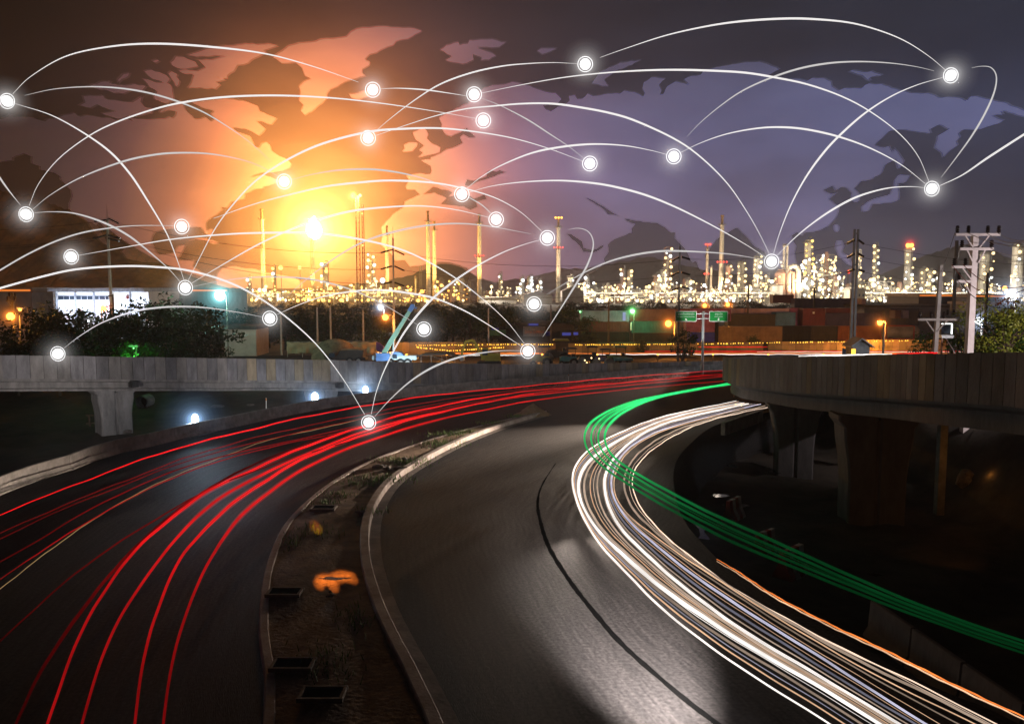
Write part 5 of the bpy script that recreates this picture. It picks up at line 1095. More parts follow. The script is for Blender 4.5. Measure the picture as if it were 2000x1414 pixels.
for px, dz, lab in ((1142, .9, 'small white work lamp low in the machine park'), (1155, 1.2, 'small work lamp beside the black roller'), (1146, .6, 'lowest little work lamp of the machine park'), (1170, 1.1, 'small work lamp before the violet-grey roller')):
    q = Vector((PD(px, 700, 100.4).x, 100.4, dz)); t = thing('work_lamp', lab, 'work lamp', (q.x, q.y, 0), 'work lamps among the machines'); m = MB(); m.beam((q.x, q.y, 0), q, .05); m.build('post', 'black_metal', t); lamp(t, q+Vector((0, -.1, .08)), 'warm', .10)
t = thing('gatehouse', 'tiny gabled gatehouse above the dark bridge wall', 'hut', (PD(1682, 0, 95).x, 95, 0)); Y = 95; a, b = PD(1665, 690, Y).x, PD(1698, 690, Y).x; zc = PD(0, 675, Y).z
m = MB(); m.box(((a+b)/2, Y+1, zc/2), (b-a, 2, zc)); m.add([(a, Y, zc), (b, Y, zc), ((a+b)/2, Y, zc+.75)], [(0, 1, 2)]); m.build('wall', 'concrete_plain', t); m = MB(); c = (a+b)/2
m.extrude([(a-.35, zc-.2), (c, zc+.75), (b+.45, zc-.25), (b+.45, zc-.12), (c, zc+.9), (a-.35, zc-.06)], XZ(Y-.3), 2.6); m.build('roof', 'shed_wall', t); m = MB(); m.box((PD(1673, 0, Y).x+.05, Y-.03, zc-.75), (.42, .08, .8)); m.build('door', 'glass_dark', t); m = MB(); m.box((PD(1693, 0, Y).x, Y-.03, zc-.7), (.45, .08, .6)); m.build('window', 'bulb_amber', t)

# ------------------------------------------------------------------ road sign
Y = 92; x = PD(1373, 650, Y).x; t = thing('road_sign', 'galvanised post carrying two green direction signs', 'road sign', (x, Y, 0)); sign_t = t; x_sign = x; m = MB(); zt = PD(0, 608, Y).z; m.tube([(x, Y, 0), (x, Y, zt)], [.17, .14], 14); m.build('post', 'galvanised', t)
m = MB()
for py in (612.5, 622.5): z = PD(0, py, Y).z; m.tube([(PD(1357, py, Y).x, Y-.1, z), (PD(1386, py, Y).x, Y-.1, z)], .055, 8); m.box((x, Y-.05, z), (.7, .2, .16))
m.build('bracket', 'galvanised', t)
def text(par, body, size, loc, mat, wd):
    cu = bpy.data.curves.new('lettering', 'FONT'); cu.body = body; cu.size = size; cu.align_x = 'CENTER'; cu.align_y = 'CENTER'; cu.extrude = .004; cu.materials.append(MATS[mat])
    return letters(cu, par, Vector(loc), wd)
for p0, p1, th, en, ar in ((1318.5, 1359.5, 'ชุมชนบ้านแหลมฉบัง', 'Ban Laem Chabang Community', 'up'), (1384.5, 1420.5, 'สุขุมวิท', 'Sukhumvit', 'down')):
    a, b = PD(p0, 618, Y).x, PD(p1, 618, Y).x; z1, z0 = PD(0, 608, Y).z, PD(0, 628, Y).z; c = (a+b)/2; zc = (z0+z1)/2; hh = z1-z0
    m = MB(); m.box((c, Y-.22, zc), (b-a-.09, .06, hh-.09)); pn = m.build('sign_panel', 'sign_green', t)
    m = MB()
    for z in (z0+.025, z1-.025): m.box((c, Y-.225, z), (b-a, .065, .05))
    for q in (a+.025, b-.025): m.box((q, Y-.224, zc), (.05, .062, hh-.1))
    m.build('border', 'sign_white', pn)
    fit = .78 if ar == 'up' else .40
    for s_, fs, zz, wd in ((th, .23, zc+hh*.24, (b-a)*fit), (en, .13, zc-.02, (b-a)*(.82 if ar == 'up' else .44))):
        text(pn, s_, fs, (c, Y-.262, zz), 'sign_white', wd)
    m = MB(); s_ = .15; base = [(-.35, 1), (.35, 1), (.35, .1), (.85, .1), (0, -1), (-.85, .1), (-.35, .1)]
    rot = math.radians(180+45) if ar == 'up' else 0
    poly = [(c+(px_*math.cos(rot)-py_*math.sin(rot))*s_, zc-hh*.29+(px_*math.sin(rot)+py_*math.cos(rot))*s_) for px_, py_ in base]; m.extrude(poly, XZ(Y-.262), .01); m.build('arrow', 'sign_white', pn)

# ------------------------------------------------------------------ poles and power lines
def pole(px, top, base_py, wp, Y, label, mat, arms=(), strings=(), lean=0.0, spike=0.0, twin=0.0, square=True, z0=0.0):
    q = PD(px, top, Y); r = wp*Y/FOC/2; x, h = q.x, q.z; t = thing('utility_pole', label, 'utility pole', (x, Y, 0), 'utility poles')
    for s in ((-1, 1) if twin else (0,)):
        m = MB(); xx = x+s*twin/2; m.add([(xx+sx*rr+lean*z/h, Y+sy*rr, z) for z, rr in ((z0-.5, r*1.1), (h, r*.8)) for sx, sy in ((-1, -1), (1, -1), (1, 1), (-1, 1))], [(0, 1, 5, 4), (1, 2, 6, 5), (2, 3, 7, 6), (3, 0, 4, 7), (4, 5, 6, 7)]); m.build('shaft', mat, t)
    if twin:
        m = MB()
        for f in (.5, .75, .97): m.box((x, Y, h*f), (twin+r, r*1.4, .16))
        m.build('tie', mat, t)
    if spike: m = MB(); m.tube([(x, Y, h), (x, Y, h+spike)], [.05, .015], 6); m.build('lightning_rod', 'pole_dark', t)
    for p0, p1, py, ins, kind in arms:
        z = PD(0, py, Y).z; a, b = PD(p0, py, Y).x, PD(p1, py, Y).x; m = MB(); m.box(((a+b)/2, Y-r-.06, z), (b-a, .14, .16)); ar = m.build('crossarm', kind, t)
        mid = min(max(x, a), b); m = MB()
        for e in (a, b):
            if abs(e-x) > .5: s = .55 if abs(e-x) > 1 else .8; m.beam((x+(e-x)*s, Y-r-.03, z-.04), (x+(1 if e > x else -1)*r*.8, Y-r-.03, z-.85), .07)
        m.build('brace', kind, ar)
        for ip in ins:
            qx = PD(ip, py, Y).x; m = MB(); prof = []; 
            m.tube([(qx, Y-r-.06, z+.08+k*.06) for k in range(9)], [.045, .13, .08, .14, .08, .14, .08, .12, .05], 12); m.build('insulator', 'insulator', ar)
    for p0, p1, py, dy in strings:                          # strain insulator chains reaching out from the shaft
        qa, qb = PD(p0, py, Y), PD(p1, py+dy, Y); m = MB(); n = 9; pts = [qa.lerp(qb, i/(2*n))+Vector((0, -r, 0)) for i in range(2*n+1)]
        m.tube(pts, [.07 if i % 2 else .16 for i in range(2*n+1)], 10); m.build('insulator', 'insulator', t)
    return t
TW = [(1903.5, 455)]
pole(1904, 456, 690, 13, 52, 'big white concrete pole with four crossarms rising behind the dark bridge', 'pole_white', (
    (1861.5, 1948, 459, (1865, 1886.5, 1924, 1945.5), 'pole_white'), (1870, 1935, 487, (1874, 1931.5), 'pole_white'), (1855, 1897, 522, (1859.5, 1881), 'pole_white'), (1864, 1893, 550, (1868,), 'pole_white')), lean=0, z0=-2.6)
pole(1831, 518, 690, 8, 58, 'slim leaning concrete pole beside the light box', 'pole_concrete', ((1790, 1866, 624, (1794, 1816, 1840), 'pole_concrete'),), lean=.25, z0=-2.6)
pole(1869, 470, 650, 5.5, 74, 'dark pole right behind the crossarms of the white pole', 'pole_dark', ((1842, 1890, 617, (1848, 1860), 'pole_dark'),))
pole(1929.5, 533, 660, 4.5, 84, 'short dark pole past the white pole', 'pole_dark', ((1925, 1955, 617, (), 'pole_dark'),))
pole(1673, 448, 690, 4.4, 99, 'twin concrete posts tied together behind the gatehouse', 'pole_grey', (), ((1668, 1654, 469, 7), (1676, 1686, 469, 8), (1668, 1654, 496, 8), (1676, 1686, 496, 6), (1668, 1654, 526, 6), (1676, 1687, 527, 4)), twin=.42)
pole(1328, 482, 690, 3.6, 100, 'single concrete line pole beside the green signs', 'pole_grey', (), ((1326, 1311, 503, 8), (1331, 1347, 502, 5), (1326, 1311, 532, 7), (1331, 1347, 532, 5), (1326, 1311, 562, 6), (1331, 1347, 560, 5)), spike=1.2)
pole(767.5, 465, 650, 3.6, 118, 'greenish concrete line pole in the glow before the slender chimney', 'pole_concrete', (), ((766, 744, 488, 6), (771, 790, 489, 9), (766, 744, 520, 6), (771, 790, 520, 9), (766, 750, 551, 3), (771, 790, 552, 7)), spike=1.6)
pole(209.5, 428, 605, 4.4, 112, 'tall concrete line pole in front of the white hall', 'pole_concrete', (), ((208, 186, 430, 3), (213, 233, 427, 10), (208, 184, 460, 6), (213, 236, 460, 6), (213, 234, 466, 6)), spike=2.0)
pole(24, 572, 620, 4, 100, 'short dark pole over the big orange lamp', 'pole_dark', ((16, 34, 581, (20, 31), 'pole_dark'), (14, 32, 588, (17, 30), 'pole_dark')))
pole(220, 575, 605, 3, 111, 'short equipment pole hugging the tall line pole', 'pole_dark', ((213, 222, 578, (), 'pole_dark'), (213, 221, 597, (), 'pole_dark')))
for px, top, base, Y, lab in ((548, 610, 655, 120, 'thin post in the amber trees, nearest the node'), (619, 600, 655, 122, 'thin post, first of the pair under the flare'), (645, 600, 655, 122, 'thin post, second of the pair under the flare'), (709, 605, 645, 124, 'thin post under the radio mast'), (954, 602, 640, 126, 'thin post in the dark trees'), (1076, 596, 640, 128, 'thin post before the warehouse gable'), (1189, 590, 650, 140, 'thin pole with a short crossarm before the violet container'), (1462, 560, 612, 150, 'thin pole above the pale pink container'), (1591, 562, 600, 170, 'thin pole before the blazing block'), (1727, 632, 690, 100, 'thin street pole beside the tank container')):
    pole(px, top, base, 3.2, Y, lab, 'pole_concrete' if px < 1000 else 'pole_dark', ((px-5, px+5, top+3, (), 'pole_dark'),) if px == 1189 else ())
def wire(p0, p1, sag, label, mat='wire', r=.022, group='overhead power lines'):
    p0, p1 = Vector(p0), Vector(p1); pts = []
    for i in range(21): f = i/20; q = p0.lerp(p1, f); q.z -= sag*4*f*(1-f); pts.append(q)
    m = MB(); m.tube(pts, r, 5); tag(m.build('power_line', mat), label, 'power line', group)
for (x0, y0, d0), (x1, y1, d1), sg, lab in (
    ((1945.5, 453, 51.5), (2120, 408, 40), 1.0, 'pale power line climbing from the outer end of the top crossarm'), ((1924, 453, 51.5), (2120, 395, 38), 1.2, 'pale power line from the inner end of the top crossarm'), ((1886, 453, 51.5), (2110, 470, 40), .6, 'pale power line crossing the white pole top'),
    ((1931, 482, 51.5), (2110, 424, 40), 1.1, 'pale power line climbing from the second crossarm'), ((1859, 517, 51.5), (2100, 478, 40), 2.2, 'reddish drooping power line from the third crossarm'), ((1881, 517, 51.5), (2100, 500, 40), 1.5, 'second reddish drooping power line from the third crossarm'), ((1868, 545, 51.5), (2100, 520, 42), 2.0, 'dark drooping power line from the lowest crossarm'),
    ((1865, 455, 51.5), (1838, 532, 58), .1, 'power line dropping from the top crossarm to the slim leaning pole'), ((1874, 483, 51.5), (1861, 560, 72), .1, 'power line dropping from the second crossarm behind the white pole')):
    wire(PD(x0, y0, d0), PD(x1, y1, d1), sg, lab, 'pole_white' if 'pale' in lab else ('paint_red' if 'red' in lab else 'wire'), .022)
for i, (ya, yb, yc, yd) in enumerate(((434, 494, 504, 476), (466, 526, 536, 503), (470, 556, 565, 531))):
    nm = ('topmost', 'middle', 'lowest')[i]
    wire(PD(-260, ya+10, 112), PD(184, ya, 112), .8, nm+' dark line reaching the tall line pole from the frame edge', r=.028); wire(PD(236, ya+4, 112), PD(744, yb, 118), 1.2, nm+' dark line from the tall line pole to the one in the glow', r=.028); wire(PD(790, yb+2, 118), PD(1311, yc+4, 100), 1.2, nm+' dark line from the pole in the glow to the single line pole', r=.026)
    wire(PD(1347, yc+2, 100), PD(1654, yd, 99), .7, nm+' dark line between the single line pole and the twin posts', r=.025); wire(PD(1687, yd+1, 99), PD(2250, yd+40, 104), 1.2, nm+' dark line from the twin posts behind the white pole', r=.025)
# light box
Y = 60; t = thing('light_box', 'dark sign box with bright tube edges on a post beside the slim pole', 'sign box', (PD(1852, 0, Y).x, Y, 0)); a, b = PD(1838, 640, Y).x, PD(1859, 640, Y).x; z1, z0 = PD(0, 633, Y).z, PD(0, 653, Y).z; c = (a+b)/2
m = MB(); m.box((c, Y+.3, (z0+z1)/2), (b-a, .6, z1-z0)); m.build('case', 'black_metal', t); m = MB(); m.box((c-.05, Y-.02, (z0+z1)/2), (b-a-.2, .03, z1-z0-.14)); m.build('screen', 'glass_dark', t); m = MB(); m.tube([(b-.02, Y-.05, z0+.03), (b-.02, Y-.05, z1-.03)], .05, 8); m.tube([(a, Y-.05, z1+.02), (b, Y-.05, z1+.02)], .03, 8); m.build('tube_light', 'tube_white', t)
m = MB(); m.box((c, Y+.1, z0-.16), (b-a+.1, .7, .22)); m.build('tray', 'galvanised', t); m = MB(); m.tube([(c-.12, Y+.3, -3.1), (c-.12, Y+.3, z0-.2)], .07, 8); m.build('post', 'steel_rust', t); m = MB(); m.tube([(c, Y+.1, z0-.2), (c+.25, Y+.1, z0-.6), (c+.6, Y+.1, z0-1.1), (c+.9, Y+.1, z0-1.7)], .035, 6); m.build('cable', 'pole_white', t)
# ------------------------------------------------------------------ lamps with their own light
R = random.Random(55)
def vol_ball(name, e, col=(1, .97, .95)):
    o = MB().ball((0, 0, 0), 1, 24, 14).build(name, glow_volume(name, e, col), smooth=True); me = o.data; bpy.data.objects.remove(o); return me
VB = {}
def halo(parent, loc, radii, col, key):                     # self-glowing balls that imitate bloom round a lamp, strongest near it
    r0, e0, r1 = radii[0][0], sum(e for r, e in radii), radii[-1][0]*1.25; n = 8
    for i in range(n):
        r = r0*(r1/r0)**(i/(n-1)); e = e0*.42*(.62**i)
        k = (key, i)
        if k not in VB: VB[k] = vol_ball('glow', e/(2*r), col)
        share(VB[k], 'glow', parent, loc, r)
def flood(px, py, Y, label, power, foot_z, aim, col=(.62, .80, 1), r=.26):
    q = PD(px, py, Y); t = thing('floodlight', label, 'floodlight', (q.x, q.y, foot_z), 'floodlights behind the road barrier'); m = MB()
    for s in (-1, 1): m.beam((q.x+s*.35, q.y+.35, foot_z), (q.x, q.y+.2, q.z-.2), .05)
    m.beam((q.x, q.y+.7, foot_z), (q.x, q.y+.2, q.z-.2), .05); m.build('stand', 'black_metal', t)
    m = MB(); m.box((q.x, q.y+.2, q.z), (r*1.3, .22, r*1.9)); hd = m.build('housing', 'black_metal', t); m = MB(); m.ball((q.x, q.y, q.z), r, 14, 10, (.85, .5, 1.3)); m.build('lens', 'lamp_blue', hd, smooth=True)
    halo(t, (q.x, q.y-.1, q.z), ((.5, .9), (.85, .4), (1.4, .16), (2.1, .06)), (.35, .6, 1), 'flood'); light(t, (q.x, q.y-.5, q.z+.05), power*1.5, col, .22, 'SPOT', aim, 46, 1.0); light(t, (q.x, q.y-.8, q.z+.4), power*.022, col, .25); return t
flood(381, 819, 56.5, 'blazing blue-white floodlight nearest the flared pier', 9000, -1.3, PZ(394, 872), r=.30)
flood(615, 777, 70, 'blazing blue-white floodlight under the node arcs, middle of three', 12000, -1.0, PZ(624, 828), r=.36)
flood(714, 762, 76, 'smaller blue-white floodlight, farthest of three along the barrier', 9000, -.5, PZ(736, 803), r=.30)

def street_lamp(px, py, Y, label, power, r, arm=1, kind='orange', col=(1, .38, .06), z0=0):
    q = PD(px, py, Y); t = thing('street_lamp', label, 'street lamp', (q.x+arm, Y, z0), 'sodium street lamps'); m = MB(); m.tube([(q.x+arm, Y, z0), (q.x+arm, Y, q.z+.1), (q.x+arm*.75, Y, q.z+.35), (q.x, Y, q.z+.32)], .07, 7); m.build('pole', 'pole_dark', t)
    m = MB(); m.box((q.x, Y, q.z+.2), (.9, .34, .18)); m.build('housing', 'steel_grey', t); lamp(t, (q.x, Y-.12, q.z), kind, r)
    if r > .3: halo(t, (q.x, Y-.12, q.z), ((r*1.3, 1.5), (r*2.4, .7), (r*(7 if 'mint' in label else 4.5), .15)), {'orange': (1, .26, .03), 'green': (.2, 1, .25)}.get(kind, (.35, .95, 1) if 'mint' in label else (.6, .75, 1)), kind+label[:12]+str(round(r, 2)))
    light(t, (q.x, Y-.9, q.z-.5), power, col, .3); return t
street_lamp(22, 618, 96, 'biggest orange street lamp, at the frame edge beside the pale sheds', 5000, .45)
street_lamp(40, 605, 112, 'tiny orange street lamp just above the biggest one', 900, .22)
street_lamp(204, 603, 104, 'orange street lamp at the foot of the tall line pole', 2500, .32, -.4)
street_lamp(753, 620, 116, 'orange street lamp in the dark trees by the crane boom', 3000, .42)
street_lamp(1305, 632, 128, 'starry orange street lamp before the teal container', 8000, .50)
street_lamp(1376, 597, 175, 'small orange street lamp just above the green signs', 2500, .42)
street_lamp(1421, 595, 178, 'small orange street lamp over the pink container row', 2500, .42)
street_lamp(1718, 631, 118, 'orange street lamp beside the tank container', 12000, .36, .8)
street_lamp(743, 600, 180, 'white street lamp under the slender chimney', 6000, .50, .8, 'cool', (.9, .95, 1))
t = street_lamp(430, 577, 104, 'dazzling mint-white floodlight in the trees beyond the white hall', 5000, .70, .8, 'cool', (.45, 1, .80))
t = street_lamp(1235, 608, 145, 'green-white lamp on top of the dark red container', 1500, .40, .3, 'green', (.4, 1, .4)); street_lamp(1133, 609, 147, 'tiny green lamp at the end of the violet-grey container', 150, .15, .3, 'green', (.3, 1, .4))
street_lamp(1973, 578, 90, 'dazzling blue-white floodlight high by the frame edge', 6000, .55, .6, 'cool', (.75, .85, 1)); street_lamp(1910, 627, 86, 'blue-white floodlight behind the white pole', 3500, .42, .4, 'cool', (.8, .88, 1))
street_lamp(262, 680, 76.5, 'hidden green uplight in the bush above the flyover', 260, .06, .2, 'green', (.15, 1, .2), 1); street_lamp(372, 622, 96, 'tiny white lamp in the dark trees before the mint floodlight', 60, .12, .2, 'cool', (.9, 1, 1)); street_lamp(174, 627, 84, 'tiny pale lamp deep in the dark trees below the hall', 40, .10, .2, 'cool', (.9, 1, 1))
# unseen uplights added on the chimneys, then the light of the flame and lamps
for t_, p_, q_, e_, c_ in UP: light(t_, p_, e_, c_, .5, 'SPOT', q_, 60, .8)  # unseen uplights added to brighten the chimneys
halo(fl, (fm_x, YF, fm_z-.5), ((9, 5), (14, 2.2), (22, 1.0), (36, .55), (58, .34), (90, .2)), (1, .48, .10), 'flame')
light(fl, (fm_x, YF-1, fm_z+5), 2.6e6, (1, .42, .07), 3.0)
halo(ms, (ms.location.x-1.8, 416.5, PD(0, 383, 416).z), ((2.2, .8), (3.6, .3)), (1, .62, .1), 'masttop')
light(ms, (ms.location.x, 414, PD(0, 383, 414).z), 1.2e5, (1, .62, .2), 1.0)
bx_, bz_ = BEACON.location.x, hz(480, 505)
halo(BEACON, (bx_, 503, bz_+.8), ((2.2, .8), (4, .4), (7, .16)), (1, .06, .03), 'beacon')
RL = thing('area_flood', 'row of warm white floodlight masts inside the refinery', 'floodlight', (0, 470, 0))
for px, py, pw, cl in ((520, 560, 4e4, (1, .8, .45)), (640, 555, 4e4, (1, .75, .4)), (735, 550, 5e4, (1, .8, .5)), (850, 560, 4e4, (1, .7, .35)), (960, 560, 5e4, (1, .85, .65)), (1050, 560, 6e4, (1, .95, .85)), (1140, 555, 6e4, (1, .9, .75)), (1220, 555, 7e4, (1, .88, .7)), (1300, 545, 8e4, (1, .85, .65)), (1410, 545, 8e4, (1, .82, .6)), (1480, 540, 9e4, (1, .85, .65)), (1590, 530, 1.2e5, (1, .86, .66)), (1706, 545, 8e4, (1, .88, .68)), (1780, 545, 9e4, (1, .86, .66)), (1860, 550, 8e4, (1, .9, .72)), (1975, 540, 9e4, (1, .9, .72))):
    q = PD(px, py, 474); m = MB(); m.tube([(q.x, 474, 0), (q.x, 474, q.z)], .16, 6); mk = m.build('mast', 'steel_grey', RL); lamp(mk, (q.x, 473.4, q.z), 'warm', .9); light(RL, (q.x, 472.4, q.z), pw*.9, cl, .8)
# sodium lamps over the highway: each a lamp on its own pole
for i, px in enumerate((790, 870, 960, 1060, 1170, 1290, 1400, 1510, 1620, 1730, 1840)):
    x = PD(px, 690, 107).x; t = thing('highway_lamp', 'low sodium bollard lamp along the highway, behind the flyover wall', 'lamp', (x, 109, 0), 'bollard lamps along the highway'); m = MB(); m.tube([(x, 109, 0), (x, 109, .9)], .08, 8); m.build('post', 'pole_dark', t); m = MB(); m.tube([(x, 109, .9), (x, 109, 1.05)], .1, 10); m.build('lens', 'lamp_orange', t)
    light(t, (x, 109, 1.3), 1500 if 560 < px < 1000 else 900, (1, .36, .05), .2)
light(cr_t, Vector((cr_t.location.x+1.5, 98.5, 1.6)), 2600, (.72, .9, 1), .3)

# ------------------------------------------------------------------ headlight beams of the traffic in the bend, with added unseen fill spots
BM = thing('traffic_headlights', 'pair of dipped headlights at the far start of the white trails', 'headlights', tuple(B['c'][2]))
me_h = ico('headlight', 1.0, 'lamp_warm')
for k in ('c', 'd'): share(me_h, 'headlight', BM, B[k][2], .07)
pc = B['c']
for (sx, sy, sz), (tx, ty), pw, ang in (((1352, 808, 3.4), (780, 893), 170000, 32), ((1310, 815, 3.0), (860, 940), 30000, 44), ((1240, 850, 2.4), (930, 1000), 7000, 70), ((1160, 900, 1.6), (1020, 1030), 1500, 100)):
    light(BM, PZ(sx, sy, 0)+Vector((0, 0, sz)), pw, (1, .80, .64), .15, 'SPOT', PZ(tx, ty), ang, 1.0)
light(BM, (4.3, 12.0, 2.6), 260000, (1, .90, .86), .3, 'SPOT', PZ(1232, 1275), 28, 1.0)  # unseen spot added near the camera to draw the bright road streak
light(BM, PZ(1150, 990, 1.0), 2600, (1, .84, .72), .15, 'SPOT', PZ(1130, 1085), 70, 1.0)
for px, py, tx, ty, d, pw in ((-330, 1060, 130, 716, 60, 27000), (120, 900, 520, 722, 70, 22000), (560, 870, 900, 735, 83, 5000)):
    light(BM, PZ(px, py, .8)+Vector((0, 0, 3.2)), pw, (1, .93, .9), .15, 'SPOT', PD(tx, ty-6, d), 30, 1.0)  # unseen raised spots added to brighten the flyover wall
for i in (60, 74): light(BM, B['d'][i]+Vector((-.4, 0, .15)), 38, (1, .80, .66), .3)
for i in range(8, 60, 8): light(BM, B['d'][i]+Vector((0, 0, .25)), 45, (1, .82, .68), .3)
# sodium lamp out of view; added unseen spots draw its orange patches
SN = thing('street_lamp', 'sodium street lamp standing behind the pit, beyond the frame edge', 'street lamp', (27, 24, -3), 'sodium street lamps'); m = MB(); m.tube([(27, 24, -3), (27, 24, 7), (26, 24.4, 7.3)], .09, 8); m.build('pole', 'pole_dark', SN); m = MB(); m.box((25.8, 24.4, 7.25), (.8, .3, .15)); m.build('housing', 'steel_grey', SN)
light(SN, (21.5, 34, -1.2), 170, (1, .36, .06), .2, 'SPOT', (20.2, 45, -1.6), 70, .6)
for tx_, ty_, an_ in ((622, 1132, .16), (630, 1129, .20), (639, 1131, .24), (648, 1128, .16), (655, 1126, .28), (663, 1123, .22), (672, 1124, .14), (684, 1127, .13), (646, 1142, .10), (618, 1138, .08), (612, 1027, .07)): light(SN, (2.5, 4, 7.0), 230000, (1, .30, .05), .03, 'SPOT', PZ(tx_, ty_), an_, .9)
light(SN, (1.5, 2, 6.0), 22, (1, .40, .18), .15, 'SPOT', (-2.5, 24, 0), 60, .9)

KN = thing('street_lamp', 'white street lamp beyond the frame edge that lights the big power pole', 'street lamp', (37, 43, 0), 'roadside lamps out of view'); m = MB(); m.tube([(37, 43, 0), (37, 43, 8.4), (36, 43.2, 8.7)], .09, 8); m.build('pole', 'pole_dark', KN); m = MB(); m.box((35.7, 43.3, 8.65), (.8, .3, .15)); m.build('housing', 'steel_grey', KN)
light(KN, (35.7, 43.3, 8.4), 12000, (1, .86, .84), .25, 'SPOT', (31.5, 55, 8), 105, .7)
SL = Vector((x_sign, 86.5, 1.0)); light(sign_t, SL, 6000, (1, .95, .9), .2, 'SPOT', (x_sign, 92, 7), 40, .5)  # unseen spot added to brighten the green signs
# ------------------------------------------------------------------ things on the median
def at(px, py, z=.16): return PZ(px, py, z)
p = PZ(1041, 808, .1); t = thing('sand_heap', 'heap of pale sand at the tip of the median', 'heap', tuple(p)); m = MB(); nu = 22
rr = random.Random(3); rows = 7; base = [(0, 0, .85)]
for i in range(1, rows+1):
    f = i/rows
    for j in range(nu):
        a = 2*math.pi*j/nu; rad = 1.25*f*(1+.12*math.sin(j*1.9)+.1*rr.uniform(-1, 1)); base.append((math.cos(a)*rad*1.05, math.sin(a)*rad, .85*(1-f**.9)+.05*rr.uniform(-1, 1)*(1-f)-.08*f))
m.v = [tuple(p+Vector(q)) for q in base]; m.f = [(0, 1+j, 1+(j+1) % nu) for j in range(nu)]
for i in range(rows-1):
    for j in range(nu): a = 1+i*nu; m.f.append((a+j, a+nu+j, a+nu+(j+1) % nu, a+(j+1) % nu))
m.t = [(1, 1, 1)]*len(m.f); m.build('heap', 'sand', t, smooth=True)
def rubble(px, py, n, s, label, spread):
    c = at(px, py); t = thing('rubble', label, 'rubble', tuple(c), 'lumps of broken concrete'); 
    for i in range(n):
        q = c+Vector((R.uniform(-1, 1)*spread, R.uniform(-.5, .5)*spread, .04+.1*R.random())); m = MB(); m.ball(q, s*R.uniform(.5, 1), 7, 5, (R.uniform(.8, 1.7), R.uniform(.6, 1.1), R.uniform(.45, .8)))
        m.v = [(x+R.uniform(-.05, .05)*s*3, y+R.uniform(-.05, .05)*s*3, z+R.uniform(-.04, .04)*s*3) for x, y, z in m.v]; m.build('lump', 'stone', t)
rubble(760, 916, 9, .24, 'row of broken concrete lumps across the lit part of the median', .85); rubble(705, 1005, 4, .16, 'few grey lumps by the inner kerb where the light fades', .3); rubble(640, 1168, 3, .10, 'tiny lumps just below the orange-lit puddle', .4); rubble(800, 900, 3, .14, 'small lumps in the grass of the lit median', .4)
def pit_frame(px, py, label, w_=1.15, d_=.62):
    w_, d_ = .50, .30
    c = at(px, py, .14); t = thing('manhole_frame', label, 'manhole', tuple(c), 'open manhole frames in the median'); m = MB()
    for s in (-1, 1): m.box((c.x, c.y+s*d_, .235), (2*w_+.10, .07, .11)); m.box((c.x+s*w_, c.y, .235), (.07, 2*d_-.08, .105))
    m.build('rim', 'gutter_concrete', t); m = MB(); m.box((c.x, c.y, .262), (2*w_-.12, 2*d_-.11, .02)); m.build('pit_shade_plate', 'tar', t)  # black plate over the soil: shade of the opening put into colour
pit_frame(632, 996, 'manhole frame at the edge of the lit soil', .62, .5); pit_frame(556, 1162, 'manhole frame beside the kerb, level with the puddle', .62, .42); pit_frame(572, 1304, 'manhole frame in the dark lower part of the median', .62, .42); pit_frame(630, 1362, 'manhole frame nearest the bottom edge', .62, .42)
m = MB(); rr = random.Random(8)
for px, py, sx, sy, n in ((740, 938, 62, 9, 520), (700, 948, 40, 6, 160), (800, 905, 46, 8, 420), (770, 900, 60, 6, 200), (860, 868, 46, 8, 420), (880, 850, 50, 6, 300), (905, 846, 30, 4, 160), (660, 968, 40, 8, 120), (725, 1000, 30, 6, 120), (1010, 815, 22, 3, 180), (640, 985, 30, 6, 90), (960, 828, 30, 3, 120), (570, 1060, 20, 16, 80), (620, 1040, 40, 14, 120), (690, 1210, 40, 30, 120), (640, 1300, 60, 40, 160)):
    for i in range(n):
        q = at(px+rr.gauss(0, .5)*sx, py+rr.gauss(0, .5)*sy, .14); h_ = rr.uniform(.10, .34); a = rr.uniform(0, 6.28); d = Vector((math.cos(a), math.sin(a), 0))*.016; l = Vector((rr.uniform(-.12, .12), rr.uniform(-.12, .12), h_))
        m.add([q-d, q+d, q+l*.6+d*.6, q+l], [(0, 1, 2, 3)])
tag(m.build('grass', 'grass'), 'short green grass tufts on the median soil', 'grass', kind='stuff')
m = MB(); c = at(652, 1130, .215); poly = [(math.cos(a)*(.40+.13*math.sin(3*a+.5)+.12*math.sin(7*a)), math.sin(a)*(.13+.03*math.sin(4*a))) for a in [2*math.pi*j/30 for j in range(30)]]
m.extrude(poly, Matrix.Translation(c), .006); tag(m.build('puddle', 'water'), 'orange-lit puddle on the dark median', 'puddle')
m = MB()
for i in range(260):
    t_ = rr.random(); q = PZ(1000+t_*330, 757-t_*24+rr.uniform(-1, 4), .0); s = rr.uniform(.05, .16); o = MB().ball(q+Vector((0, .1, s*.3)), s, 5, 4, (1.2, 1, .7)); m.add(o.v, o.f)
tag(m.build('gravel', 'stone'), 'loose gravel along the foot of the flyover wall', 'gravel', kind='stuff')
for px, py, lab in ((514, 795, 'thin white marker stick behind the barrier'), (1111, 742, 'short white marker stick by the flyover wall'), (1438, 770, 'tall thin stick at the corner of the dark bridge')):
    q = PZ(px, py+8, 0) + Vector((0, .8, 0)); t = thing('marker_stick', lab, 'marker', tuple(q)); m = MB(); hh = .95 if px < 1400 else 1.6; m.tube([(q.x, q.y, -.1), (q.x+.02, q.y, hh)], .035, 6); m.build('stick', 'paint_white' if px < 1400 else 'steel_rust', t); m = MB(); m.box((q.x+.02, q.y, hh-.1), (.09, .09, .18)); m.build('cap', 'orange_paint', t)
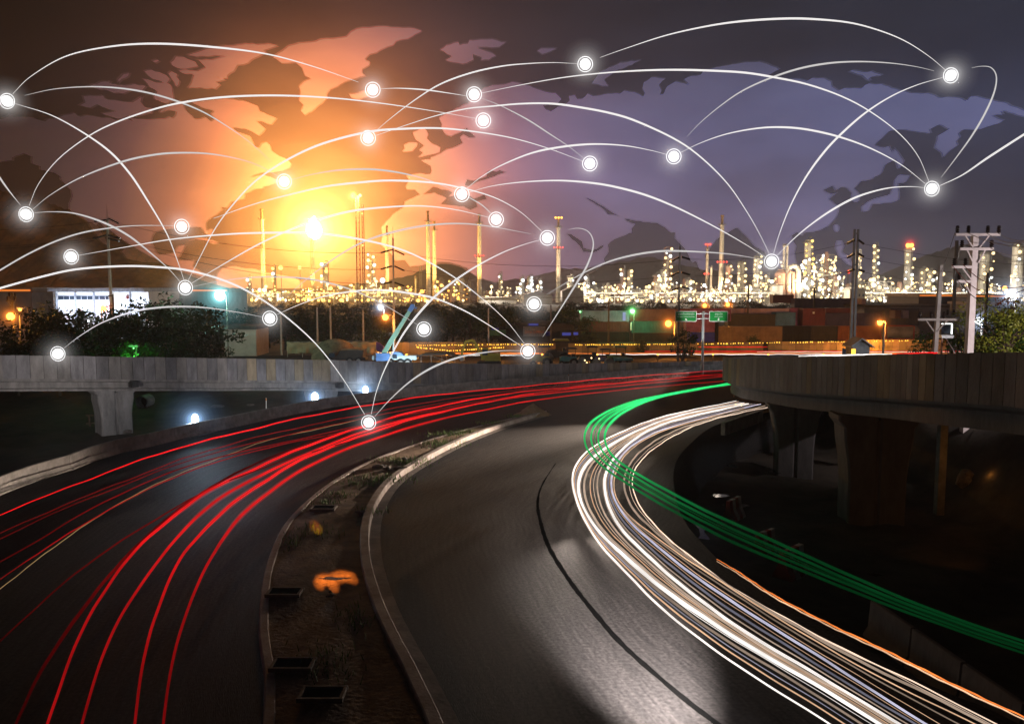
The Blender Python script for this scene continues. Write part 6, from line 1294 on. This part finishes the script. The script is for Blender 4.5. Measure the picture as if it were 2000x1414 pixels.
# under the left flyover
for px, py, lab in ((282, 796, 'round concrete pipe lying under the flyover'),):
    q = PZ(px, py, -1); t = thing('concrete_pipe', lab, 'pipe', tuple(q)); m = MB(); m.tube([q+Vector((0, -.5, .55)), q+Vector((0, .9, .55))], .6, 18, cap=False); m.tube([q+Vector((0, .9, .55)), q+Vector((0, -.5, .55))], .48, 18, cap=False); m.build('wall', 'concrete_plain', t); m = MB(); m.tube([q+Vector((0, .5, .55)), q+Vector((0, .55, .55))], .48, 18); m.build('dark_bore', 'black_metal', t)
for px, py, s, lab in ((425, 800, .5, 'pale boulder behind the barrier beside the nearest floodlight'), (455, 796, .4, 'pale boulder just past the first one'), (490, 798, .45, 'pale flat boulder before the marker stick'), (555, 790, .4, 'pale boulder before the middle floodlight'), (250, 845, .25, 'small pale stone below the flared pier')):
    q = PZ(px, py, -1.2); t = thing('boulder', lab, 'boulder', tuple(q), 'boulders under the flyover'); m = MB(); m.ball(q+Vector((0, 0, s*.3)), s, 9, 7, (1.5, 1, .6)); m.v = [(x+R.uniform(-.1, .1)*s, y+R.uniform(-.1, .1)*s, z+R.uniform(-.1, .1)*s) for x, y, z in m.v]; m.build('rock', 'stone', t)
t = thing('plank_frame', 'dark timber trestle lying by the flared pier', 'trestle', tuple(PZ(200, 832, -1.2))); m = MB(); q = PZ(200, 832, -1.2)
for dx in (-1, .2, 1): m.beam(q+Vector((dx, 0, 0)), q+Vector((dx, 0, .9)), .12)
m.beam(q+Vector((-1.3, 0, .9)), q+Vector((1.3, 0, .8)), .12); m.beam(q+Vector((-1.3, 0, .2)), q+Vector((1.3, 0, .4)), .1); m.build('timber', 'bark', t)
# in the pit on the bridge side
def puddle(px, py, rx, ry, label, seed):
    rr = random.Random(seed); c = PZ(px, py, -2.72); k = c.y/FOC; dy = ry*c.y*c.y/(FOC*12.7)*1.0; n = 36; ph = [rr.uniform(0, 6) for _ in range(4)]
    poly = [(math.cos(a)*rx*k*(1+.25*math.sin(2*a+ph[0])+.16*math.sin(5*a+ph[1])+.08*math.sin(9*a+ph[2])), math.sin(a)*dy*(1+.3*math.sin(3*a+ph[3])+.15*math.sin(7*a+ph[1]))) for a in [2*math.pi*j/n for j in range(n)]]
    m = MB(); m.extrude(poly, Matrix.Translation(c), .012); tag(m.build('puddle', 'water'), label, 'puddle', 'puddles in the dark pit')
puddle(1445, 878, 42, 4.5, 'long flat puddle below the block wall in the pit', 1); puddle(1330, 900, 18, 7, 'jagged puddle touching the road edge', 2); puddle(1328, 940, 18, 16, 'ragged puddle inside the bend, right of the innermost white trail', 3); puddle(1495, 848, 28, 6, 'pale puddle before the farther flared pier', 4); puddle(1430, 910, 10, 3, 'small puddle in the middle of the pit', 5); puddle(1408, 968, 22, 3, 'thin puddle left of the nearer flared pier', 6); puddle(1438, 988, 20, 5, 'ring-shaped puddle above the green trails', 7); puddle(1350, 1035, 24, 22, 'big pale puddle under the green trails', 8); puddle(1512, 921, 14, 3, 'small puddle at the foot of the farther flared pier', 9); puddle(1710, 1122, 14, 3, 'faint puddle far below the bridge', 10)
bw = thing('block_wall', 'low wall of precast blocks at the road edge before the farther pier', 'wall', tuple(PZ(1430, 838, 0))); m = MB(); p0, p1 = PZ(1398, 842, -.1), PZ(1475, 815, -.1)
for i in range(7): a, b = p0.lerp(p1, i/7), p0.lerp(p1, (i+.94)/7); m.beam(a+Vector((.5, 0, .15)), b+Vector((.5, 0, .15)), .3, .9)
m.build('blocks', 'barrier_concrete', bw)
def striped(px, py, rz, label, s=1.0):
    q = PZ(px, py, -1.4); t = thing('striped_barrier', label, 'barrier', tuple(q), 'striped concrete barriers in the pit'); n = 4; L_ = 1.5*s
    pf = [(-.42, 0), (-.36, .18), (-.16, .50), (-.10, 1.0), (.10, 1.0), (.16, .50), (.36, .18), (.42, 0)]
    for i in range(n):
        M = Matrix.Translation(q) @ Matrix.Rotation(rz, 4, 'Z'); x0, x1 = -L_/2+L_*i/n+.004, -L_/2+L_*(i+1)/n-.004; m = MB(); k = len(pf); m.add([M @ Vector((x, y*s, z*s*1.1)) for x in (x0, x1) for y, z in pf], [(j, (j+1) % k, k+(j+1) % k, k+j) for j in range(k)]+[tuple(range(k))[::-1], tuple(range(k, 2*k))]); m.build('band', ('paint_red', 'paint_white')[i % 2], t)
striped(1545, 1122, .75, 'red and white striped barrier just below the green trails'); striped(1494, 1075, .7, 'red and white striped barrier half behind the green trails', .8); striped(1432, 1012, .9, 'red and white striped barrier above the green trails', .9)
pj = None
for i in range(5):
    q = PZ(1740, 1262, -.9)+Vector((.25, -2.15, 0))*i*1.02; q.z = -1.0
    if pj is None: o = pj = jersey(2.1, 1.15).build('concrete_barrier', 'concrete_shaded')
    else: o = pj.copy(); COL.objects.link(o)
    o.location = q; o.rotation_euler = (0, 0, math.radians(97)); tag(o, 'dim blue-grey barrier block in the pit beside the orange trails', 'barrier', 'barrier blocks beside the pit')
t = thing('concrete_post', 'lone orange-lit concrete post under the dark bridge', 'post', (PD(1882, 0, 46).x, 46, -3)); m = MB(); m.box((PD(1882, 0, 46).x, 46, .5), (.42, .42, 7)); m.build('shaft', 'concrete_plain', t); light(SN, (PD(1882, 0, 46).x+.3, 43.6, .6), 26, (1, .4, .08), .2)  # unseen orange light added close to the post
t = thing('boulder', 'orange-lit broken boulder at the back of the pit', 'boulder', tuple(PD(1885, 938, 48))); m = MB(); q = PD(1885, 944, 48); m.ball(q+Vector((0, 0, .3)), .55, 9, 7, (1.1, .8, 1)); m.v = [(x+R.uniform(-.1, .1), y+R.uniform(-.1, .1), z+R.uniform(-.1, .1)) for x, y, z in m.v]; m.build('rock', 'stone', t); light(SN, q+Vector((.4, -1.6, 1.0)), 7, (1, .4, .08), .15)  # unseen orange light added close to the boulder
MAPT, MAPE = (1.74, 1.70, 1.78), .004
# ------------------------------------------------------------------ glowing network that hangs over the place
def ND(py): return 45 + (825-py)*.08
NODES = [(14, 198, 'over Alaska'), (51, 419, 'over the hill crest at the frame edge'), (113, 691, 'on the flyover wall'), (139, 502, 'over the wooded hillside'), (355, 443, 'on the Gulf coast'), (362, 562, 'beside the white hall'), (527, 622, 'before the first chimney'), (555, 355, 'by Nova Scotia'),
         (728, 176, 'on Iceland'), (719, 270, 'in the Atlantic west of Britain'), (720, 825, 'low over the red trails'), (828, 643, 'beside the crane boom'), (902, 380, 'in the Mediterranean'), (926, 185, 'on northern Norway'), (944, 236, 'on the Baltic'), (969, 429, 'on Egypt'),
         (1031, 686, 'over the site machines'), (1043, 594, 'before the white warehouse'), (1069, 465, 'on Arabia, by the lone pale chimney'), (1143, 126, 'in the Arctic sea'), (1152, 320, 'on Central Asia'), (1316, 306, 'on western China'), (1507, 511, 'above the furnace'), (1820, 369, 'east of Japan'), (1857, 148, 'north of Siberia')]
me_core = ico('core', 1.0, 'net_white')
o = MB(); o.tube([(math.cos(a), 0, math.sin(a)) for a in [2*math.pi*j/48 for j in range(49)]], .045, 6, cap=False); o = o.build('ring', 'net_white'); me_ring = o.data; bpy.data.objects.remove(o)
GLOWS = [(19*1.20**i, vol_ball('node_glow', .070*.62**i)) for i in range(6)]
for px, py, nick in NODES:
    d = ND(py); p = PD(px, py, d); k = d/FOC; t = thing('network_node', 'white glowing ringed network node '+nick, 'network node', tuple(p), 'glowing network nodes'); 
    share(me_core, 'core', t, p, 10.6*k); share(me_ring, 'ring', t, p, 14.0*k); [share(me_, 'glow', t, p, r_*k) for r_, me_ in GLOWS]
NK = dict(enumerate(('over Alaska', 'over the hill crest', 'on the flyover wall', 'over the wooded hillside', 'on the Gulf coast', 'beside the white hall', 'before the first chimney', 'by Nova Scotia', 'on Iceland', 'west of Britain', 'over the red trails', 'beside the crane', 'in the Mediterranean', 'on northern Norway', 'on the Baltic', 'on Egypt', 'over the machines', 'before the warehouse', 'on Arabia', 'in the Arctic sea', 'on Central Asia', 'on western China', 'above the furnace', 'east of Japan', 'north of Siberia')))
def arc(pts, a, b, wd=5.0, mat='net_line', label=None, e0=.14, e1=.14):
    ref = [Vector((x, y, 0)) for x, y in pts]; q = resample(ref, n=64); tot = len(q)-1; da, db = ND(pts[0][1]), ND(pts[-1][1]); ps = []; rs = []
    for i, v in enumerate(q):
        f = i/tot; d = da+(db-da)*f+6*math.sin(f*math.pi); ps.append(PD(v.x, v.y, d)); env = min(1, e0+(1-e0)*min(1, f/.42), e1+(1-e1)*min(1, (1-f)/.42)); rs.append(wd*.36*env*d/FOC)
    m = MB(); m.tube(ps, rs, 7); tag(m.build('network_arc', mat, smooth=True), label or f'white network arc from node {NK[a]} to the one {NK[b]}', 'network arc', 'glowing network arcs')
S = 'net_soft'
arc([(25, 184), (60, 150), (130, 110), (220, 91), (310, 86), (420, 93), (520, 106), (610, 130), (700, 161)], 0, 8, 5.2)
arc([(48, 187), (110, 174), (190, 170), (265, 177), (330, 193), (390, 216), (440, 245), (490, 280), (530, 317)], 0, 7, 4.6, S)
arc([(30, 203), (110, 230), (200, 285), (250, 335), (290, 395), (325, 455), (345, 505), (359, 546)], 0, 5, 5.2)
arc([(57, 402), (75, 360), (115, 310), (175, 265), (230, 238), (300, 214), (360, 200), (440, 190), (540, 187), (650, 192), (750, 203), (850, 218), (930, 232)], 1, 14, 5)
arc([(64, 409), (100, 380), (160, 346), (240, 316), (300, 303), (350, 299), (410, 301), (470, 312), (510, 326), (543, 345)], 1, 7, 5, S)
arc([(-30, 300), (0, 348), (20, 376), (40, 401)], 1, 1, 4.6, S, 'white network line dropping from the frame edge to the node over the hill crest', 1)
arc([(67, 416), (100, 414), (145, 417), (200, 434), (250, 460), (295, 495), (330, 526), (353, 552)], 1, 5, 5.4, S)
arc([(-40, 552), (0, 528), (50, 499), (105, 473), (160, 455), (220, 445), (270, 441), (339, 441)], 4, 4, 4.0, S, 'white network arc from the frame edge to the node on the Gulf coast', 1, .2)
arc([(-40, 575), (0, 563), (80, 541), (150, 526), (240, 520), (310, 522), (370, 529), (440, 549), (500, 578), (560, 620), (620, 675), (670, 740), (712, 809)], 10, 10, 5.4, 'net_line', 'long white network arc from the frame edge down to the node over the red trails', 1, .2)
arc([(154, 499), (250, 482), (340, 467), (440, 458), (520, 455), (620, 456), (720, 471), (800, 494), (880, 537), (940, 582), (990, 628), (1024, 671)], 3, 16, 5.4)
arc([(368, 547), (392, 500), (420, 447), (455, 400), (500, 353), (560, 313), (630, 281), (720, 258), (790, 252), (860, 251), (930, 258), (1000, 270), (1070, 290), (1137, 315)], 5, 20, 5.6)
arc([(375, 553), (430, 520), (500, 480), (560, 452), (620, 430), (690, 412), (770, 404), (830, 403), (890, 410), (955, 425)], 5, 15, 5.4)
arc([(378, 560), (420, 551), (480, 543), (540, 541), (610, 546), (680, 564), (740, 590), (815, 634)], 5, 11, 4.2, S)
arc([(125, 680), (155, 657), (200, 630), (260, 609), (310, 601), (360, 599), (410, 602), (470, 611), (511, 619)], 2, 6, 5.2, S)
arc([(417, 427), (500, 398), (580, 377), (640, 364), (700, 357), (761, 353), (843, 357), (904, 368), (965, 386), (1016, 414), (1058, 452)], 4, 18, 5.2)
arc([(571, 351), (610, 341), (660, 333), (720, 331), (770, 336), (820, 347), (860, 361), (888, 373)], 7, 12, 4.8, S)
arc([(916, 386), (940, 400), (958, 416)], 12, 15, 3, S, e0=.5, e1=.5)
arc([(731, 259), (765, 230), (810, 196), (860, 165), (920, 143), (980, 130), (1030, 125), (1080, 123), (1127, 125)], 9, 19, 4)
arc([(735, 265), (790, 246), (850, 227), (910, 213), (960, 208), (1020, 203), (1080, 203), (1138, 211), (1190, 221), (1240, 236), (1316, 271), (1367, 306), (1420, 358), (1460, 416), (1485, 460), (1502, 495)], 9, 22, 5.4)
arc([(744, 174), (780, 173), (830, 176), (880, 183), (911, 188)], 8, 13, 3.4)
arc([(940, 192), (980, 208), (1030, 234), (1075, 263), (1110, 286), (1141, 310)], 13, 20, 3.4, S)
arc([(942, 182), (1020, 166), (1100, 152), (1180, 143), (1260, 138), (1330, 137), (1400, 139), (1460, 143), (1520, 153), (1576, 165), (1640, 187), (1696, 216), (1755, 260), (1793, 305), (1814, 354)], 13, 23, 5.4)
arc([(1172, 113), (1220, 96), (1300, 70), (1380, 52), (1450, 42), (1530, 37), (1590, 38), (1660, 45), (1720, 61), (1770, 82), (1815, 111), (1846, 137)], 19, 24, 5.4)
arc([(1342, 267), (1370, 238), (1410, 205), (1450, 178), (1500, 155), (1560, 135), (1620, 124), (1680, 121), (1740, 124), (1790, 131), (1824, 139)], 21, 24, 5, S)
arc([(1330, 298), (1370, 279), (1420, 262), (1480, 251), (1530, 249), (1580, 254), (1640, 268), (1700, 290), (1760, 322), (1807, 359)], 21, 23, 5.2)
arc([(912, 368), (940, 346), (980, 323), (1040, 299), (1100, 287), (1160, 282), (1220, 285), (1270, 294), (1301, 302)], 12, 21, 5.2)
arc([(917, 376), (960, 364), (1020, 356), (1090, 353), (1150, 357), (1200, 365), (1260, 381), (1320, 405), (1390, 440), (1450, 474), (1494, 502)], 12, 22, 5.6)
arc([(1511, 495), (1523, 455), (1545, 400), (1575, 345), (1610, 297), (1645, 260), (1690, 221), (1740, 189), (1790, 167), (1841, 152)], 22, 24, 5.6)
arc([(1518, 499), (1560, 458), (1610, 420), (1660, 391), (1700, 376), (1740, 367), (1780, 365), (1804, 367)], 22, 23, 5.4)
arc([(1898, 133), (1918, 130), (1936, 133), (1946, 150), (1942, 180), (1925, 220), (1900, 263), (1870, 305), (1838, 347)], 23, 23, 5, S, 'hooked white network arc rising from the node east of Japan')
arc([(1836, 363), (1880, 342), (1930, 308), (2000, 263), (2060, 225)], 23, 23, 5.4, 'net_line', 'white network line from the node east of Japan out of the frame', .2, 1)
arc([(1110, 449), (1130, 446), (1148, 452), (1158, 468), (1157, 490), (1145, 522), (1125, 555), (1100, 595), (1060, 658)], 16, 16, 5.2, S, 'hooked white network arc standing beside the lone pale chimney')
arc([(725, 809), (735, 765), (752, 720), (780, 665), (806, 627), (840, 588), (875, 558), (910, 533), (945, 512), (985, 492), (1020, 479), (1054, 469)], 10, 18, 5.6)
arc([(732, 813), (765, 777), (805, 742), (850, 715), (900, 697), (950, 688), (985, 685), (1016, 685)], 10, 16, 5.4, S)
arc([(542, 614), (580, 597), (629, 580), (690, 569), (750, 567), (800, 573), (850, 583), (905, 606), (950, 632), (1018, 676)], 6, 16, 5.2)
arc([(560, 580), (590, 553), (629, 522), (670, 494), (718, 469), (782, 450), (840, 440), (900, 437), (960, 443), (1036, 457)], 6, 18, 5, S)
arc([(1068, 575), (1100, 556), (1140, 533), (1190, 511), (1240, 498), (1290, 491), (1340, 491), (1410, 495), (1460, 502), (1491, 508)], 17, 22, 5.2, S)

# ------------------------------------------------------------------ big see-through world map standing behind the refinery
MY, MT = 600.0, 3.0
mm = bpy.data.materials.new('map_film'); mm.use_nodes = True; t = mm.node_tree; t.nodes.clear()
tr = N(t, 'ShaderNodeBsdfTransparent'); tr.inputs[0].default_value = (*MAPT, 1); em = N(t, 'ShaderNodeEmission'); em.inputs[0].default_value = (.80, .78, 1, 1); em.inputs[1].default_value = MAPE
ad = N(t, 'ShaderNodeAddShader'); L(t, tr.outputs[0], ad.inputs[0]); L(t, em.outputs[0], ad.inputs[1]); o = N(t, 'ShaderNodeOutputMaterial'); L(t, ad.outputs[0], o.inputs[0]); mm.cycles.emission_sampling = 'NONE'
def land(name, label, outer, holes=()):
    rr = random.Random(len(outer)+int(outer[0][0])); 
    def rough(poly):
        out = []
        for (x0, y0), (x1, y1) in zip(poly, poly[1:]+poly[:1]):
            n = max(1, int(math.hypot(x1-x0, y1-y0)/7)); 
            for i in range(n):
                f = i/n; j = 1.1 if i else 0; out.append((x0+(x1-x0)*f+rr.uniform(-j, j), y0+(y1-y0)*f+rr.uniform(-j, j)))
        return out
    rings = [[PD(x, y, MY) for x, y in rough(r)] for r in (outer, *holes)]; m = MB(); flat = [p for r in rings for p in r]; n = len(flat)
    tris = tessellate_polygon([[Vector((p.x, p.z, 0)) for p in r] for r in rings]); m.v = [tuple(p) for p in flat] + [(p.x, MY+MT, p.z) for p in flat]
    m.f = [tuple(tr) for tr in tris] + [tuple(i+n for i in reversed(tr)) for tr in tris]; m.t = [(1, 1, 1)]*len(m.f)
    return tag(m.build(name, mm), label, 'map', 'continents of the glowing map')
land('map_continent', 'translucent map outline of North America glowing across the sky', [(-30, 238), (0, 231), (18, 222), (22, 228), (62, 229), (70, 233), (84, 236), (90, 231), (107, 229), (120, 224), (133, 222), (143, 219), (152, 227), (165, 224), (180, 226), (195, 229), (215, 230), (222, 234), (235, 233), (245, 231), (258, 237), (250, 230), (275, 232), (300, 232), (320, 231), (330, 227), (335, 231), (341, 225), (343, 217), (330, 215), (308, 220), (312, 214), (328, 207), (345, 200), (352, 195), (357, 205), (362, 216), (368, 222), (378, 232), (392, 231), (400, 228), (410, 237), (419, 231), (410, 222), (417, 217), (400, 212), (385, 205), (372, 199), (400, 196), (430, 192), (455, 193), (480, 198), (490, 202), (503, 207), (506, 217), (520, 223), (533, 228), (540, 231), (530, 243), (522, 242), (508, 236), (500, 237), (512, 247), (518, 252), (513, 258), (505, 265), (490, 256), (478, 251), (460, 249), (452, 249), (462, 257), (480, 263), (488, 266), (492, 275), (497, 287), (505, 288), (510, 280), (520, 277), (527, 285), (530, 295), (545, 305), (562, 313), (568, 320), (565, 327), (550, 333), (530, 337), (510, 337), (487, 346), (512, 341), (528, 346), (545, 352), (535, 358), (515, 364), (512, 368), (495, 370), (478, 378), (476, 388), (468, 390), (450, 394), (446, 402), (441, 406), (430, 404), (433, 410), (420, 420), (405, 430), (401, 436), (402, 447), (405, 458), (410, 460), (415, 449), (411, 446), (399, 455), (391, 444), (379, 443), (330, 447), (312, 450), (300, 455), (293, 472), (300, 487), (308, 498), (335, 495), (345, 482), (361, 479), (350, 500), (345, 508), (380, 508), (375, 520), (385, 527), (400, 537), (393, 541), (360, 530), (340, 522), (320, 515), (305, 513), (275, 512), (245, 505), (234, 492), (240, 485), (255, 483), (240, 470), (215, 450), (205, 446), (196, 436), (185, 434), (196, 450), (205, 465), (212, 482), (196, 474), (180, 452), (165, 432), (150, 423), (143, 418), (134, 411), (133, 398), (139, 383), (137, 371), (116, 350), (116, 345), (104, 337), (76, 331), (76, 324), (60, 319), (60, 305), (46, 299), (23, 308), (23, 313), (0, 316), (-30, 322)])
land('map_continent', 'translucent map outline of Greenland', [(531, 111), (549, 99), (561, 89), (582, 83), (607, 81), (623, 76), (658, 73), (676, 70), (684, 61), (696, 55), (724, 52), (747, 50), (770, 52), (785, 53), (808, 54), (825, 60), (811, 67), (796, 76), (773, 81), (768, 88), (755, 92), (735, 103), (722, 106), (712, 116), (722, 120), (721, 127), (707, 135), (707, 143), (714, 148), (696, 153), (673, 160), (658, 169), (645, 174), (638, 183), (638, 191), (629, 201), (614, 213), (595, 225), (587, 216), (592, 204), (583, 196), (586, 178), (583, 168), (592, 159), (607, 153), (595, 148), (589, 132), (577, 122), (549, 123), (539, 115)])
land('map_island', 'translucent map outline of Iceland', [(681, 183), (699, 181), (714, 176), (722, 182), (719, 188), (701, 194), (686, 191)])
land('map_island', 'translucent map outline of the great Arctic islands west of Greenland', [(420, 90), (446, 88), (479, 84), (500, 86), (523, 84), (544, 89), (526, 95), (513, 99), (522, 102), (490, 117), (484, 123), (463, 127), (456, 139), (443, 148), (443, 153), (420, 150), (441, 156), (420, 160), (430, 165), (420, 174), (390, 171), (364, 172), (372, 160), (377, 145), (356, 143), (346, 137), (362, 135), (384, 138), (400, 131), (388, 118), (360, 108), (384, 116), (410, 116), (440, 108), (420, 108), (384, 111), (362, 107), (382, 101), (400, 95)])
land('map_island', 'small translucent map island beside the great Arctic islands', [(334, 127), (331, 121), (341, 109), (356, 110), (380, 120), (386, 130), (360, 134), (346, 133)])
land('map_island', 'translucent map outline of a long thin western Arctic island', [(165, 168), (193, 159), (216, 157), (213, 163), (242, 166), (260, 163), (285, 168), (277, 177), (255, 176), (240, 183), (222, 182), (210, 177), (188, 173)])
land('map_island', 'small translucent map island northwest of the long thin one', [(227, 154), (237, 144), (253, 141), (250, 149), (237, 155), (229, 163)])
land('map_island', 'translucent map outline of the broad western Arctic island', [(150, 206), (163, 199), (159, 187), (180, 186), (199, 185), (205, 193), (229, 196), (255, 199), (277, 187), (274, 199), (283, 210), (298, 211), (295, 221), (270, 226), (229, 232), (210, 226), (196, 221), (224, 216), (205, 211), (190, 204), (176, 211)])
land('map_island', 'translucent curved map island in the middle of the Arctic group', [(279, 138), (293, 135), (323, 146), (331, 155), (326, 162), (312, 158), (296, 154), (286, 146)])
land('map_island', 'translucent map island northwest of Hudson Bay', [(276, 153), (285, 154), (300, 160), (318, 160), (332, 165), (336, 180), (338, 196), (325, 202), (300, 194), (298, 187), (305, 178), (290, 170), (285, 162)])
land('map_island', 'tiny translucent map island at the top of the Arctic group', [(294, 118), (304, 115), (311, 119), (303, 123)])
land('map_island', 'thin translucent map strip north of Hudson Bay', [(344, 150), (350, 158), (348, 166), (342, 170), (338, 160), (326, 142), (332, 138), (346, 145)])
land('map_island', 'translucent map outline of Svalbard', [(858, 97), (872, 87), (895, 81), (897, 87), (913, 84), (917, 77), (961, 75), (980, 81), (990, 81), (975, 92), (950, 92), (931, 92), (948, 98), (961, 102), (970, 109), (955, 117), (938, 118), (941, 112), (923, 106), (925, 117), (903, 125), (869, 117), (882, 109)])
land('map_island', 'tiny translucent map island east of Svalbard', [(1048, 99), (1057, 93), (1089, 94), (1075, 101), (1059, 106)])
land('map_island', 'translucent sickle-shaped map island off northern Russia', [(1156, 163), (1171, 140), (1212, 121), (1254, 116), (1235, 127), (1202, 139), (1181, 155), (1190, 168), (1176, 168)])
land('map_island', 'translucent map island off northern Siberia', [(1658, 139), (1668, 136), (1690, 140), (1705, 138), (1727, 146), (1712, 148), (1699, 151), (1704, 158), (1694, 155), (1685, 147)])
land('map_island', 'translucent map outline of Ireland', [(785, 296), (790, 289), (788, 283), (798, 278), (815, 279), (814, 285), (805, 295)])
land('map_island', 'translucent map outline of Great Britain', [(806, 258), (812, 256), (826, 249), (832, 254), (836, 262), (833, 270), (845, 281), (860, 288), (858, 297), (840, 302), (815, 307), (826, 298), (818, 293), (828, 284), (812, 273), (808, 265)])
land('map_island', 'translucent map outline of Cuba', [(365, 470), (385, 465), (400, 465), (415, 469), (433, 476), (415, 477), (400, 470), (380, 468)])
land('map_continent', 'translucent map outline of South America dipping behind the refinery', [(420, 545), (425, 532), (433, 524), (451, 520), (471, 523), (497, 525), (522, 533), (553, 538), (578, 544), (588, 551), (591, 558), (587, 570), (585, 600), (560, 622), (450, 622), (425, 590)])
land('map_island', 'translucent map outline of Japan', [(1757, 341), (1779, 342), (1775, 350), (1770, 356), (1755, 357), (1758, 375), (1757, 390), (1740, 396), (1705, 398), (1697, 412), (1686, 413), (1684, 404), (1695, 395), (1710, 388), (1740, 380), (1747, 365), (1749, 352)])
land('map_island', 'thin translucent map island north of Japan', [(1747, 288), (1756, 296), (1768, 314), (1762, 325), (1756, 330), (1752, 318), (1748, 302)])
land('map_island', 'translucent map outline of the Philippines', [(1636, 470), (1645, 470), (1650, 480), (1645, 492), (1660, 500), (1668, 520), (1655, 515), (1640, 500), (1633, 485)])
land('map_island', 'small oval translucent map island off southern China', [(1630, 440), (1636, 438), (1641, 444), (1639, 452), (1634, 453), (1630, 447)])
land('map_continent', 'translucent map outline of Europe, Africa and Asia joined, filling the sky', [(857, 230), (869, 222), (897, 209), (913, 202), (928, 184), (946, 171), (961, 166), (985, 164), (1001, 159), (1021, 163), (1049, 173), (1064, 178), (1085, 181), (1097, 193), (1090, 201), (1060, 205), (1066, 213), (1076, 217), (1090, 208), (1105, 203), (1113, 196), (1111, 187), (1123, 185), (1128, 193), (1138, 192), (1148, 182), (1159, 187), (1189, 182), (1212, 182), (1220, 176), (1240, 179), (1257, 188), (1260, 182), (1255, 173), (1258, 160), (1273, 150), (1301, 153), (1288, 165), (1293, 176), (1290, 184), (1297, 183), (1304, 168), (1321, 158), (1347, 165), (1336, 155), (1344, 150), (1370, 145), (1377, 135), (1418, 127), (1460, 120), (1485, 119), (1500, 123), (1525, 135), (1508, 143), (1500, 148), (1533, 152), (1561, 153), (1579, 157), (1589, 151), (1612, 152), (1625, 158), (1627, 168), (1640, 176), (1653, 171), (1686, 172), (1690, 166), (1701, 162), (1711, 164), (1724, 163), (1744, 171), (1765, 176), (1781, 181), (1818, 182), (1836, 190), (1858, 189), (1882, 192), (1890, 197), (1897, 188), (1910, 187), (1933, 193), (1963, 199), (2000, 214), (2060, 226), (2060, 240), (2000, 227), (1980, 221), (1958, 216), (1963, 224), (1940, 225), (1963, 234), (1953, 241), (1930, 247), (1917, 252), (1882, 253), (1874, 260), (1878, 267), (1870, 275), (1873, 283), (1856, 295), (1844, 308), (1841, 298), (1827, 288), (1833, 265), (1856, 252), (1835, 243), (1818, 252), (1821, 260), (1793, 257), (1765, 253), (1739, 255), (1724, 270), (1710, 283), (1729, 288), (1739, 285), (1748, 300), (1750, 308), (1748, 313), (1736, 318), (1730, 322), (1724, 337), (1705, 350), (1684, 353), (1669, 368), (1681, 380), (1680, 392), (1672, 395), (1663, 389), (1666, 377), (1655, 366), (1644, 365), (1634, 372), (1628, 362), (1609, 371), (1623, 379), (1637, 376), (1626, 384), (1620, 389), (1632, 399), (1641, 403), (1638, 415), (1635, 423), (1620, 441), (1602, 450), (1588, 453), (1571, 454), (1568, 461), (1559, 452), (1547, 460), (1550, 472), (1556, 481), (1553, 493), (1558, 520), (1540, 535), (1520, 520), (1497, 494), (1473, 478), (1462, 465), (1441, 444), (1403, 465), (1376, 500), (1389, 524), (1370, 530), (1360, 508), (1354, 513), (1341, 489), (1319, 465), (1320, 453), (1311, 454), (1300, 444), (1284, 435), (1243, 431), (1219, 426), (1225, 432), (1241, 438), (1233, 447), (1235, 454), (1200, 467), (1187, 478), (1189, 492), (1179, 505), (1181, 513), (1165, 527), (1149, 537), (1135, 555), (1110, 585), (1060, 615), (950, 615), (915, 580), (910, 562), (920, 533), (912, 523), (890, 516), (874, 512), (861, 511), (830, 516), (800, 521), (790, 508), (771, 509), (767, 501), (751, 485), (744, 478), (746, 456), (744, 444), (755, 431), (766, 419), (788, 405), (790, 394), (814, 382), (820, 380), (810, 370), (794, 370), (792, 364), (799, 352), (793, 343), (814, 339), (840, 340), (843, 334), (841, 324), (830, 318), (822, 313), (841, 311), (841, 307), (861, 299), (873, 291), (893, 285), (904, 279), (900, 272), (898, 268), (905, 262), (915, 268), (929, 268), (915, 256), (912, 249), (900, 258), (888, 262), (881, 266), (871, 263), (862, 248), (863, 242)],
     holes=([(826, 380), (845, 364), (862, 370), (876, 372), (884, 376), (875, 384), (890, 380), (897, 367), (912, 364), (906, 374), (925, 388), (946, 379), (951, 389), (929, 393), (933, 404), (919, 410), (905, 403), (860, 399), (872, 387), (848, 376)], [(907, 362), (912, 350), (926, 353), (950, 344), (951, 336), (956, 333), (970, 335), (976, 332), (990, 336), (973, 341), (958, 347), (950, 350), (930, 356), (915, 364)],
            [(1142, 385), (1156, 390), (1178, 402), (1186, 408), (1197, 415), (1213, 424), (1200, 420), (1187, 419), (1178, 408), (1160, 396)], [(1105, 456), (1116, 457), (1138, 472), (1140, 484), (1158, 488), (1180, 478), (1178, 484), (1160, 494), (1140, 492), (1132, 480), (1118, 468)]))
# ------------------------------------------------------------------ air
hb = MB(); hb.box((0, 1230, 106), (4400, 2700, 220))
hm = bpy.data.materials.new('haze_air'); hm.use_nodes = True; t = hm.node_tree; t.nodes.clear()
pv = N(t, 'ShaderNodeVolumePrincipled'); pv.inputs['Color'].default_value = (.86, .84, .90, 1); pv.inputs['Density'].default_value = .0002; pv.inputs['Anisotropy'].default_value = .6
o = N(t, 'ShaderNodeOutputMaterial'); L(t, pv.outputs[0], o.inputs['Volume']); hm.cycles.homogeneous_volume = True
tag(hb.build('haze', hm), 'thin night haze over the whole place', 'haze', kind='stuff')
